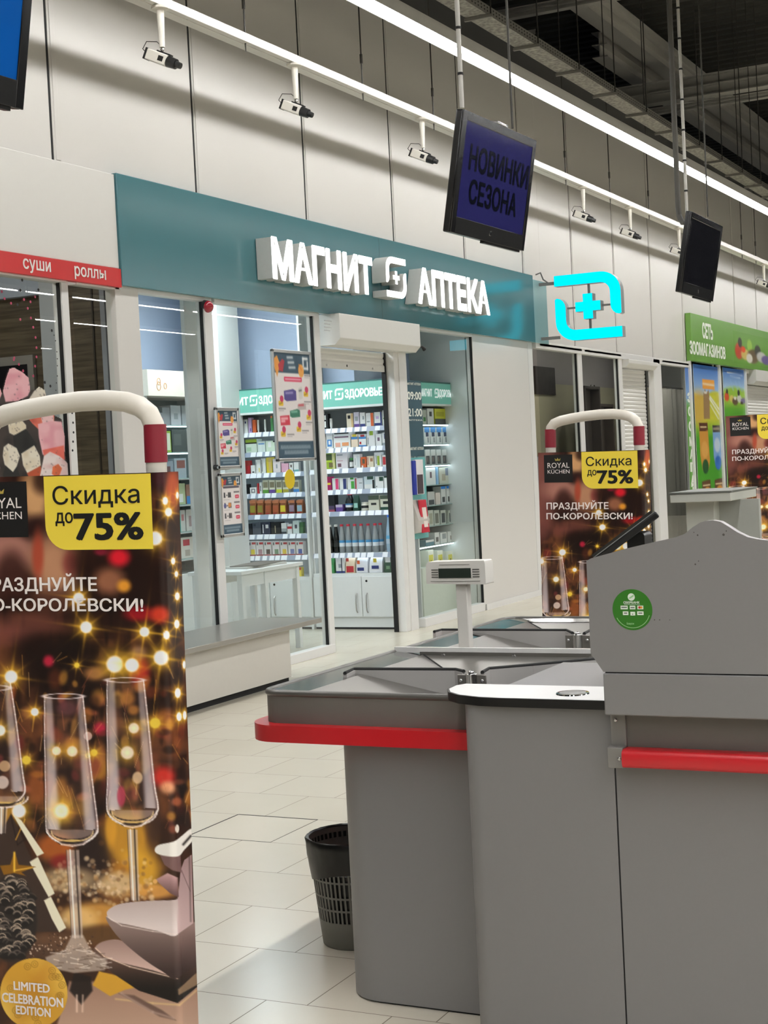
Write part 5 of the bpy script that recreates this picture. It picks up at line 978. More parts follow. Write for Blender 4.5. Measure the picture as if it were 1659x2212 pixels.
    for pl in emblem_bars(True)+(HEART,): solid_poly(b, pl, (XC_-0.0515, ya, zb0-hh*0.08), YL, ZUP, ya-yb2, hh*0.5, -0.001, 0.0, m_mtext, m_mtext)
    b.build('emblem', hd, smooth=0); return r
def yX(px): return onX(px, 900, XC_).y
zsh = [zX(765, y) for y in (923, 966, 1011, 1057, 1104, 1194)]; zbase = zX(765, 1238)
zh_ = (onX(760, 876, XC_-0.05).z, onX(760, 826, XC_-0.05).z)
yd = yX(764); y_l, y_m, y_r = 7.86, 6.95, 6.10; y_w = yX(653); swall('wall_pharmacy_pier', XC_-0.03, 12.76, y_m+0.004, y_w-0.004, 0, 3.3, m_room)
cabinet('white cabinet of medicine seen through the doorway, mint header above', y_m, y_r, zsh, zbase, zh_, yd, (('МАГНИТ', onX(660, 860, XC_-0.05).y, onX(718, 860, XC_-0.05).y), ('ЗДОРОВЬЕ', onX(746, 860, XC_-0.05).y, onX(826, 860, XC_-0.05).y), (onX(724, 860, XC_-0.05).y, onX(742, 860, XC_-0.05).y)), 1)
zsw = [zX(595, y) for y in (932, 975, 1021, 1065, 1111, 1154, 1200)]; zbw = zX(595, 1246)
cabinet('white cabinet of medicine seen through the left window, mint header above', y_l, y_w, zsw, zbw, zh_, (y_l+y_w)/2, (('МАГНИТ', onX(470, 870, XC_-0.05).y, onX(536, 870, XC_-0.05).y), ('ЗДОРОВЬЕ', onX(560, 870, XC_-0.05).y, onX(636, 870, XC_-0.05).y), (onX(540, 870, XC_-0.05).y, onX(556, 870, XC_-0.05).y)), 2)
def B(c, *d): return c, list(d)
foot = lambda c: (0, 0, 1, 0.2, c)
D_ = 'shelf behind the doorway'; ZS = zsh+[zh_[0]]; YLIM = (y_r+0.025, y_m-0.025)
row([(697, 710, 894, 'box', BLK, [(0.3, 0.1, 0.6, 0.5, W_), (0.35, 0.6, 0.65, 0.9, W_)], 'black box with white figure'), (711, 718, 904, 'tube', W_, [], 'small white tube'), (749, 764, 893, 'box', CRM, [(0.2, 0.62, 0.6, 0.86, BLK), (0.72, 0, 1, 1, (210, 180, 130))], 'cream box with dark tick'),
     (765, 777, 890, 'box', (214, 210, 226), [foot(PUR), (0.2, 0.4, 0.8, 0.7, GRY)], 'pale lilac box'), (778, 790, 891, 'box', W_, [foot(NAV), (0.5, 0.5, 0.8, 0.75, GRY)], 'white box with navy foot'), (791, 808, 892, 'box', W_, [(0.62, 0, 1, 1, ORG), (0.1, 0.3, 0.5, 0.4, GRY)], 'white and orange box'), (809, 826, 890, 'box', W_, [foot(NAV), (0.8, 0, 1, 1, NAV), (0.2, 0.5, 0.6, 0.7, LIL)], 'white box with navy side'), (827, 834, 886, 'box', W_, [(0.2, 0.4, 0.6, 0.5, GRN)], 'slim white box')], 922, 765, 'top '+D_, 'goods on the cabinet behind the doorway', ('X', XP, zsh[0]))
row([(696, 704, 945, 'box', W_, [(0.1, 0.1, 0.9, 0.6, BLU)], 'white box with blue ring'), (705, 720, 936, 'box', W_, [(0.15, 0.12, 0.85, 0.58, BLU), (0.35, 0.25, 0.65, 0.5, W_)], 'taller white box with blue ring'), (721, 758, 929, 'box', W_, [(0.05, 0.8, 0.92, 0.92, BLK), (0.05, 0.58, 0.9, 0.66, (120, 90, 110)), (0.1, 0.05, 0.4, 0.3, (226, 170, 150)), (0.5, 0.1, 0.9, 0.3, (220, 150, 100))], 'wide white box with black heading'),
     (759, 774, 938, 'box', (232, 214, 190), [(0, 0.6, 1, 0.8, BLU), (0.2, 0.8, 0.8, 1.0, YEL)], 'cream box with blue band'), (775, 792, 938, 'box', W_, [(0, 0.62, 1, 0.8, BLU), (0.25, 0.8, 0.8, 0.96, RED), (0.1, 0.2, 0.35, 0.4, RED), (0, 0, 1, 0.12, BLU)], 'white box with red and blue bands'), (793, 811, 925, 'box', W_, [(0.35, 0.62, 0.8, 0.9, LIM), (0.1, 0.1, 0.2, 0.5, GRY)], 'tall white box with green fruit'), (812, 825, 937, 'box', W_, [(0.3, 0.4, 0.7, 0.7, (110, 90, 110))], 'white box with dark spot'), (826, 838, 934, 'box', W_, [(0.4, 0.5, 0.9, 0.9, NAV), foot(GRY)], 'white box with navy patch')], 965, 765, 'second '+D_, 'goods on the cabinet behind the doorway', ('X', XP, zsh[1]))
row([(700, 725, 979, 'box', LIM, [(0.05, 0.55, 0.75, 0.95, (60, 80, 40)), (0.75, 0, 1, 1, (200, 200, 140)), (0.1, 0.45, 0.7, 0.55, (180, 210, 60)), (0.45, 0.1, 0.8, 0.4, (110, 100, 60))], 'large lime green box'), (726, 752, 977, 'box', (226, 222, 224), [(0.1, 0.8, 0.6, 0.88, GRY), (0.15, 0.1, 0.45, 0.32, (110, 80, 90)), (0.1, 0.45, 0.6, 0.5, (196, 160, 170))], 'large white box'), (753, 763, 989, 'jar', (40, 52, 48), [(0, 0, 1, 1, GRN), (0, 0.12, 1, 0.6, W_)], 'small dark jar with green lid'), (764, 779, 981, 'box', W_, [(0.2, 0.2, 0.3, 0.7, GRY), (0.5, 0.1, 0.9, 0.9, (206, 214, 214))], 'plain white box'), (780, 792, 987, 'box', ORG, [(0.25, 0.35, 0.75, 0.8, (90, 80, 60)), (0.1, 0.0, 0.4, 0.2, W_)], 'orange box'), (793, 808, 985, 'box', CRM, [(0.1, 0.2, 0.2, 0.9, RED), (0.5, 0.5, 0.9, 0.8, (160, 120, 90))], 'cream box with red edge'), (809, 825, 977, 'box', W_, [(0.4, 0.1, 0.75, 0.75, LIM), (0.2, 0.2, 0.35, 0.8, GRY)], 'white box with lime stripe'), (826, 836, 983, 'box', W_, [(0.1, 0.15, 0.8, 0.85, RED)], 'white and red box')], 1010, 765, 'third '+D_, 'goods on the cabinet behind the doorway', ('X', XP, zsh[2]))
row([(703, 717, 1030, 'box', MAG, [(0.05, 0.4, 0.9, 0.55, YEL)], 'magenta box with yellow band'), (718, 733, 1033, 'box', W_, [(0.5, 0.05, 0.95, 0.95, PNK)], 'white and pink box'), (734, 750, 1033, 'box', W_, [(0.5, 0.05, 0.95, 0.95, NAV)], 'white and navy box'), (751, 767, 1032, 'box', W_, [(0.5, 0.05, 0.95, 0.7, (70, 160, 60)), (0.4, 0.85, 0.9, 1, (70, 160, 60))], 'white and green box'), (768, 785, 1033, 'box', (214, 220, 224), [(0, 0, 0.14, 1, RED), (0.5, 0.5, 0.9, 0.6, GRY)], 'pale box with red edge'), (787, 810, 1029, 'box', (206, 220, 224), [(0, 0, 0.8, 0.35, W_), (0.8, 0, 1, 0.7, BLK), (0.3, 0.75, 0.9, 1, DGR)], 'shiny box with dark green top'), (811, 829, 1029, 'box', W_, [(0.5, 0.6, 1, 0.95, DGR), (0.1, 0.1, 0.2, 0.2, BLK)], 'white box with green corner'), (830, 840, 1028, 'box', W_, [(0.0, 0.85, 1, 1, DGR)], 'slim white box with green top')], 1056, 765, 'fourth '+D_, 'goods on the cabinet behind the doorway', ('X', XP, zsh[3]))
row([(704, 724, 1068, 'box', BLK, [(0, 0, 1, 0.34, (70, 60, 90)), (0, 0, 1, 0.12, (150, 70, 90))], 'black box'), (725, 741, 1090, 'box', PUR, [(0, 0.6, 1, 1, (180, 170, 196))], 'low purple pack'), (742, 762, 1067, 'bottle', BLK, [], 'black bottle with white label'), (763, 776, 1070, 'bag', DGR, [(0.2, 0.2, 0.9, 0.5, (150, 200, 190))], 'dark green bag'), (777, 794, 1085, 'jar', (226, 224, 210), [(0, 0, 1, 1, (226, 224, 210)), (0.2, 0.3, 0.7, 0.6, BLK)], 'small white round jar'), (796, 820, 1070, 'box', (206, 206, 190), [(0, 0.7, 1, 1, (70, 84, 66)), (0.25, 0.35, 0.75, 0.5, BLK)], 'pale box with dark lid print'), (822, 842, 1070, 'box', (206, 206, 190), [(0, 0.75, 1, 1, (70, 84, 66)), (0.3, 0.4, 0.9, 0.6, BLK), foot(DGR)], 'second pale box with dark lid print')], 1103, 765, 'fifth '+D_, 'goods on the cabinet behind the doorway', ('X', XP, zsh[4]))
# drinks
btl = None
for k, x in enumerate((707, 713, 719, 725)):
    a = onX(x, 1194, XP); fr = Fr((XP+(0.0 if k % 2 == 0 else 0.06), a.y, zsh[5]+0.001), (0, -1, 0), (1, 0, 0))
    put('bottle', fr, 0.055, zX(719, 1134)-zsh[5]-0.001, 0.06, (16, 20, 16), [], 'dark bottle with pale cap, %s from the left beside the clear bottles' % ORD[k], 'dark bottles behind the doorway', cap=(214, 214, 206), lab=(40, 42, 40), label2=(16, 20, 16))
m_cb = None
for k, x in enumerate((731, 745, 759, 773, 788, 803, 809)):
    a = onX(x, 1194, XP); fr = Fr((XP+(0.0 if k < 6 else 0.05), a.y, zsh[5]+0.001), (0, -1, 0), (1, 0, 0))
    put('bottle', fr, 0.062, zX(775, 1132)-zsh[5], 0.06, (136, 142, 144), [], 'red-capped clear water bottle, %s from the left behind the doorway' % ORD[k], 'red-capped water bottles', cap=(176, 34, 54), lab=(214, 222, 228), label2=(70, 140, 190))
a = onX(832, 1194, XP); put('bottle', Fr((XP, a.y, zsh[5]+0.001), (0, -1, 0), (1, 0, 0)), 0.08, zX(840, 1112)-zsh[5], 0.08, (150, 176, 196), [], 'tall blue-capped water bottle at the right of the bottle shelf', 'blue-capped water bottle', cap=(40, 100, 190), lab=(170, 186, 200), label2=(90, 160, 200))
row([(712, 724, 1202, 'bag', GRN, [(0.2, 0.2, 0.8, 0.5, (60, 150, 90))], 'green bag'), (726, 746, 1205, 'box', W_, [(0, 0, 1, 0.14, NAV), (0.3, 0.35, 0.7, 0.6, GRY), (0.62, 0, 0.72, 1, (40, 40, 60))], 'white and navy pack'), (747, 769, 1202, 'bag', (226, 206, 176), [(0.1, 0.05, 0.9, 0.42, RED), (0.1, 0.7, 0.4, 0.9, (190, 70, 60))], 'cream and red bag'), (770, 797, 1198, 'bag', (230, 232, 236), [(0.1, 0.12, 0.7, 0.3, NAV), (0.1, 0.5, 0.35, 0.7, ORG)], 'white bag with orange spot'), (798, 829, 1198, 'bag', (232, 234, 238), [(0.2, 0.22, 0.75, 0.4, NAV), (0.35, 0.58, 0.6, 0.8, YEL)], 'white bag with yellow spot'), (830, 848, 1200, 'bag', (56, 80, 60), [(0.2, 0.6, 0.9, 1, W_), (0.3, 0.2, 0.8, 0.4, (110, 140, 110))], 'dark green and white bag')], 1237, 765, 'bottom '+D_, 'goods on the cabinet behind the doorway', ('X', XP, zbase))
ZS = zsw+[zh_[0]]; YLIM = (y_w+0.025, y_l-0.025); L_ = 'shelf behind the left window'; GL_ = 'goods on the cabinet behind the left window'
row([(526, 536, 906, 'box', W_, [(0.4, 0.7, 0.7, 0.85, NAV)], 'white box'), (537, 545, 902, 'box', LIL, [(0.5, 0.1, 0.8, 0.3, PUR)], 'lilac box'), (546, 554, 907, 'box', ORG, [], 'orange box'), (555, 560, 907, 'tube', W_, [], 'slim white tube'), (570, 575, 906, 'tube', W_, [], 'lone slim white tube'), (585, 591, 898, 'box', GRN, [(0.1, 0.85, 0.9, 1, ORG)], 'tall green box')], 932, 595, 'top '+L_, GL_, ('X', XP, zsw[0]))
row([(531, 556, 949, 'box', (206, 220, 206), [(0, 0.75, 1, 1, LIM), (0, 0.66, 1, 0.76, BLK), (0.1, 0.1, 0.5, 0.4, (170, 200, 170))], 'pale box with lime lid'), (557, 574, 953, 'box', (214, 226, 222), [(0.1, 0.7, 0.9, 0.8, BLU)], 'pale square box'), (575, 598, 952, 'box', (206, 222, 200), [(0.2, 0.4, 0.5, 0.9, W_), (0.7, 0.85, 1, 1, BLK)], 'pale green box')], 975, 595, 'second '+L_, GL_, ('X', XP, zsw[1]))
row([(530, 541, 995, 'box', RED, [(0.3, 0.6, 1, 1, (150, 50, 44))], 'red box'), (542, 552, 1005, 'box', W_, [(0.3, 0.1, 0.8, 0.25, BLK)], 'low white box'), (553, 564, 993, 'box', W_, [(0.6, 0.1, 0.8, 0.4, YEL), (0.1, 0.2, 0.2, 0.8, GRY)], 'white box with yellow spot'), (565, 575, 990, 'box', W_, [(0.1, 0.1, 0.25, 0.9, (90, 90, 96))], 'white box with grey stripe'), (576, 589, 988, 'box', YEL, [(0.4, 0.1, 0.9, 0.95, (206, 180, 110))], 'yellow box'), (590, 607, 991, 'box', (232, 222, 224), [(0.4, 0.3, 0.6, 0.6, GRY)], 'white box with small mark'), (608, 624, 1001, 'box', (222, 170, 190), [], 'low pink box'), (625, 634, 1000, 'box', W_, [(0.3, 0.5, 0.7, 0.8, (80, 60, 60))], 'white box with dark mark'), (635, 646, 998, 'box', W_, [foot((110, 170, 170))], 'white box with teal foot')], 1020, 595, 'third '+L_, GL_, ('X', XP, zsw[2]))
row([(532, 539, 1046, 'box', BLK, [], 'small black box'), (540, 555, 1053, 'box', W_, [(0.2, 0.15, 0.8, 0.8, (120, 120, 124)), (0.35, 0.3, 0.65, 0.65, W_)], 'white box with grey ring'), (556, 560, 1044, 'box', RED, [], 'thin red box'), (561, 567, 1042, 'box', W_, [(0.3, 0.2, 0.6, 0.7, BLK)], 'slim white box')]+
    [(x, x+13, 1037, 'box', (206, 206, 184), [(0.1, 0.42, 0.9, 0.85, (130, 124, 100)), (0, 0, 1, 0.26, c)], w) for x, c, w in ((568, (90, 150, 60), 'beige box with green foot'), (582, PUR, 'beige box with purple foot'), (597, (190, 200, 50), 'beige box with lime foot'), (611, (170, 160, 60), 'beige box with olive foot'), (634, BLU, 'beige box with blue foot'))], 1065, 595, 'fourth '+L_, GL_, ('X', XP, zsw[3]))
row([(x, x+15, 1079, 'bag', c2, [(0, 0.75, 1, 0.95, (206, 130, 90)), (0.1, 0.15, 0.9, 0.6, c), (0.1, 0.04, 0.7, 0.1, RED)], w) for x, c, c2, w in ((540, (150, 140, 50), BRN, 'brown pouch with olive print'), (556, (140, 130, 50), BRN, 'wider brown pouch with olive print'), (573, (160, 84, 50), BRN, 'brown pouch with rust print'), (589, (170, 90, 56), BRN, 'brown pouch with orange print'), (605, (220, 200, 60), BRN, 'brown pouch with yellow print'), (624, (150, 130, 150), (110, 70, 60), 'brown pouch with grey print'), (641, (150, 180, 196), BRN, 'brown pouch with blue print'))], 1110, 595, 'fifth '+L_, GL_, ('X', XP, zsw[4]))
row([(536, 545, 1131, 'box', (30, 36, 44), [], 'black box'), (546, 565, 1129, 'box', (70, 78, 90), [(0.1, 0.7, 0.4, 0.9, (40, 50, 60))], 'slate grey box'), (566, 585, 1128, 'box', (36, 44, 66), [(0.1, 0.1, 0.2, 0.8, W_), (0.45, 0.5, 0.8, 0.8, W_)], 'navy box with white arrow'), (586, 607, 1128, 'box', (20, 24, 26), [(0.4, 0.1, 0.48, 0.7, (190, 180, 150))], 'wide black box'), (608, 620, 1130, 'box', W_, [(0, 0.2, 1, 0.5, GRY), (0, 0, 1, 0.2, (40, 50, 60))], 'white box with grey band'), (621, 632, 1132, 'box', W_, [(0, 0.5, 1, 0.75, RED)], 'white box with red band'), (633, 647, 1125, 'box', (214, 226, 222), [(0.3, 0.4, 0.7, 0.7, (80, 80, 90))], 'pale mint box'), (648, 656, 1128, 'box', (70, 110, 70), [], 'slim green box')], 1154, 595, 'sixth '+L_, GL_, ('X', XP, zsw[5]))
row([(x, x+16, 1170, 'box', (226, 222, 220), [(0.45, 0.8, 1, 0.95, RED), (0.1, 0.75, 0.3, 0.95, (90, 96, 100)), (0.3, 0.1, 0.85, 0.45, c), (0, 0.0, 1, 0.08, (150, 40, 50))], 'white box with %s picture' % n_) for x, c, n_ in ((538, YEL, 'yellow and red'), (554, (170, 130, 140), 'mauve'), (571, (60, 50, 46), 'dark ring'), (589, (110, 140, 110), 'sage green'), (606, (220, 190, 60), 'bright yellow'), (623, (110, 120, 170), 'greyish blue'), (640, (70, 90, 160), 'strong blue'))], 1200, 595, 'seventh '+L_, GL_, ('X', XP, zsw[6]))
put('box', Fr((XP, onX(640, 1240, XP).y, zbw+0.001), (0, -1, 0), (1, 0, 0)), 0.055, 0.085, 0.05, YEL, [(0, 0.7, 1, 1, RED)], 'small yellow and red box low beside the white table', GL_)

# display cabinet behind the right window, facing the hall
YD = 6.20
def zD(py, px=945): return onY(px, py, YD).z
xd0, xd1 = onY(900, 1000, YD).x, onY(986, 1000, YD).x; zd = [zD(y) for y in (916, 959, 1004, 1047, 1091, 1135, 1177, 1222)]
r = empty('display_cabinet', ((xd0+xd1)/2, YD+0.17, 0), 'glass-shelved display cabinet behind the right window, mint header above', 'cabinet', 'white pharmacy cabinets')
b = MB(); b.box(xd0, xd0+0.02, YD+0.02, YD+0.38, 0, zD(872), m_cab); b.box(xd1-0.02, xd1, YD+0.0, YD+0.38, 0, zD(872), m_cab); b.box(xd0, xd1, YD+0.36, YD+0.38, 0, zD(872), m_cabin); b.build('carcass', r, smooth=0)
b = MB(); b.box(xd0+0.02, xd1-0.02, YD+0.005, YD+0.36, 0, zd[-1], M((216, 222, 208), 0.5)); b.build('base', r, smooth=0)
m_gshelf = M((170, 196, 194), 0.1, spec=0.6)
for k, z in enumerate(zd[:-1]):
    b = MB(); b.box(xd0+0.02, xd1-0.02, YD+0.02, YD+0.355, z-0.006, z, m_gshelf); sh = b.build('shelf', r, smooth=0)
    if k in (0, 1, 2, 6): b = MB(); b.box(xd0+0.04, xd1-0.12, YD+0.022, YD+0.03, z-0.016, z-0.007, m_led); b.build('led_strip', sh, smooth=0)
b = MB(); b.box(xd0, xd1, YD-0.02, YD+0.38, zD(873), zD(829), m_mint); b.box(xd0, xd1, YD-0.022, YD+0.38, zD(877), zD(873), m_cab); b.box(xd0, xd1, YD-0.022, YD+0.38, zD(829), zD(826), M((60, 110, 104), 0.4)); hd = b.build('header', r, smooth=0)
b = MB()
for txt, a, c_ in (('МАГНИТ', 909, 933), ('ЗДОРОВЬЕ', 945, 978)): b.text(txt, (onY(a, 850, YD-0.02).x, YD-0.0215, zD(857)), XR, ZUP, h=zD(842)-zD(857), w=onY(c_, 850, YD-0.02).x-onY(a, 850, YD-0.02).x, mat=m_mtext, bold=0.06)
b.build('lettering', hd, smooth=0); b = MB(); xa, xb3_ = onY(935, 850, YD).x, onY(943, 850, YD).x
for pl in emblem_bars(True)+(HEART,): solid_poly(b, pl, (xa, YD-0.0215, zD(860)), XR, ZUP, xb3_-xa, zD(840)-zD(860), -0.001, 0, m_mtext, m_mtext)
b.build('emblem', hd, smooth=0)
ZS = zd+[zD(877)]; YLIM = (xd0+0.025, xd1-0.025); RW = 'shelf behind the right window'; GW_ = 'goods in the display cabinet behind the right window'; DK = (70, 72, 74)
def drow(k, items, where): row(items, {0: 916, 1: 959, 2: 1004, 3: 1047, 4: 1091, 5: 1135, 6: 1177, 7: 1222}[k], 945, where+' '+RW, GW_, ('Y', YD+0.05, zd[k]), 0.10)
drow(0, [(913, 922, 886, 'box', (190, 196, 186), [(0.2, 0.2, 0.8, 0.5, GRN)], 'pale box'), (924, 938, 880, 'box', W_, [(0.3, 0.5, 0.7, 0.8, DK)], 'white box'), (940, 968, 877, 'box', (206, 206, 50), [(0, 0, 1, 0.35, DK), (0.1, 0.5, 0.7, 0.8, (180, 176, 40))], 'wide yellow box'), (970, 981, 878, 'box', (196, 198, 120), [(0.2, 0.5, 0.7, 0.8, DK)], 'slim yellow box')], 'top')
drow(1, [(x, x+11, 923, 'box', W_, [(0, 0.7, 1, 1, BLU), (0.2, 0.45, 0.8, 0.7, (50, 60, 90)), (0.5, 0.1, 0.8, 0.4, GRY)], 'white box with blue top') for x in (918, 931, 944, 957, 969)], 'second')
drow(2, [(x, x+10, 971, 'box', (206, 208, 204), [(0.1, 0.05, 0.9, 0.6, DK), (0.3, 0.2, 0.5, 0.5, (130, 110, 100))], 'white card box with dark print') for x in (920, 932, 944, 956, 967)], 'third')
drow(3, [(921, 942, 1010, 'box', W_, [(0.4, 0.4, 0.6, 0.75, (100, 80, 90))], 'white pack'), (944, 948, 1008, 'box', (150, 190, 226), [], 'thin light blue pack'), (950, 984, 1009, 'box', (206, 206, 190), [(0.5, 0.5, 0.95, 0.95, (130, 140, 160)), (0.2, 0.2, 0.5, 0.6, (180, 170, 150))], 'large beige pack')], 'fourth')
drow(4, [(925, 940, 1062, 'box', (206, 206, 204), [(0.1, 0.05, 0.9, 0.4, DK)], 'pale box with dark foot'), (942, 952, 1064, 'box', (226, 214, 206), [], 'cream box'), (954, 964, 1047, 'box', W_, [(0, 0.85, 1, 1, (30, 130, 226)), (0.2, 0.1, 0.8, 0.4, DK)], 'tall box with blue cap'), (966, 978, 1049, 'box', W_, [(0, 0.85, 1, 1, (30, 130, 226)), (0.2, 0.1, 0.8, 0.4, DK)], 'second tall box with blue cap')], 'fifth')
drow(5, [(x, x+11, 1102, 'box', (206, 210, 200), [(0.15, 0.1, 0.85, 0.8, c)], 'pale box with %s print' % n_) for x, c, n_ in ((926, (170, 170, 150), 'beige'), (939, (120, 120, 110), 'grey'), (953, DK, 'black'), (970, (60, 64, 66), 'charcoal'))], 'sixth')
drow(6, [(920, 938, 1166, 'box', (60, 120, 140), [(0, 0.6, 1, 1, W_)], 'low teal pack'), (940, 950, 1150, 'box', W_, [(0.2, 0.2, 0.8, 0.6, DK)], 'white pack with dark print'), (952, 966, 1150, 'box', W_, [(0.3, 0.4, 0.9, 0.9, GRY)], 'white pack with grey print'), (968, 982, 1147, 'box', W_, [(0.4, 0.2, 0.9, 0.6, (110, 110, 100))], 'white pack with brown print')], 'seventh')
drow(7, [(x, x+12, 1188+k, 'box', (226, 226, 210), [(0.1, 0.05, 0.9, 0.7, (206, 200, 60)), (0.4, 0.15, 0.6, 0.35, (90, 80, 30))], 'white and yellow pack') for k, x in enumerate((926, 946, 968))], 'bottom')

# mother-and-child cabinet at the back, seen beside the column
YM = 7.86
def zM(py, px=370): return onY(px, py, YM).z
xm0, xm1 = onY(313, 900, YM).x, 12.31
r = empty('display_cabinet', ((xm0+xm1)/2, YM+0.2, 0), 'white cabinet with cream lit header, half hidden by the column, left window', 'cabinet', 'white pharmacy cabinets')
b = MB(); b.box(xm0, xm0+0.05, YM, YM+0.45, 0, zM(857), m_cab); b.box(xm1-0.05, xm1, YM, YM+0.45, 0, zM(857), m_cab); b.box(xm0, xm1, YM+0.43, YM+0.45, 0, zM(857), m_cabin); b.build('carcass', r, smooth=0)
m_head = M((236, 230, 216), 0.5, emit=0.05); m_otx = M((226, 160, 96), 0.5, var=0.0)
b = MB(); b.box(xm0, xm1, YM-0.05, YM+0.45, zM(857), zM(802), m_head); hd = b.build('header', r, smooth=0)
b = MB(); b.text('МИР', (onY(396, 840, YM).x, YM-0.052, zM(843)), XR, ZUP, h=zM(833)-zM(843), w=0.16, mat=m_otx, bold=0.0); b.text('МАМА', (onY(448, 840, YM).x, YM-0.052, zM(845)), XR, ZUP, h=zM(834)-zM(845), w=onY(480, 840, YM).x-onY(448, 840, YM).x, mat=m_otx, bold=0.01); b.build('lettering', hd, smooth=0)
b = MB()
for px, py, rx, ry in ((343, 824, 6, 7), (343, 834, 7, 9), (357, 834, 5, 6)): c_ = onY(px, py, YM-0.052); b.tube([(c_.x+rx*0.0042*math.cos(a), YM-0.052, c_.z+ry*0.0042*math.sin(a)) for a in np.linspace(0, 2*PI, 20)], 0.0025, m_otx, 5)
b.build('baby_emblem', hd, smooth=0)
zm = [zM(y) for y in (918, 977, 1034, 1092, 1152, 1212, 1245)]
for k, z in enumerate(zm[:6]):
    b = MB(); b.box(xm0+0.05, xm1-0.05, YM+0.02, YM+0.43, z-0.008, z, m_gshelf); sh = b.build('shelf', r, smooth=0); b = MB(); b.box(xm0+0.08, xm1-0.08, YM+0.025, YM+0.033, z-0.018, z-0.009, m_led if k < 2 else m_cab); b.build('led_strip' if k < 2 else 'front_edge', sh, smooth=0)
b = MB(); b.box(xm0, xm1, YM, YM+0.43, 0.0, zM(1245), m_cab); b.build('base', r, smooth=0)
ZS = zm+[zM(857)]; YLIM = (xm0+0.055, xm1-0.055); MW = 'shelf of the cream-headed cabinet'; GM = 'goods in the cream-headed cabinet'
def mrow(k, yb, items, where): row(items, yb, 370, where+' '+MW, GM, ('Y', YM+0.06, zm[k]), 0.16)
mrow(0, 918, [(336, 368, 880, 'box', (150, 152, 158), [(0, 0.7, 0.5, 1, DK), (0.3, 0.2, 0.5, 0.4, PNK)], 'grey pack'), (370, 392, 876, 'box', (196, 200, 206), [(0.3, 0.3, 0.7, 0.6, GRY)], 'pale pack'), (394, 410, 876, 'box', (170, 176, 180), [], 'grey box')], 'top')
mrow(1, 977, [(338, 371, 931, 'box', (130, 160, 50), [(0.2, 0.1, 0.95, 0.9, (206, 210, 190)), (0.4, 0.2, 0.7, 0.8, (120, 130, 110))], 'lime green pack'), (373, 412, 928, 'box', (60, 66, 64), [(0.1, 0.3, 0.5, 0.8, (80, 86, 84))], 'dark grey pack')], 'second')
mrow(2, 1034, [(340, 352, 1000, 'box', (40, 190, 150), [], 'green pack'), (354, 376, 996, 'box', (130, 140, 150), [(0.2, 0.3, 0.7, 0.7, (90, 60, 60))], 'grey patterned pack'), (378, 404, 990, 'box', (150, 160, 166), [(0.2, 0.5, 0.9, 0.9, (120, 70, 60))], 'grey and brown pack')], 'third')
mrow(3, 1092, [(384, 402, 1044, 'box', (176, 190, 150), [(0.2, 0.1, 0.7, 0.5, W_)], 'pale green pack'), (404, 420, 1046, 'box', (150, 110, 90), [(0, 0, 1, 0.4, BLU)], 'brown and blue pack')], 'fourth')
mrow(4, 1152, [(388, 402, 1102, 'box', (206, 206, 200), [(0, 0, 0.25, 1, (60, 180, 170)), (0.4, 0.5, 0.8, 0.8, (190, 130, 130))], 'white pack with teal side'), (404, 422, 1100, 'box', (210, 206, 200), [(0.3, 0.2, 0.7, 0.7, (160, 140, 140))], 'white pack with grey print')], 'fifth')
mrow(5, 1212, [(390, 426, 1160, 'box', (216, 212, 204), [(0.2, 0.6, 0.6, 0.9, (180, 40, 60)), (0.3, 0.1, 0.6, 0.4, (170, 160, 150))], 'white nappy pack with red heart')], 'sixth')
row([(478, 489, 1222, 'bag', (220, 220, 216), [(0.3, 0.3, 0.7, 0.6, GRY)], 'white bag')], 1245, 370, 'base of the cream-headed cabinet', GM, ('Y', YM+0.06, zm[6]))
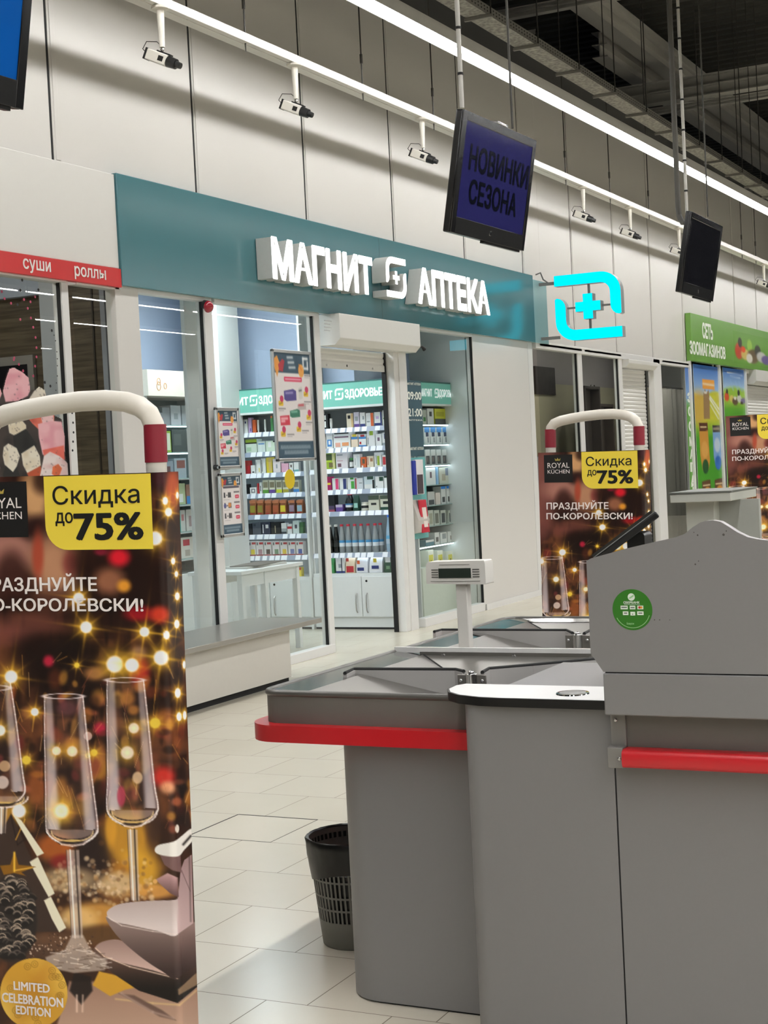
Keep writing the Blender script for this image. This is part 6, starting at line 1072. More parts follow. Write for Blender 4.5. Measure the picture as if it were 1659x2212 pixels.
# ------------------------------------------------------------------ things at the pharmacy front
YP = YW-0.05
def zW(px, py, Y=YW): return onY(px, py, Y).z
m_alu = M((212, 213, 212), 0.3, 0.8, var=0.03)
def promo(px0, px1, py0, py1, label, kind):
    Y = YP-0.03; a, c_ = onY(px0, py0, Y), onY(px1, py1, Y); x0, x1 = a.x, c_.x; z1, z0 = zW((px0+px1)/2, py0, Y), zW((px0+px1)/2, py1, Y); w, h = x1-x0, z1-z0
    r = empty('wall_poster', ((x0+x1)/2, Y+0.01, z0), label, 'poster'); fw = 0.024
    b = MB(); b.box(x0, x1, Y, Y+0.02, z0, z0+fw, m_alu); b.box(x0, x1, Y, Y+0.02, z1-fw, z1, m_alu); b.box(x0, x0+fw, Y, Y+0.02, z0, z1, m_alu); b.box(x1-fw, x1, Y, Y+0.02, z0, z1, m_alu); b.box(x0+0.006, x1-0.006, Y+0.012, Y+0.026, z0+0.006, z1-0.006, M((120, 122, 120), 0.5)); b.build('frame', r, bevel=0.004)
    nx, ny = 90, int(90*h/w); P_, u, v = sheet((x0+fw, Y+0.008, z1-fw), XR, ZUP, w-2*fw, h-2*fw, nx, ny); A = h/w; p = Paint(u*100, v*100*A, (230, 224, 222)); S = 100*A
    hd_ = S*(0.19 if kind == 0 else 0.16); p.poly([(-5, -5), (105, -5), (105, hd_), (-5, hd_)], (52, 76, 92), 1, 1.5)
    p.poly([(-4, hd_*0.4), (10, hd_*0.15), (16, hd_*0.5), (24, hd_*0.75), (14, hd_*0.8), (8, hd_+6), (2, hd_*0.8)], (222, 150, 70), 1, 1.5); p.poly([(12, hd_*0.6), (24, hd_*0.3), (30, hd_*0.4), (24, hd_*0.95), (14, hd_*0.9)], (170, 56, 66), 1, 1.5); p.ell(75, hd_*0.85, 8, 9, (226, 160, 80), 1, 0.3); p.line([(70, hd_*0.55), (76, hd_*0.8)], 1.4, (210, 130, 60), 0.9)
    for k in range(3): p.line([(38+2*k, hd_*(0.22+0.25*k)), (52+3*k, hd_*(0.2+0.25*k))], 2.0, (216, 220, 222), 0.8)
    for t_ in (((82, 22), (82, 60)), ((82, 22), (94, 22)), ((94, 40), (94, 72)), ((84, 72), (94, 72))): p.line([(q[0], hd_*q[1]/100) for q in t_], 2.2, (236, 238, 238), 0.95)
    if kind == 0:
        p.poly(rrect(26, 76, S*0.225, S*0.27, 2), (206, 44, 82), 1, 1); p.line([(30, S*0.248), (72, S*0.248)], 1.4, (238, 200, 210), 0.8)
        def cube(x, y, w_, h_, c, c2): p.poly([(x, y+3), (x+w_*0.75, y), (x+w_, y+h_*0.15), (x+w_, y+h_*0.9), (x+w_*0.2, y+h_), (x, y+h_*0.85)], c, 1, 1.2); p.line([(x+w_*0.15, y+h_*0.35), (x+w_*0.7, y+h_*0.3)], 1.6, c2, 0.8)
        cube(24, S*0.34, 34, S*0.12, (84, 74, 136), (170, 164, 206)); cube(65, S*0.31, 11, S*0.13, (214, 212, 206), (90, 90, 96)); cube(60, S*0.47, 24, S*0.07, (190, 180, 178), (196, 60, 70)); cube(38, S*0.53, 28, S*0.085, (56, 116, 96), (150, 200, 180)); p.poly([(10, S*0.60), (36, S*0.59), (37, S*0.685), (11, S*0.69)], (200, 58, 76), 1, 1.2); p.line([(14, S*0.625), (30, S*0.622)], 2, (240, 190, 196), 0.9); p.line([(14, S*0.65), (22, S*0.648)], 2, (240, 190, 196), 0.9)
        for x, y in ((8, 0.455), (79, 0.36), (84, 0.585), (54, 0.70), (10, 0.745)): p.poly(rrect(x, x+13, S*y, S*(y+0.05), 2), (226, 190, 60), 1, 1); p.line([(x+3, S*(y+0.03)), (x+10, S*(y+0.02))], 1.2, (140, 110, 40), 0.7); p.ell(x+9, S*(y-0.018), 5, 4.5, (190, 60, 100), 1, 0.3)
        for x, y in ((8, 0.53), (80, 0.46), (82, 0.66), (70, 0.74), (28, 0.775), (84, 0.205)): p.line([(x, S*y), (x+18, S*y)], 0.9, (110, 106, 110), 0.8); p.line([(x, S*(y+0.02)), (x+13, S*(y+0.02))], 0.7, (170, 166, 168), 0.7)
    else:
        p.poly([(10, S*0.17), (94, S*0.17), (94, S*0.21), (10, S*0.21)], (90, 84, 96), 1, 1)
        for k, y in enumerate((0.28, 0.46, 0.64)):
            for x, c in ((12, (60, 60, 66)), (34, (50, 46, 50)), (42, (90, 80, 80))): p.poly([(x, S*y), (x+7, S*y), (x+8, S*(y+0.09)), (x-1, S*(y+0.09))], c if k else (40, 40, 44), 0.9, 1.5)
            if k == 1: p.ell(40, S*0.50, 8, 6, (210, 140, 80), 1, 0.4); p.ell(16, S*0.51, 7, 6, (90, 90, 140), 1, 0.4)
            p.line([(26, S*(y+0.05)), (30, S*(y+0.05))], 1.6, (60, 60, 60), 0.9); p.line([(66, S*y), (92, S*y)], 2, (60, 56, 60), 0.8); p.poly(rrect(70, 92, S*(y+0.05), S*(y+0.11), 4), (200, 44, 70), 1, 1); p.line([(74, S*(y+0.08)), (88, S*(y+0.08))], 2, (240, 180, 190), 0.8); p.line([(10, S*(y+0.125)), (40, S*(y+0.125))], 0.8, (170, 166, 168), 0.7)
    p.poly([(-5, S*0.84), (105, S*0.84), (105, S*1.1), (-5, S*1.1)], (60, 84, 100), 1, 1.2)
    for y, xa, xb in ((0.895, 8, 92), (0.945, 18, 84)):
        xx = xa
        while xx < xb: p.line([(xx, S*(y+0.014)), (xx+1.5, S*(y-0.014)), (xx+3, S*(y+0.012))], 0.9, (150, 166, 176), 0.85); xx += 4.2
    print_grid('print', P_, nx, ny, p.c, m_print, r); return r
promo(588, 684, 757, 996, 'large silver-framed promotion poster hanging left of the doorway', 0)
promo(466, 523, 880, 1013, 'small silver-framed promotion poster, upper of two by the window post', 0)
promo(474, 530, 1021, 1160, 'small silver-framed promotion poster with three offers, lower of two', 1)
# yellow dot, alarm lamp, lock, light switch
a = onY(626, 1035, YW-0.006); b = MB(); b.cyl((a.x, YW-0.0075, a.z), (a.x, YW-0.0045, a.z), 0.076, 0.076, M((236, 206, 30), 0.4), 40); tag(b.build('round_sticker', origin=(a.x, YW-0.006, a.z), smooth=30), 'plain yellow round sticker on the window left of the doorway', 'sticker')
a = onY(452, 662, YW-0.09); r = empty('alarm_lamp', (a.x, YW-0.05, a.z), 'small red alarm lamp on the window post under the teal sign', 'lamp')
b = MB(); b.cyl((a.x-0.01, YW-0.05, a.z+0.02), (a.x-0.01, YW-0.075, a.z+0.01), 0.03, 0.034, m_gasket, 18); b.build('base', r)
b = MB(); b.lathe((a.x, YW-0.07, a.z), [(0.042, 0), (0.044, 0.01), (0.036, 0.032), (0.018, 0.045), (0.004, 0.049)], M((150, 16, 36), 0.12, spec=0.7), 24, ax=(0, -1, 0)); b.build('dome', r, smooth=60)
a = onY(466, 1010, YW-0.06); r = empty('window_lock', (a.x, YW-0.06, a.z), 'small dark lock knob on the window post between the small posters', 'lock')
b = MB(); b.cyl((a.x, YW-0.05, a.z), (a.x, YW-0.075, a.z), 0.02, 0.018, M((60, 60, 60), 0.3, 0.6), 16); b.cyl((a.x, YW-0.075, a.z), (a.x, YW-0.09, a.z), 0.012, 0.011, m_chrome, 14); b.build('knob', r); b = MB(); b.box(a.x+0.018, a.x+0.18, YW-0.062, YW-0.055, a.z-0.02, a.z-0.008, m_alu); b.build('bolt', r)
# roller shutter of the doorway, half rolled up
def shutter(x0, x1, zb0, zb1, zlow, yfr, label, name='roller_shutter', sw=True, xs1=None):
    r = empty(name, ((x0+x1)/2, YW, zlow), label, 'shutter'); xs1 = xs1 or x1-0.06; m_sh = M((222, 221, 216), 0.35, var=0.01)
    b = MB(); b.prism([(yfr, zb0+0.05), (yfr, zb1), (YW+0.05, zb1), (YW+0.05, zb0), (yfr+0.05, zb0)], lambda u, v, t: (t, u, v), x0, x1, m_sh); b.build('housing', r, bevel=0.004)
    b = MB(); z = zb0; ys = YW+0.075
    P = []
    while z > zlow+0.05: P += [(ys, z), (ys-0.008, z-0.012), (ys-0.008, z-0.035), (ys, z-0.047)]; z -= 0.052
    P += [(ys, zlow+0.05)]
    for (ya, za), (yb_, zb2) in zip(P[:-1], P[1:]): b.quad((x0+0.02, ya, za), (xs1, ya, za), (xs1, yb_, zb2), (x0+0.02, yb_, zb2), m_sh)
    b.build('slats', r, smooth=0); b = MB(); b.box(x0+0.02, xs1, ys-0.012, ys+0.012, zlow, zlow+0.05, m_sh)
    for f_ in (0.12, 0.8): b.box(x0+(xs1-x0)*f_, x0+(xs1-x0)*f_+0.03, ys-0.024, ys-0.012, zlow+0.015, zlow+0.03, m_frame)
    b.cyl((x0+(xs1-x0)*0.42, ys-0.0125, zlow+0.03), (x0+(xs1-x0)*0.42, ys-0.0135, zlow+0.03), 0.011, 0.011, m_gasket, 10); b.build('bottom_bar', r, bevel=0.002)
    b = MB(); b.box(xs1, xs1+0.018, ys-0.02, ys+0.02, 0.0, zb0, m_gasket); b.build('guide_rail', r, smooth=0)
    return r
yh = 5.78; zb0 = onY(780, 768, yh).z
r = shutter(10.93, 12.46, onY(870, 757, yh).z-0.0, 2.735, onY(760, 799, YW+0.075).z, yh, 'white roller shutter pushed up over the pharmacy doorway', xs1=onY(838, 1000, YW+0.075).x)
b = MB()
for k in range(4): q0_, q1__ = onY(700, 693+k*7, yh), onY(716-3*(k % 2), 694+k*7, yh); b.box(q0_.x, q1__.x, yh-0.0015, yh, q0_.z, q0_.z+0.006, M((170, 168, 166), 0.5))
b.build('rating_label', r, smooth=0)
a = onY(876, 750, yh+0.03); b = MB(); b.tube([(12.463, yh+0.02, a.z+0.02), (max(12.49, a.x-0.02), yh+0.0, a.z+0.015), (max(12.52, a.x+0.02), yh-0.01, a.z-0.01)], [0.006, 0.012, 0.02], m_black, 10); tag(b.build('key_switch', origin=(a.x, yh, a.z)), 'small black key switch dangling right of the shutter housing', 'switch')
# opening hours strip and leaflet board inside the right window
YH = YW+0.02
def wq(b, px0, px1, py0, py1, Y, mat): 
    x0, x1 = onY(px0, (py0+py1)/2, Y).x, onY(px1, (py0+py1)/2, Y).x; z1, z0 = zW((px0+px1)/2, py0, Y), zW((px0+px1)/2, py1, Y); b.box(x0, x1, Y, Y+0.003, z0, z1, mat); return x0, x1, z0, z1
m_dteal = M((52, 82, 94), 0.4); YH = YW-0.012
r = empty('hours_sign', (onY(897, 900, YH).x, YH, zW(897, 985, YH)), 'dark teal opening hours strip on the right window glass', 'sign')
b = MB(); x0, x1, z0, z1 = wq(b, 881, 913, 822, 986, YH, m_dteal); b.build('strip', r, smooth=0); w = x1-x0
b = MB()
for txt, py, hh in (('09:00', 863, 17), ('21:00', 899, 17), ('МАГНИТ АПТЕКА', 832, 5), ('МАГНИТ АПТЕКА', 972, 6), ('АПТЕКА', 909, 3)): z = zW(897, py, YH); b.text(txt, (x0+w*0.04, YH-0.0015, z), XR, ZUP, h=zW(897, py-hh, YH)-z, w=w*0.92, mat=m_wtxt, bold=0.03)
b.build('lettering', r, smooth=0)
r = empty('leaflet_board', (onY(905, 1080, YH).x, YH, zW(905, 1165, YH)), 'teal board with leaflet holders on the right window', 'notice board')
b = MB(); x0, x1, z0, z1 = wq(b, 886, 922, 988, 1164, YH+0.001, M((100, 168, 168), 0.4)); b.build('board', r, smooth=0)
a, c_ = onY(893, 993, YH-0.04), onY(918, 1067, YH-0.04); r2 = empty('leaflet_holder', ((a.x+c_.x)/2, YH-0.03, c_.z), 'blue and white leaflet holder with dark leaflet, upper on the teal board', 'leaflet holder')
b = MB(); b.box(a.x, a.x+0.05, YH-0.04, YH-0.002, c_.z, a.z-0.01, M((30, 50, 150), 0.4)); b.box(a.x+0.05, c_.x, YH-0.035, YH-0.002, c_.z, a.z, M((232, 230, 232), 0.4)); b.build('holder', r2, bevel=0.002); b = MB(); b.box(a.x+0.07, c_.x-0.03, YH-0.042, YH-0.035, c_.z+0.005, c_.z+0.18, M((58, 46, 54), 0.5)); b.build('leaflet', r2, smooth=0)
a, c_ = onY(898, 1080, YH-0.04), onY(925, 1150, YH-0.04); r2 = empty('leaflet_holder', ((a.x+c_.x)/2, YH-0.03, c_.z), 'clear holder with red and white leaflets, lower on the teal board', 'leaflet holder')
b = MB(); b.prism([(YH-0.002, c_.z), (YH-0.05, c_.z+0.01), (YH-0.06, c_.z+0.12), (YH-0.002, a.z)], lambda u, v, t: (t, u, v), a.x, c_.x, M((190, 186, 180), 0.15)); b.build('holder', r2, smooth=0)
b = MB(); b.obox(((a.x+c_.x)/2+0.03, YH-0.045, (a.z+c_.z)/2), Vector((0.075, 0, 0)), Vector((0, 0.006, 0.0)), Vector((0, 0.012, (a.z-c_.z)/2-0.005)), M((190, 36, 56), 0.4)); b.obox(((a.x+c_.x)/2+0.035, YH-0.054, (a.z+c_.z)/2-0.01), Vector((0.04, 0, 0)), Vector((0, 0.002, 0.0)), Vector((0, 0.008, 0.09)), M((232, 222, 214), 0.4)); b.build('leaflets', r2, smooth=0)
# white table inside the left window, magazines on it
xt0, xt1 = onY(520, 1230, 6.35).x, onY(655, 1225, 6.35).x; zt3 = onY(600, 1222, 6.35).z
r = empty('side_table', ((xt0+xt1)/2, 6.6, 0), 'plain white table inside the pharmacy behind the left window', 'table')
b = MB(); b.box(xt0, xt1, 6.35, 6.85, zt3-0.03, zt3, m_cab); b.build('top', r, bevel=0.003); b = MB(); b.box(xt0+0.05, xt1-0.05, 6.38, 6.40, zt3-0.13, zt3-0.03, m_cab); b.box(xt0+0.05, xt1-0.05, 6.80, 6.82, zt3-0.13, zt3-0.03, m_cab); b.build('apron', r, smooth=0)
for lx in (xt0+0.04, xt1-0.08, (xt0+xt1)/2-0.1):
    for ly in ((6.37, 6.79) if lx != (xt0+xt1)/2-0.1 else (6.37,)): b = MB(); b.box(lx, lx+0.045, ly, ly+0.045, 0, zt3-0.03, m_cab); b.build('leg', r, smooth=0)
b = MB(); b.obox(((xt0+xt1)/2+0.05, 6.55, zt3+0.008), Vector((0.28, -0.02, 0)), Vector((0.02, 0.13, 0)), Vector((0, 0, 0.008)), M((196, 196, 190), 0.5)); b.obox(((xt0+xt1)/2+0.08, 6.54, zt3+0.0195), Vector((0.27, 0.03, 0)), Vector((-0.02, 0.12, 0)), Vector((0, 0, 0.0035)), M((92, 86, 80), 0.5)); tag(b.build('magazine', origin=((xt0+xt1)/2+0.05, 6.55, zt3)), 'folded grey newspaper lying on the white table in the pharmacy', 'newspaper')
a = onX(675, 1082, 12.0); b = MB(); c_ = onY(675, 1082, 6.05); b.box(c_.x-0.045, c_.x+0.045, YW+0.006, YW+0.03, c_.z-0.045, c_.z+0.045, m_frame); tag(b.build('light_switch', origin=(c_.x, YW+0.01, c_.z), bevel=0.004), 'small square white box on the glass beside the doorway post', 'switch')

# ------------------------------------------------------------------ sushi shop window: printed rolls and dots on the glass, dark board inside
YG = YW-0.0055
GX, GZ = 190, 190
xs_ = np.linspace(-75, 155, GX); ys_ = np.linspace(785, 1140, GZ*1); XX, YY = np.meshgrid(xs_, ys_); xx, yy = XX.ravel(), YY.ravel()
cam_np, F_, R_n, U_n = np.array(CAM), np.array(_F), np.array(_R), np.array(_U)
dirs = F_+np.outer((xx-IW/2)/FPX, R_n)+np.outer((IH/2-yy)/FPX, U_n); Pg = cam_np+dirs*((YG-cam_np[1])/dirs[:, 1])[:, None]
p = Paint(xx, yy, (60, 52, 48)); keepm = np.zeros(len(xx), bool)
p.mix(np.clip(vnoise(xx, yy, 18, 7)-0.4, 0, 1)*1.3, (30, 26, 26))
def piece(pts, col, col2=None, speck=0.25, seed=1):
    sel, d = p.sdf(pts); keepm[sel[d > -0.5]] = True; p.poly(pts, col, 1, 2.0)
    m = np.zeros(len(xx)); m[sel] = np.clip(d/2, 0, 1); n = vnoise(xx, yy, 14, seed+20); p.mix(m*np.clip(n-0.45, 0, 1)*1.4, col2 or tuple(int(v*0.86) for v in col))
    R = np.random.default_rng(seed); q = np.array(pts); 
    for k in range(int(40*speck*1.6)):
        a_, b_ = R.uniform(q[:, 0].min(), q[:, 0].max()), R.uniform(q[:, 1].min(), q[:, 1].max()); p.mix(m*np.exp(-(((xx-a_)**2+(yy-b_)**2)/R.uniform(0.6, 2.6)))*0.6, (80, 70, 66))
PK, PK2, WH, WH2, NOR = (232, 178, 184), (214, 140, 152), (226, 218, 200), (206, 190, 160), (34, 34, 32)
back = [(-75, 800), (-10, 810), (6, 850), (40, 870), (70, 840), (98, 850), (105, 890), (134, 905), (142, 980), (153, 1040), (150, 1140), (-75, 1140)]
sel, d = p.sdf(back); keepm[sel[d > 0]] = True
piece([(-60, 800), (-8, 812), (4, 850), (-5, 872), (-50, 868)], PK, PK2, 0.1, 3); piece([(20, 796), (30, 793), (48, 803), (62, 815), (66, 842), (60, 855), (40, 866), (12, 868), (6, 845), (12, 820)], PK, PK2, 0.2, 4); piece([(75, 843), (84, 834), (97, 842), (102, 862), (96, 880), (60, 884), (60, 866)], WH, (206, 196, 186), 0.5, 5)
piece([(55, 896), (100, 886), (118, 890), (116, 925), (86, 930), (70, 915)], (214, 110, 90), (150, 60, 50), 0.1, 6); piece([(86, 890), (114, 884), (116, 910), (92, 915)], (230, 190, 190), None, 0.3, 7)
piece([(17, 914), (44, 904), (56, 918), (57, 930), (30, 940), (20, 935)], WH, WH2, 0.3, 8); piece([(28, 942), (56, 926), (80, 960), (72, 975), (44, 985), (30, 965)], NOR, (20, 20, 20), 0, 9)
piece([(82, 916), (110, 909), (133, 911), (140, 940), (140, 975), (120, 990), (92, 982), (84, 945)], PK, PK2, 0.1, 10); piece([(92, 972), (138, 962), (140, 992), (130, 1005), (96, 990)], (222, 112, 96), (200, 80, 70), 0.1, 11)
piece([(8, 966), (18, 958), (36, 968), (43, 985), (36, 1008), (28, 1020), (10, 1004), (6, 985)], WH, WH2, 0.5, 12); piece([(12, 1006), (28, 1020), (36, 1008), (44, 1030), (34, 1060), (12, 1060), (6, 1025)], NOR, (20, 20, 20), 0, 13)
piece([(46, 980), (74, 962), (86, 985), (88, 1005), (78, 1014), (60, 1024), (50, 1005)], WH, WH2, 0.4, 14); piece([(58, 1022), (88, 1006), (92, 1030), (70, 1046)], (176, 80, 50), (120, 50, 40), 0.1, 15)
piece([(95, 985), (108, 976), (128, 985), (146, 1000), (150, 1030), (148, 1070), (90, 1070), (86, 1030)], (230, 216, 212), (206, 160, 160), 0.6, 16); piece([(114, 1008), (126, 1002), (134, 1012), (126, 1034), (112, 1024)], (222, 110, 70), None, 0.1, 17)
piece([(-75, 880), (-20, 890), (-6, 930), (-30, 960), (-75, 960)], WH, WH2, 0.3, 18); piece([(-75, 970), (-20, 960), (0, 1010), (-20, 1140), (-75, 1140)], PK, PK2, 0.2, 19)
tag(print_grid('sushi_decal', Pg, GX, GZ, p.c, vcol('window_print', 0.3), None, keepm), 'printed pink, white and black sushi rolls on the left shop window', 'window picture')
b = MB(); mdot = M((168, 60, 90), 0.5); mdk = M((30, 30, 34), 0.5)
for px, py, k in [(44, 627, 0), (44, 690, 1), (10, 645, 1), (52, 647, 1), (76, 641, 1), (83, 626, 0), (66, 652, 1), (38, 658, 0), (24, 655, 1), (60, 666, 1), (67, 687, 1), (72, 707, 1), (77, 729, 1), (79, 751, 1), (79, 771, 1), (31, 773, 1), (41, 787, 1), (76, 791, 1), (50, 801, 1), (72, 812, 1), (30, 777, 1), (97, 826, 0), (109, 834, 0), (121, 843, 0), (112, 714, 0), (117, 724, 0), (120, 736, 0), (123, 760, 0), (124, 775, 0), (124, 790, 0), (124, 812, 0), (122, 827, 0), (48, 605, 0), (4, 630, 1)]:
    c_ = onY(px, py, YG-0.001); rr = 0.0085 if k else (0.009 if px < 115 else 0.004); b.cyl((c_.x, YG-0.001, c_.z), (c_.x, YG-0.0002, c_.z), rr, rr, mdot if k else mdk, 10)
for k, (px, py) in enumerate([(156, 892), (158, 913), (159, 934), (158, 954), (157, 973)]): c_ = onY(px, py, YW-0.052); b.cyl((c_.x, YW-0.0525, c_.z), (c_.x, YW-0.0505, c_.z), 0.0075, 0.0075, mdk, 8)
tag(b.build('dot_decal', smooth=0), 'scattered pink and black dots stuck on the left shop window', 'window picture')
XU = 8.195
def ux(px, py, X=XU): return onX(px, py, X)
a, c_ = ux(-60, 775), ux(84, 900); zt4 = ux(60, 768).z; r = empty('menu_board', (XU, (a.y+c_.y)/2, 0.9), 'dark framed menu board inside the sushi shop', 'board')
b = MB(); b.box(XU-0.03, XU, c_.y, min(a.y, 7.48), 0.9, zt4, m_alu); b.build('frame', r); b = MB(); b.box(XU-0.034, XU-0.03, c_.y+0.05, min(a.y, 7.48)-0.05, 0.95, zt4-0.06, M((16, 16, 22), 0.3)); b.build('board', r, smooth=0)
swall('wall_sushi_pillar', XU-0.10, XU+0.004, ux(127, 800, XU-0.1).y, ux(93, 800, XU-0.1).y, 0, 3.3, M((186, 192, 196), 0.5))
swall('wall_sushi_bulkhead', XU-0.06, XU+0.004, ux(90, 640, XU-0.06).y, 7.5, ux(50, 640, XU-0.06).z, 3.3, M((176, 186, 200), 0.5))
swall('wall_sushi_corner', XU-0.05, XU+0.004, 6.03, ux(223, 800, XU-0.05).y, 0, 3.3, M((150, 154, 160), 0.5))
b = MB(); b.box(XU-0.004, XU+0.004, ux(208, 800).y, ux(205, 800).y, 0, 3.3, M((60, 52, 42), 0.5)); struct(b.build('trim_80', smooth=0))

# ------------------------------------------------------------------ next shop: closed shutter and dim furniture behind glass
zq = lambda px, py: onY(px, py, YW).z
shutter(18.86, 20.15, zq(1400, 800), 2.68, 0.02, YW-0.10, 'closed white roller shutter between the dim shop windows at the right')
a, c_ = onY(1163, 790, 7.5), onY(1208, 853, 7.5); r = empty('wall_picture', ((a.x+c_.x)/2, 7.55, c_.z), 'dark picture on the wall of the dim shop, left pane', 'picture')
b = MB(); b.box(a.x, c_.x, 7.55, 7.59, c_.z, a.z, M((60, 54, 50), 0.5, var=0.5, scale=9)); b.build('picture', r)
x0, x1, x2 = 15.75, 18.95, 0; b = MB(); b.box(15.7, 25.0, 7.585, 7.60, 1.2, onY(1200, 830, 7.6).z, M((196, 190, 160), 0.6)); struct(b.build('trim_91', smooth=0))
def furn(label, name, px0, px1, py0, Y, col, dpt=0.16, cat='cabinet', z0=0.0):
    a, c_ = onY(px0, py0, Y), onY(px1, py0, Y); r = empty(name, ((a.x+c_.x)/2, Y+dpt/2, z0), label, cat); mm = M(col, 0.5, var=0.15, scale=8); w = c_.x-a.x
    b = MB(); b.box(a.x, a.x+0.04, Y, Y+dpt, z0, a.z, mm); b.box(c_.x-0.04, c_.x, Y, Y+dpt, z0, a.z, mm); b.box(a.x, c_.x, Y, Y+dpt, a.z-0.04, a.z, mm); b.box(a.x, c_.x, Y+dpt-0.02, Y+dpt, z0, a.z, mm); b.build('body', r, bevel=0.004); b = MB(); b.box(a.x+0.04, c_.x-0.04, Y+0.02, Y+dpt-0.02, z0, z0+(a.z-z0)*0.45, mm); b.build('lower_panel', r, bevel=0.004); return r, a, c_
furn('dark wooden cupboard in the dim shop behind the second gate', 'tall_cupboard', 1263, 1296, 833, 7.05, (84, 76, 70)); r, a, c_ = furn('low dark seat in the dim shop behind the second gate', 'low_cupboard', 1297, 1325, 872, 7.1, (92, 82, 74))
b = MB()
for k in range(7): 
    x = a.x+0.05+k*0.06; b.tube([(x, 7.3, a.z+0.004), (x+0.05*math.sin(k*2.1), 7.3, a.z+0.12), (x+0.12*math.sin(k*1.7+1), 7.28, a.z+0.24+0.05*math.cos(k))], [0.02, 0.016, 0.008], M((58, 46, 40), 0.6), 7)
tag(b.build('dried_branches', origin=(a.x+0.2, 7.3, a.z)), 'dark dried branches standing on the low seat in the dim shop', 'branches')
a, c_ = onY(1162, 925, 6.8), onY(1222, 925, 6.8); r = empty('sofa', ((a.x+c_.x)/2, 7.0, 0), 'pale grey sofa in the dim shop, left pane', 'sofa'); ms = M((150, 154, 160), 0.8, var=0.05)
b = MB(); b.box(a.x-0.1, c_.x+0.2, 6.8, 7.4, 0.1, a.z-0.35, ms); b.build('seat', r, bevel=0.05); b = MB(); b.box(a.x-0.1, c_.x+0.2, 7.3, 7.55, a.z-0.35, a.z, ms); b.build('backrest', r, bevel=0.05); b = MB(); b.box(a.x-0.1, c_.x+0.2, 6.85, 7.5, 0, 0.1, m_gasket); b.build('plinth', r)
# pale drapes behind the narrow window left of the pet shop
r = empty('curtain', (23.4, 6.6, 0), 'pale beige curtain hanging behind the narrow window left of the green sign', 'curtain'); mc = M((206, 202, 190), 0.8, var=0.04)
b = MB(); n = 60; vs = []; 
for z in (0.03, 2.45): vs += [(22.2+2.5*k/n, 6.6+0.05*math.sin(k*0.9)+0.015*math.sin(k*2.3), z) for k in range(n+1)]
b.add(vs, [(k, k+1, n+2+k, n+1+k) for k in range(n)], mc); b.build('cloth', r, smooth=60); b = MB(); b.cyl((22.0, 6.6, 2.47), (24.9, 6.6, 2.47), 0.012, 0.012, m_steel, 10); b.build('rod', r)

# ------------------------------------------------------------------ pet shop front: printed panels on the glass
YQ = YW-0.03; px_ = lambda px: onY(px, 900, YQ).x
def poster(px0, px1, py0, py1, label, paint, nx=70, K=590, name='poster'):
    x0, x1 = onY(px0, py0, YQ).x, onY(px1, py0, YQ).x; z1 = onY((px0+px1)/2, py0, YQ).z; z0 = 0.25 if py1 is None else onY((px0+px1)/2, py1, YQ).z; w, h = x1-x0, z1-z0
    b = MB(); b.box(x0, x1, YQ+0.001, YQ+0.006, z0, z1, m_frame); o = b.build(name, smooth=0, origin=((x0+x1)/2, YQ, z0)); tag(o, label, 'poster'); ny = int(nx*h/w); P_, u, v = sheet((x0, YQ, z1), XR, ZUP, w, h, nx, ny); p = Paint(u*100, v*K, (120, 170, 60)); paint(p, K)
    print_grid('print', P_, nx, ny, p.c, m_print, o); return o, x0, x1, z0, z1
def sky(p, S, h): t = np.clip(p.y/h, 0, 1); p.c = np.array((60, 104, 180))*(1-t)[:, None]+np.array((170, 200, 226))*t[:, None]
def strip_paint(p, S): sky(p, S, 30); g = np.clip((p.y-20)/5, 0, 1); p.mix(g, (86, 150, 50))
o, x0, x1, z0, z1 = poster(1479, 1494, 787, None, 'narrow green strip poster with vertical white letters, left of the pet posters', strip_paint, 24, 100)
b = MB()
for ch, py in zip('ЗООМАГАЗИН', (868, 898, 930, 963, 990, 1018, 1046, 1064, 1092, 1120)):
    z = zW(1488+(py-868)*0.05, py, YQ); b.text(ch, ((x0+x1)/2-0.11, YQ-0.0015, z), XR, ZUP, h=0.125, w=0.2, mat=m_wtxt, bold=0.07)
b.build('lettering', o, smooth=0)
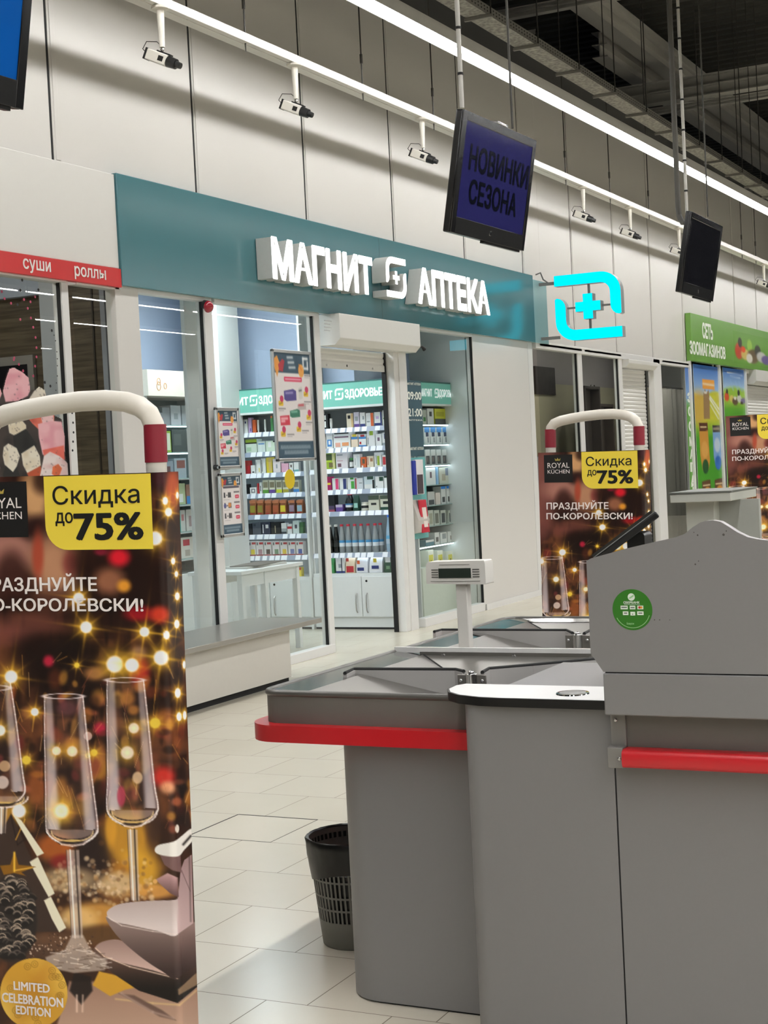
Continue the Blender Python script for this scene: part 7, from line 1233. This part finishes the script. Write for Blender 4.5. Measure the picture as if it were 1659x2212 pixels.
def food(p, S):
    sky(p, S, 110); g = np.clip((p.y-95-10*np.sin(p.x/16))/10, 0, 1); p.mix(g, (196, 196, 60)); g2 = np.clip((p.y-190)/70, 0, 1); p.mix(g2, (70, 150, 40)); p.ell(15, 150, 30, 60, (200, 160, 80), 0.8, 0.8)
    p.poly([(30, 48), (74, 50), (74, 86), (30, 84)], (226, 158, 70), 1, 1.5); p.line([(34, 66), (70, 68)], 4, (240, 226, 200), 0.9); p.poly([(32, 100), (38, 84), (44, 96), (52, 86), (54, 120), (52, 190), (30, 190)], (150, 122, 84), 1, 2); p.ell(40, 96, 6, 5, (220, 216, 206), 0.9, 0.5); p.line([(56, 110), (95, 165)], 3, (230, 234, 236), 0.9); p.line([(54, 118), (92, 178)], 3, (230, 234, 236), 0.9); p.line([(56, 140), (84, 190)], 2.5, (220, 226, 226), 0.8)
    p.poly([(12, 205), (42, 202), (46, 340), (40, 372), (18, 372), (12, 320)], (196, 140, 60), 1, 2); p.poly([(12, 206), (42, 203), (43, 232), (13, 236)], (90, 56, 36), 1, 2); p.ell(29, 360, 11, 26, (40, 84, 44), 1, 0.3); p.ell(29, 300, 12, 30, (220, 170, 90), 0.8, 0.5); p.line([(18, 220), (36, 220)], 3, (226, 206, 160), 0.9)
    p.poly([(60, 214), (88, 213), (90, 330), (84, 366), (68, 366), (60, 330)], (120, 160, 206), 1, 2); p.poly([(60, 214), (88, 213), (88, 240), (61, 240)], (70, 66, 60), 1, 2); p.ell(76, 350, 12, 26, (50, 104, 180), 1, 0.3); p.ell(75, 285, 11, 26, (206, 216, 222), 0.8, 0.5); p.line([(64, 226), (84, 226)], 3, (210, 196, 160), 0.9)
    for x in (14, 60): p.poly([(x, 410), (x+30, 408), (x+32, 470), (x, 470)], (90, 60, 36), 1, 2); p.ell(x+18, 450, 12, 18, (214, 150, 60), 1, 0.4); p.line([(x+5, 426), (x+26, 426)], 3, (226, 206, 160), 0.9)
poster(1497, 1556, 790, None, 'tall pet food poster with orange and blue packs on green', food, 90)
def pets(p, S):
    sky(p, S, 80); g = np.clip((p.y-80+14*np.sin(p.x/30))/18, 0, 1); p.mix(g, (150, 190, 70)); p.mix(np.clip((p.y-140)/30, 0, 1), (90, 160, 50)); p.line([(18, 18), (80, 22)], 2.4, (226, 232, 236), 0.9); p.line([(30, 32), (70, 34)], 2.4, (226, 232, 236), 0.9)
    for x in (30, 50, 66): p.line([(x, 50), (x+10, 90)], 3, (150, 186, 226), 0.5)
    for cx, cy, rx, ry, col in [(12, 118, 9, 18, (206, 80, 50)), (14, 96, 4, 10, (60, 60, 56)), (32, 124, 9, 14, (216, 196, 110)), (46, 134, 12, 16, (96, 76, 60)), (46, 120, 6, 7, (230, 226, 214)), (64, 122, 10, 16, (206, 206, 200)), (62, 98, 5, 12, (60, 60, 60)), (82, 130, 12, 12, (110, 96, 150)), (74, 140, 6, 6, (60, 50, 46))]: p.ell(cx, cy, rx, ry, col, 0.95, 0.5)
poster(1561, 1612, 797, None, 'blue and green pet shop poster with a row of animals', pets, 70, 640)
xg = onY(1557.5, 900, YQ).x; b = MB(); 
for q in (1495.5, 1558.5, 1614.5): x = onY(q, 900, YW-0.05).x; b.box(x-0.04, x+0.03, YW-0.06, YW, 0, 2.78, m_frame)
struct(b.build('trim_92', smooth=0)); swall('wall_pet_shop', 21.96, 24.9, YW+0.0, YW+0.06, 0, 2.78, m_room)
shutter(onY(1618, 820, YW).x, 28.3, onY(1640, 830, YW-0.1).z, 2.78, 0.02, YW-0.12, 'closed white roller shutter under the green pet shop sign')
swall('wall_beyond', 28.3, 33, YW, YW+0.06, 0, 2.78, m_panel)
# labels must single things out
seen = {}
for o in bpy.data.objects:
    if o.parent is None and 'label' in o: seen.setdefault(o['label'], []).append(o.name)
for k, v in seen.items():
    if len(v) > 1 and not k.startswith('thin dark wire'): print('SAME LABEL', k, v)
    if not 4 <= len(k.split()) <= 16: print('LABEL LENGTH', k)
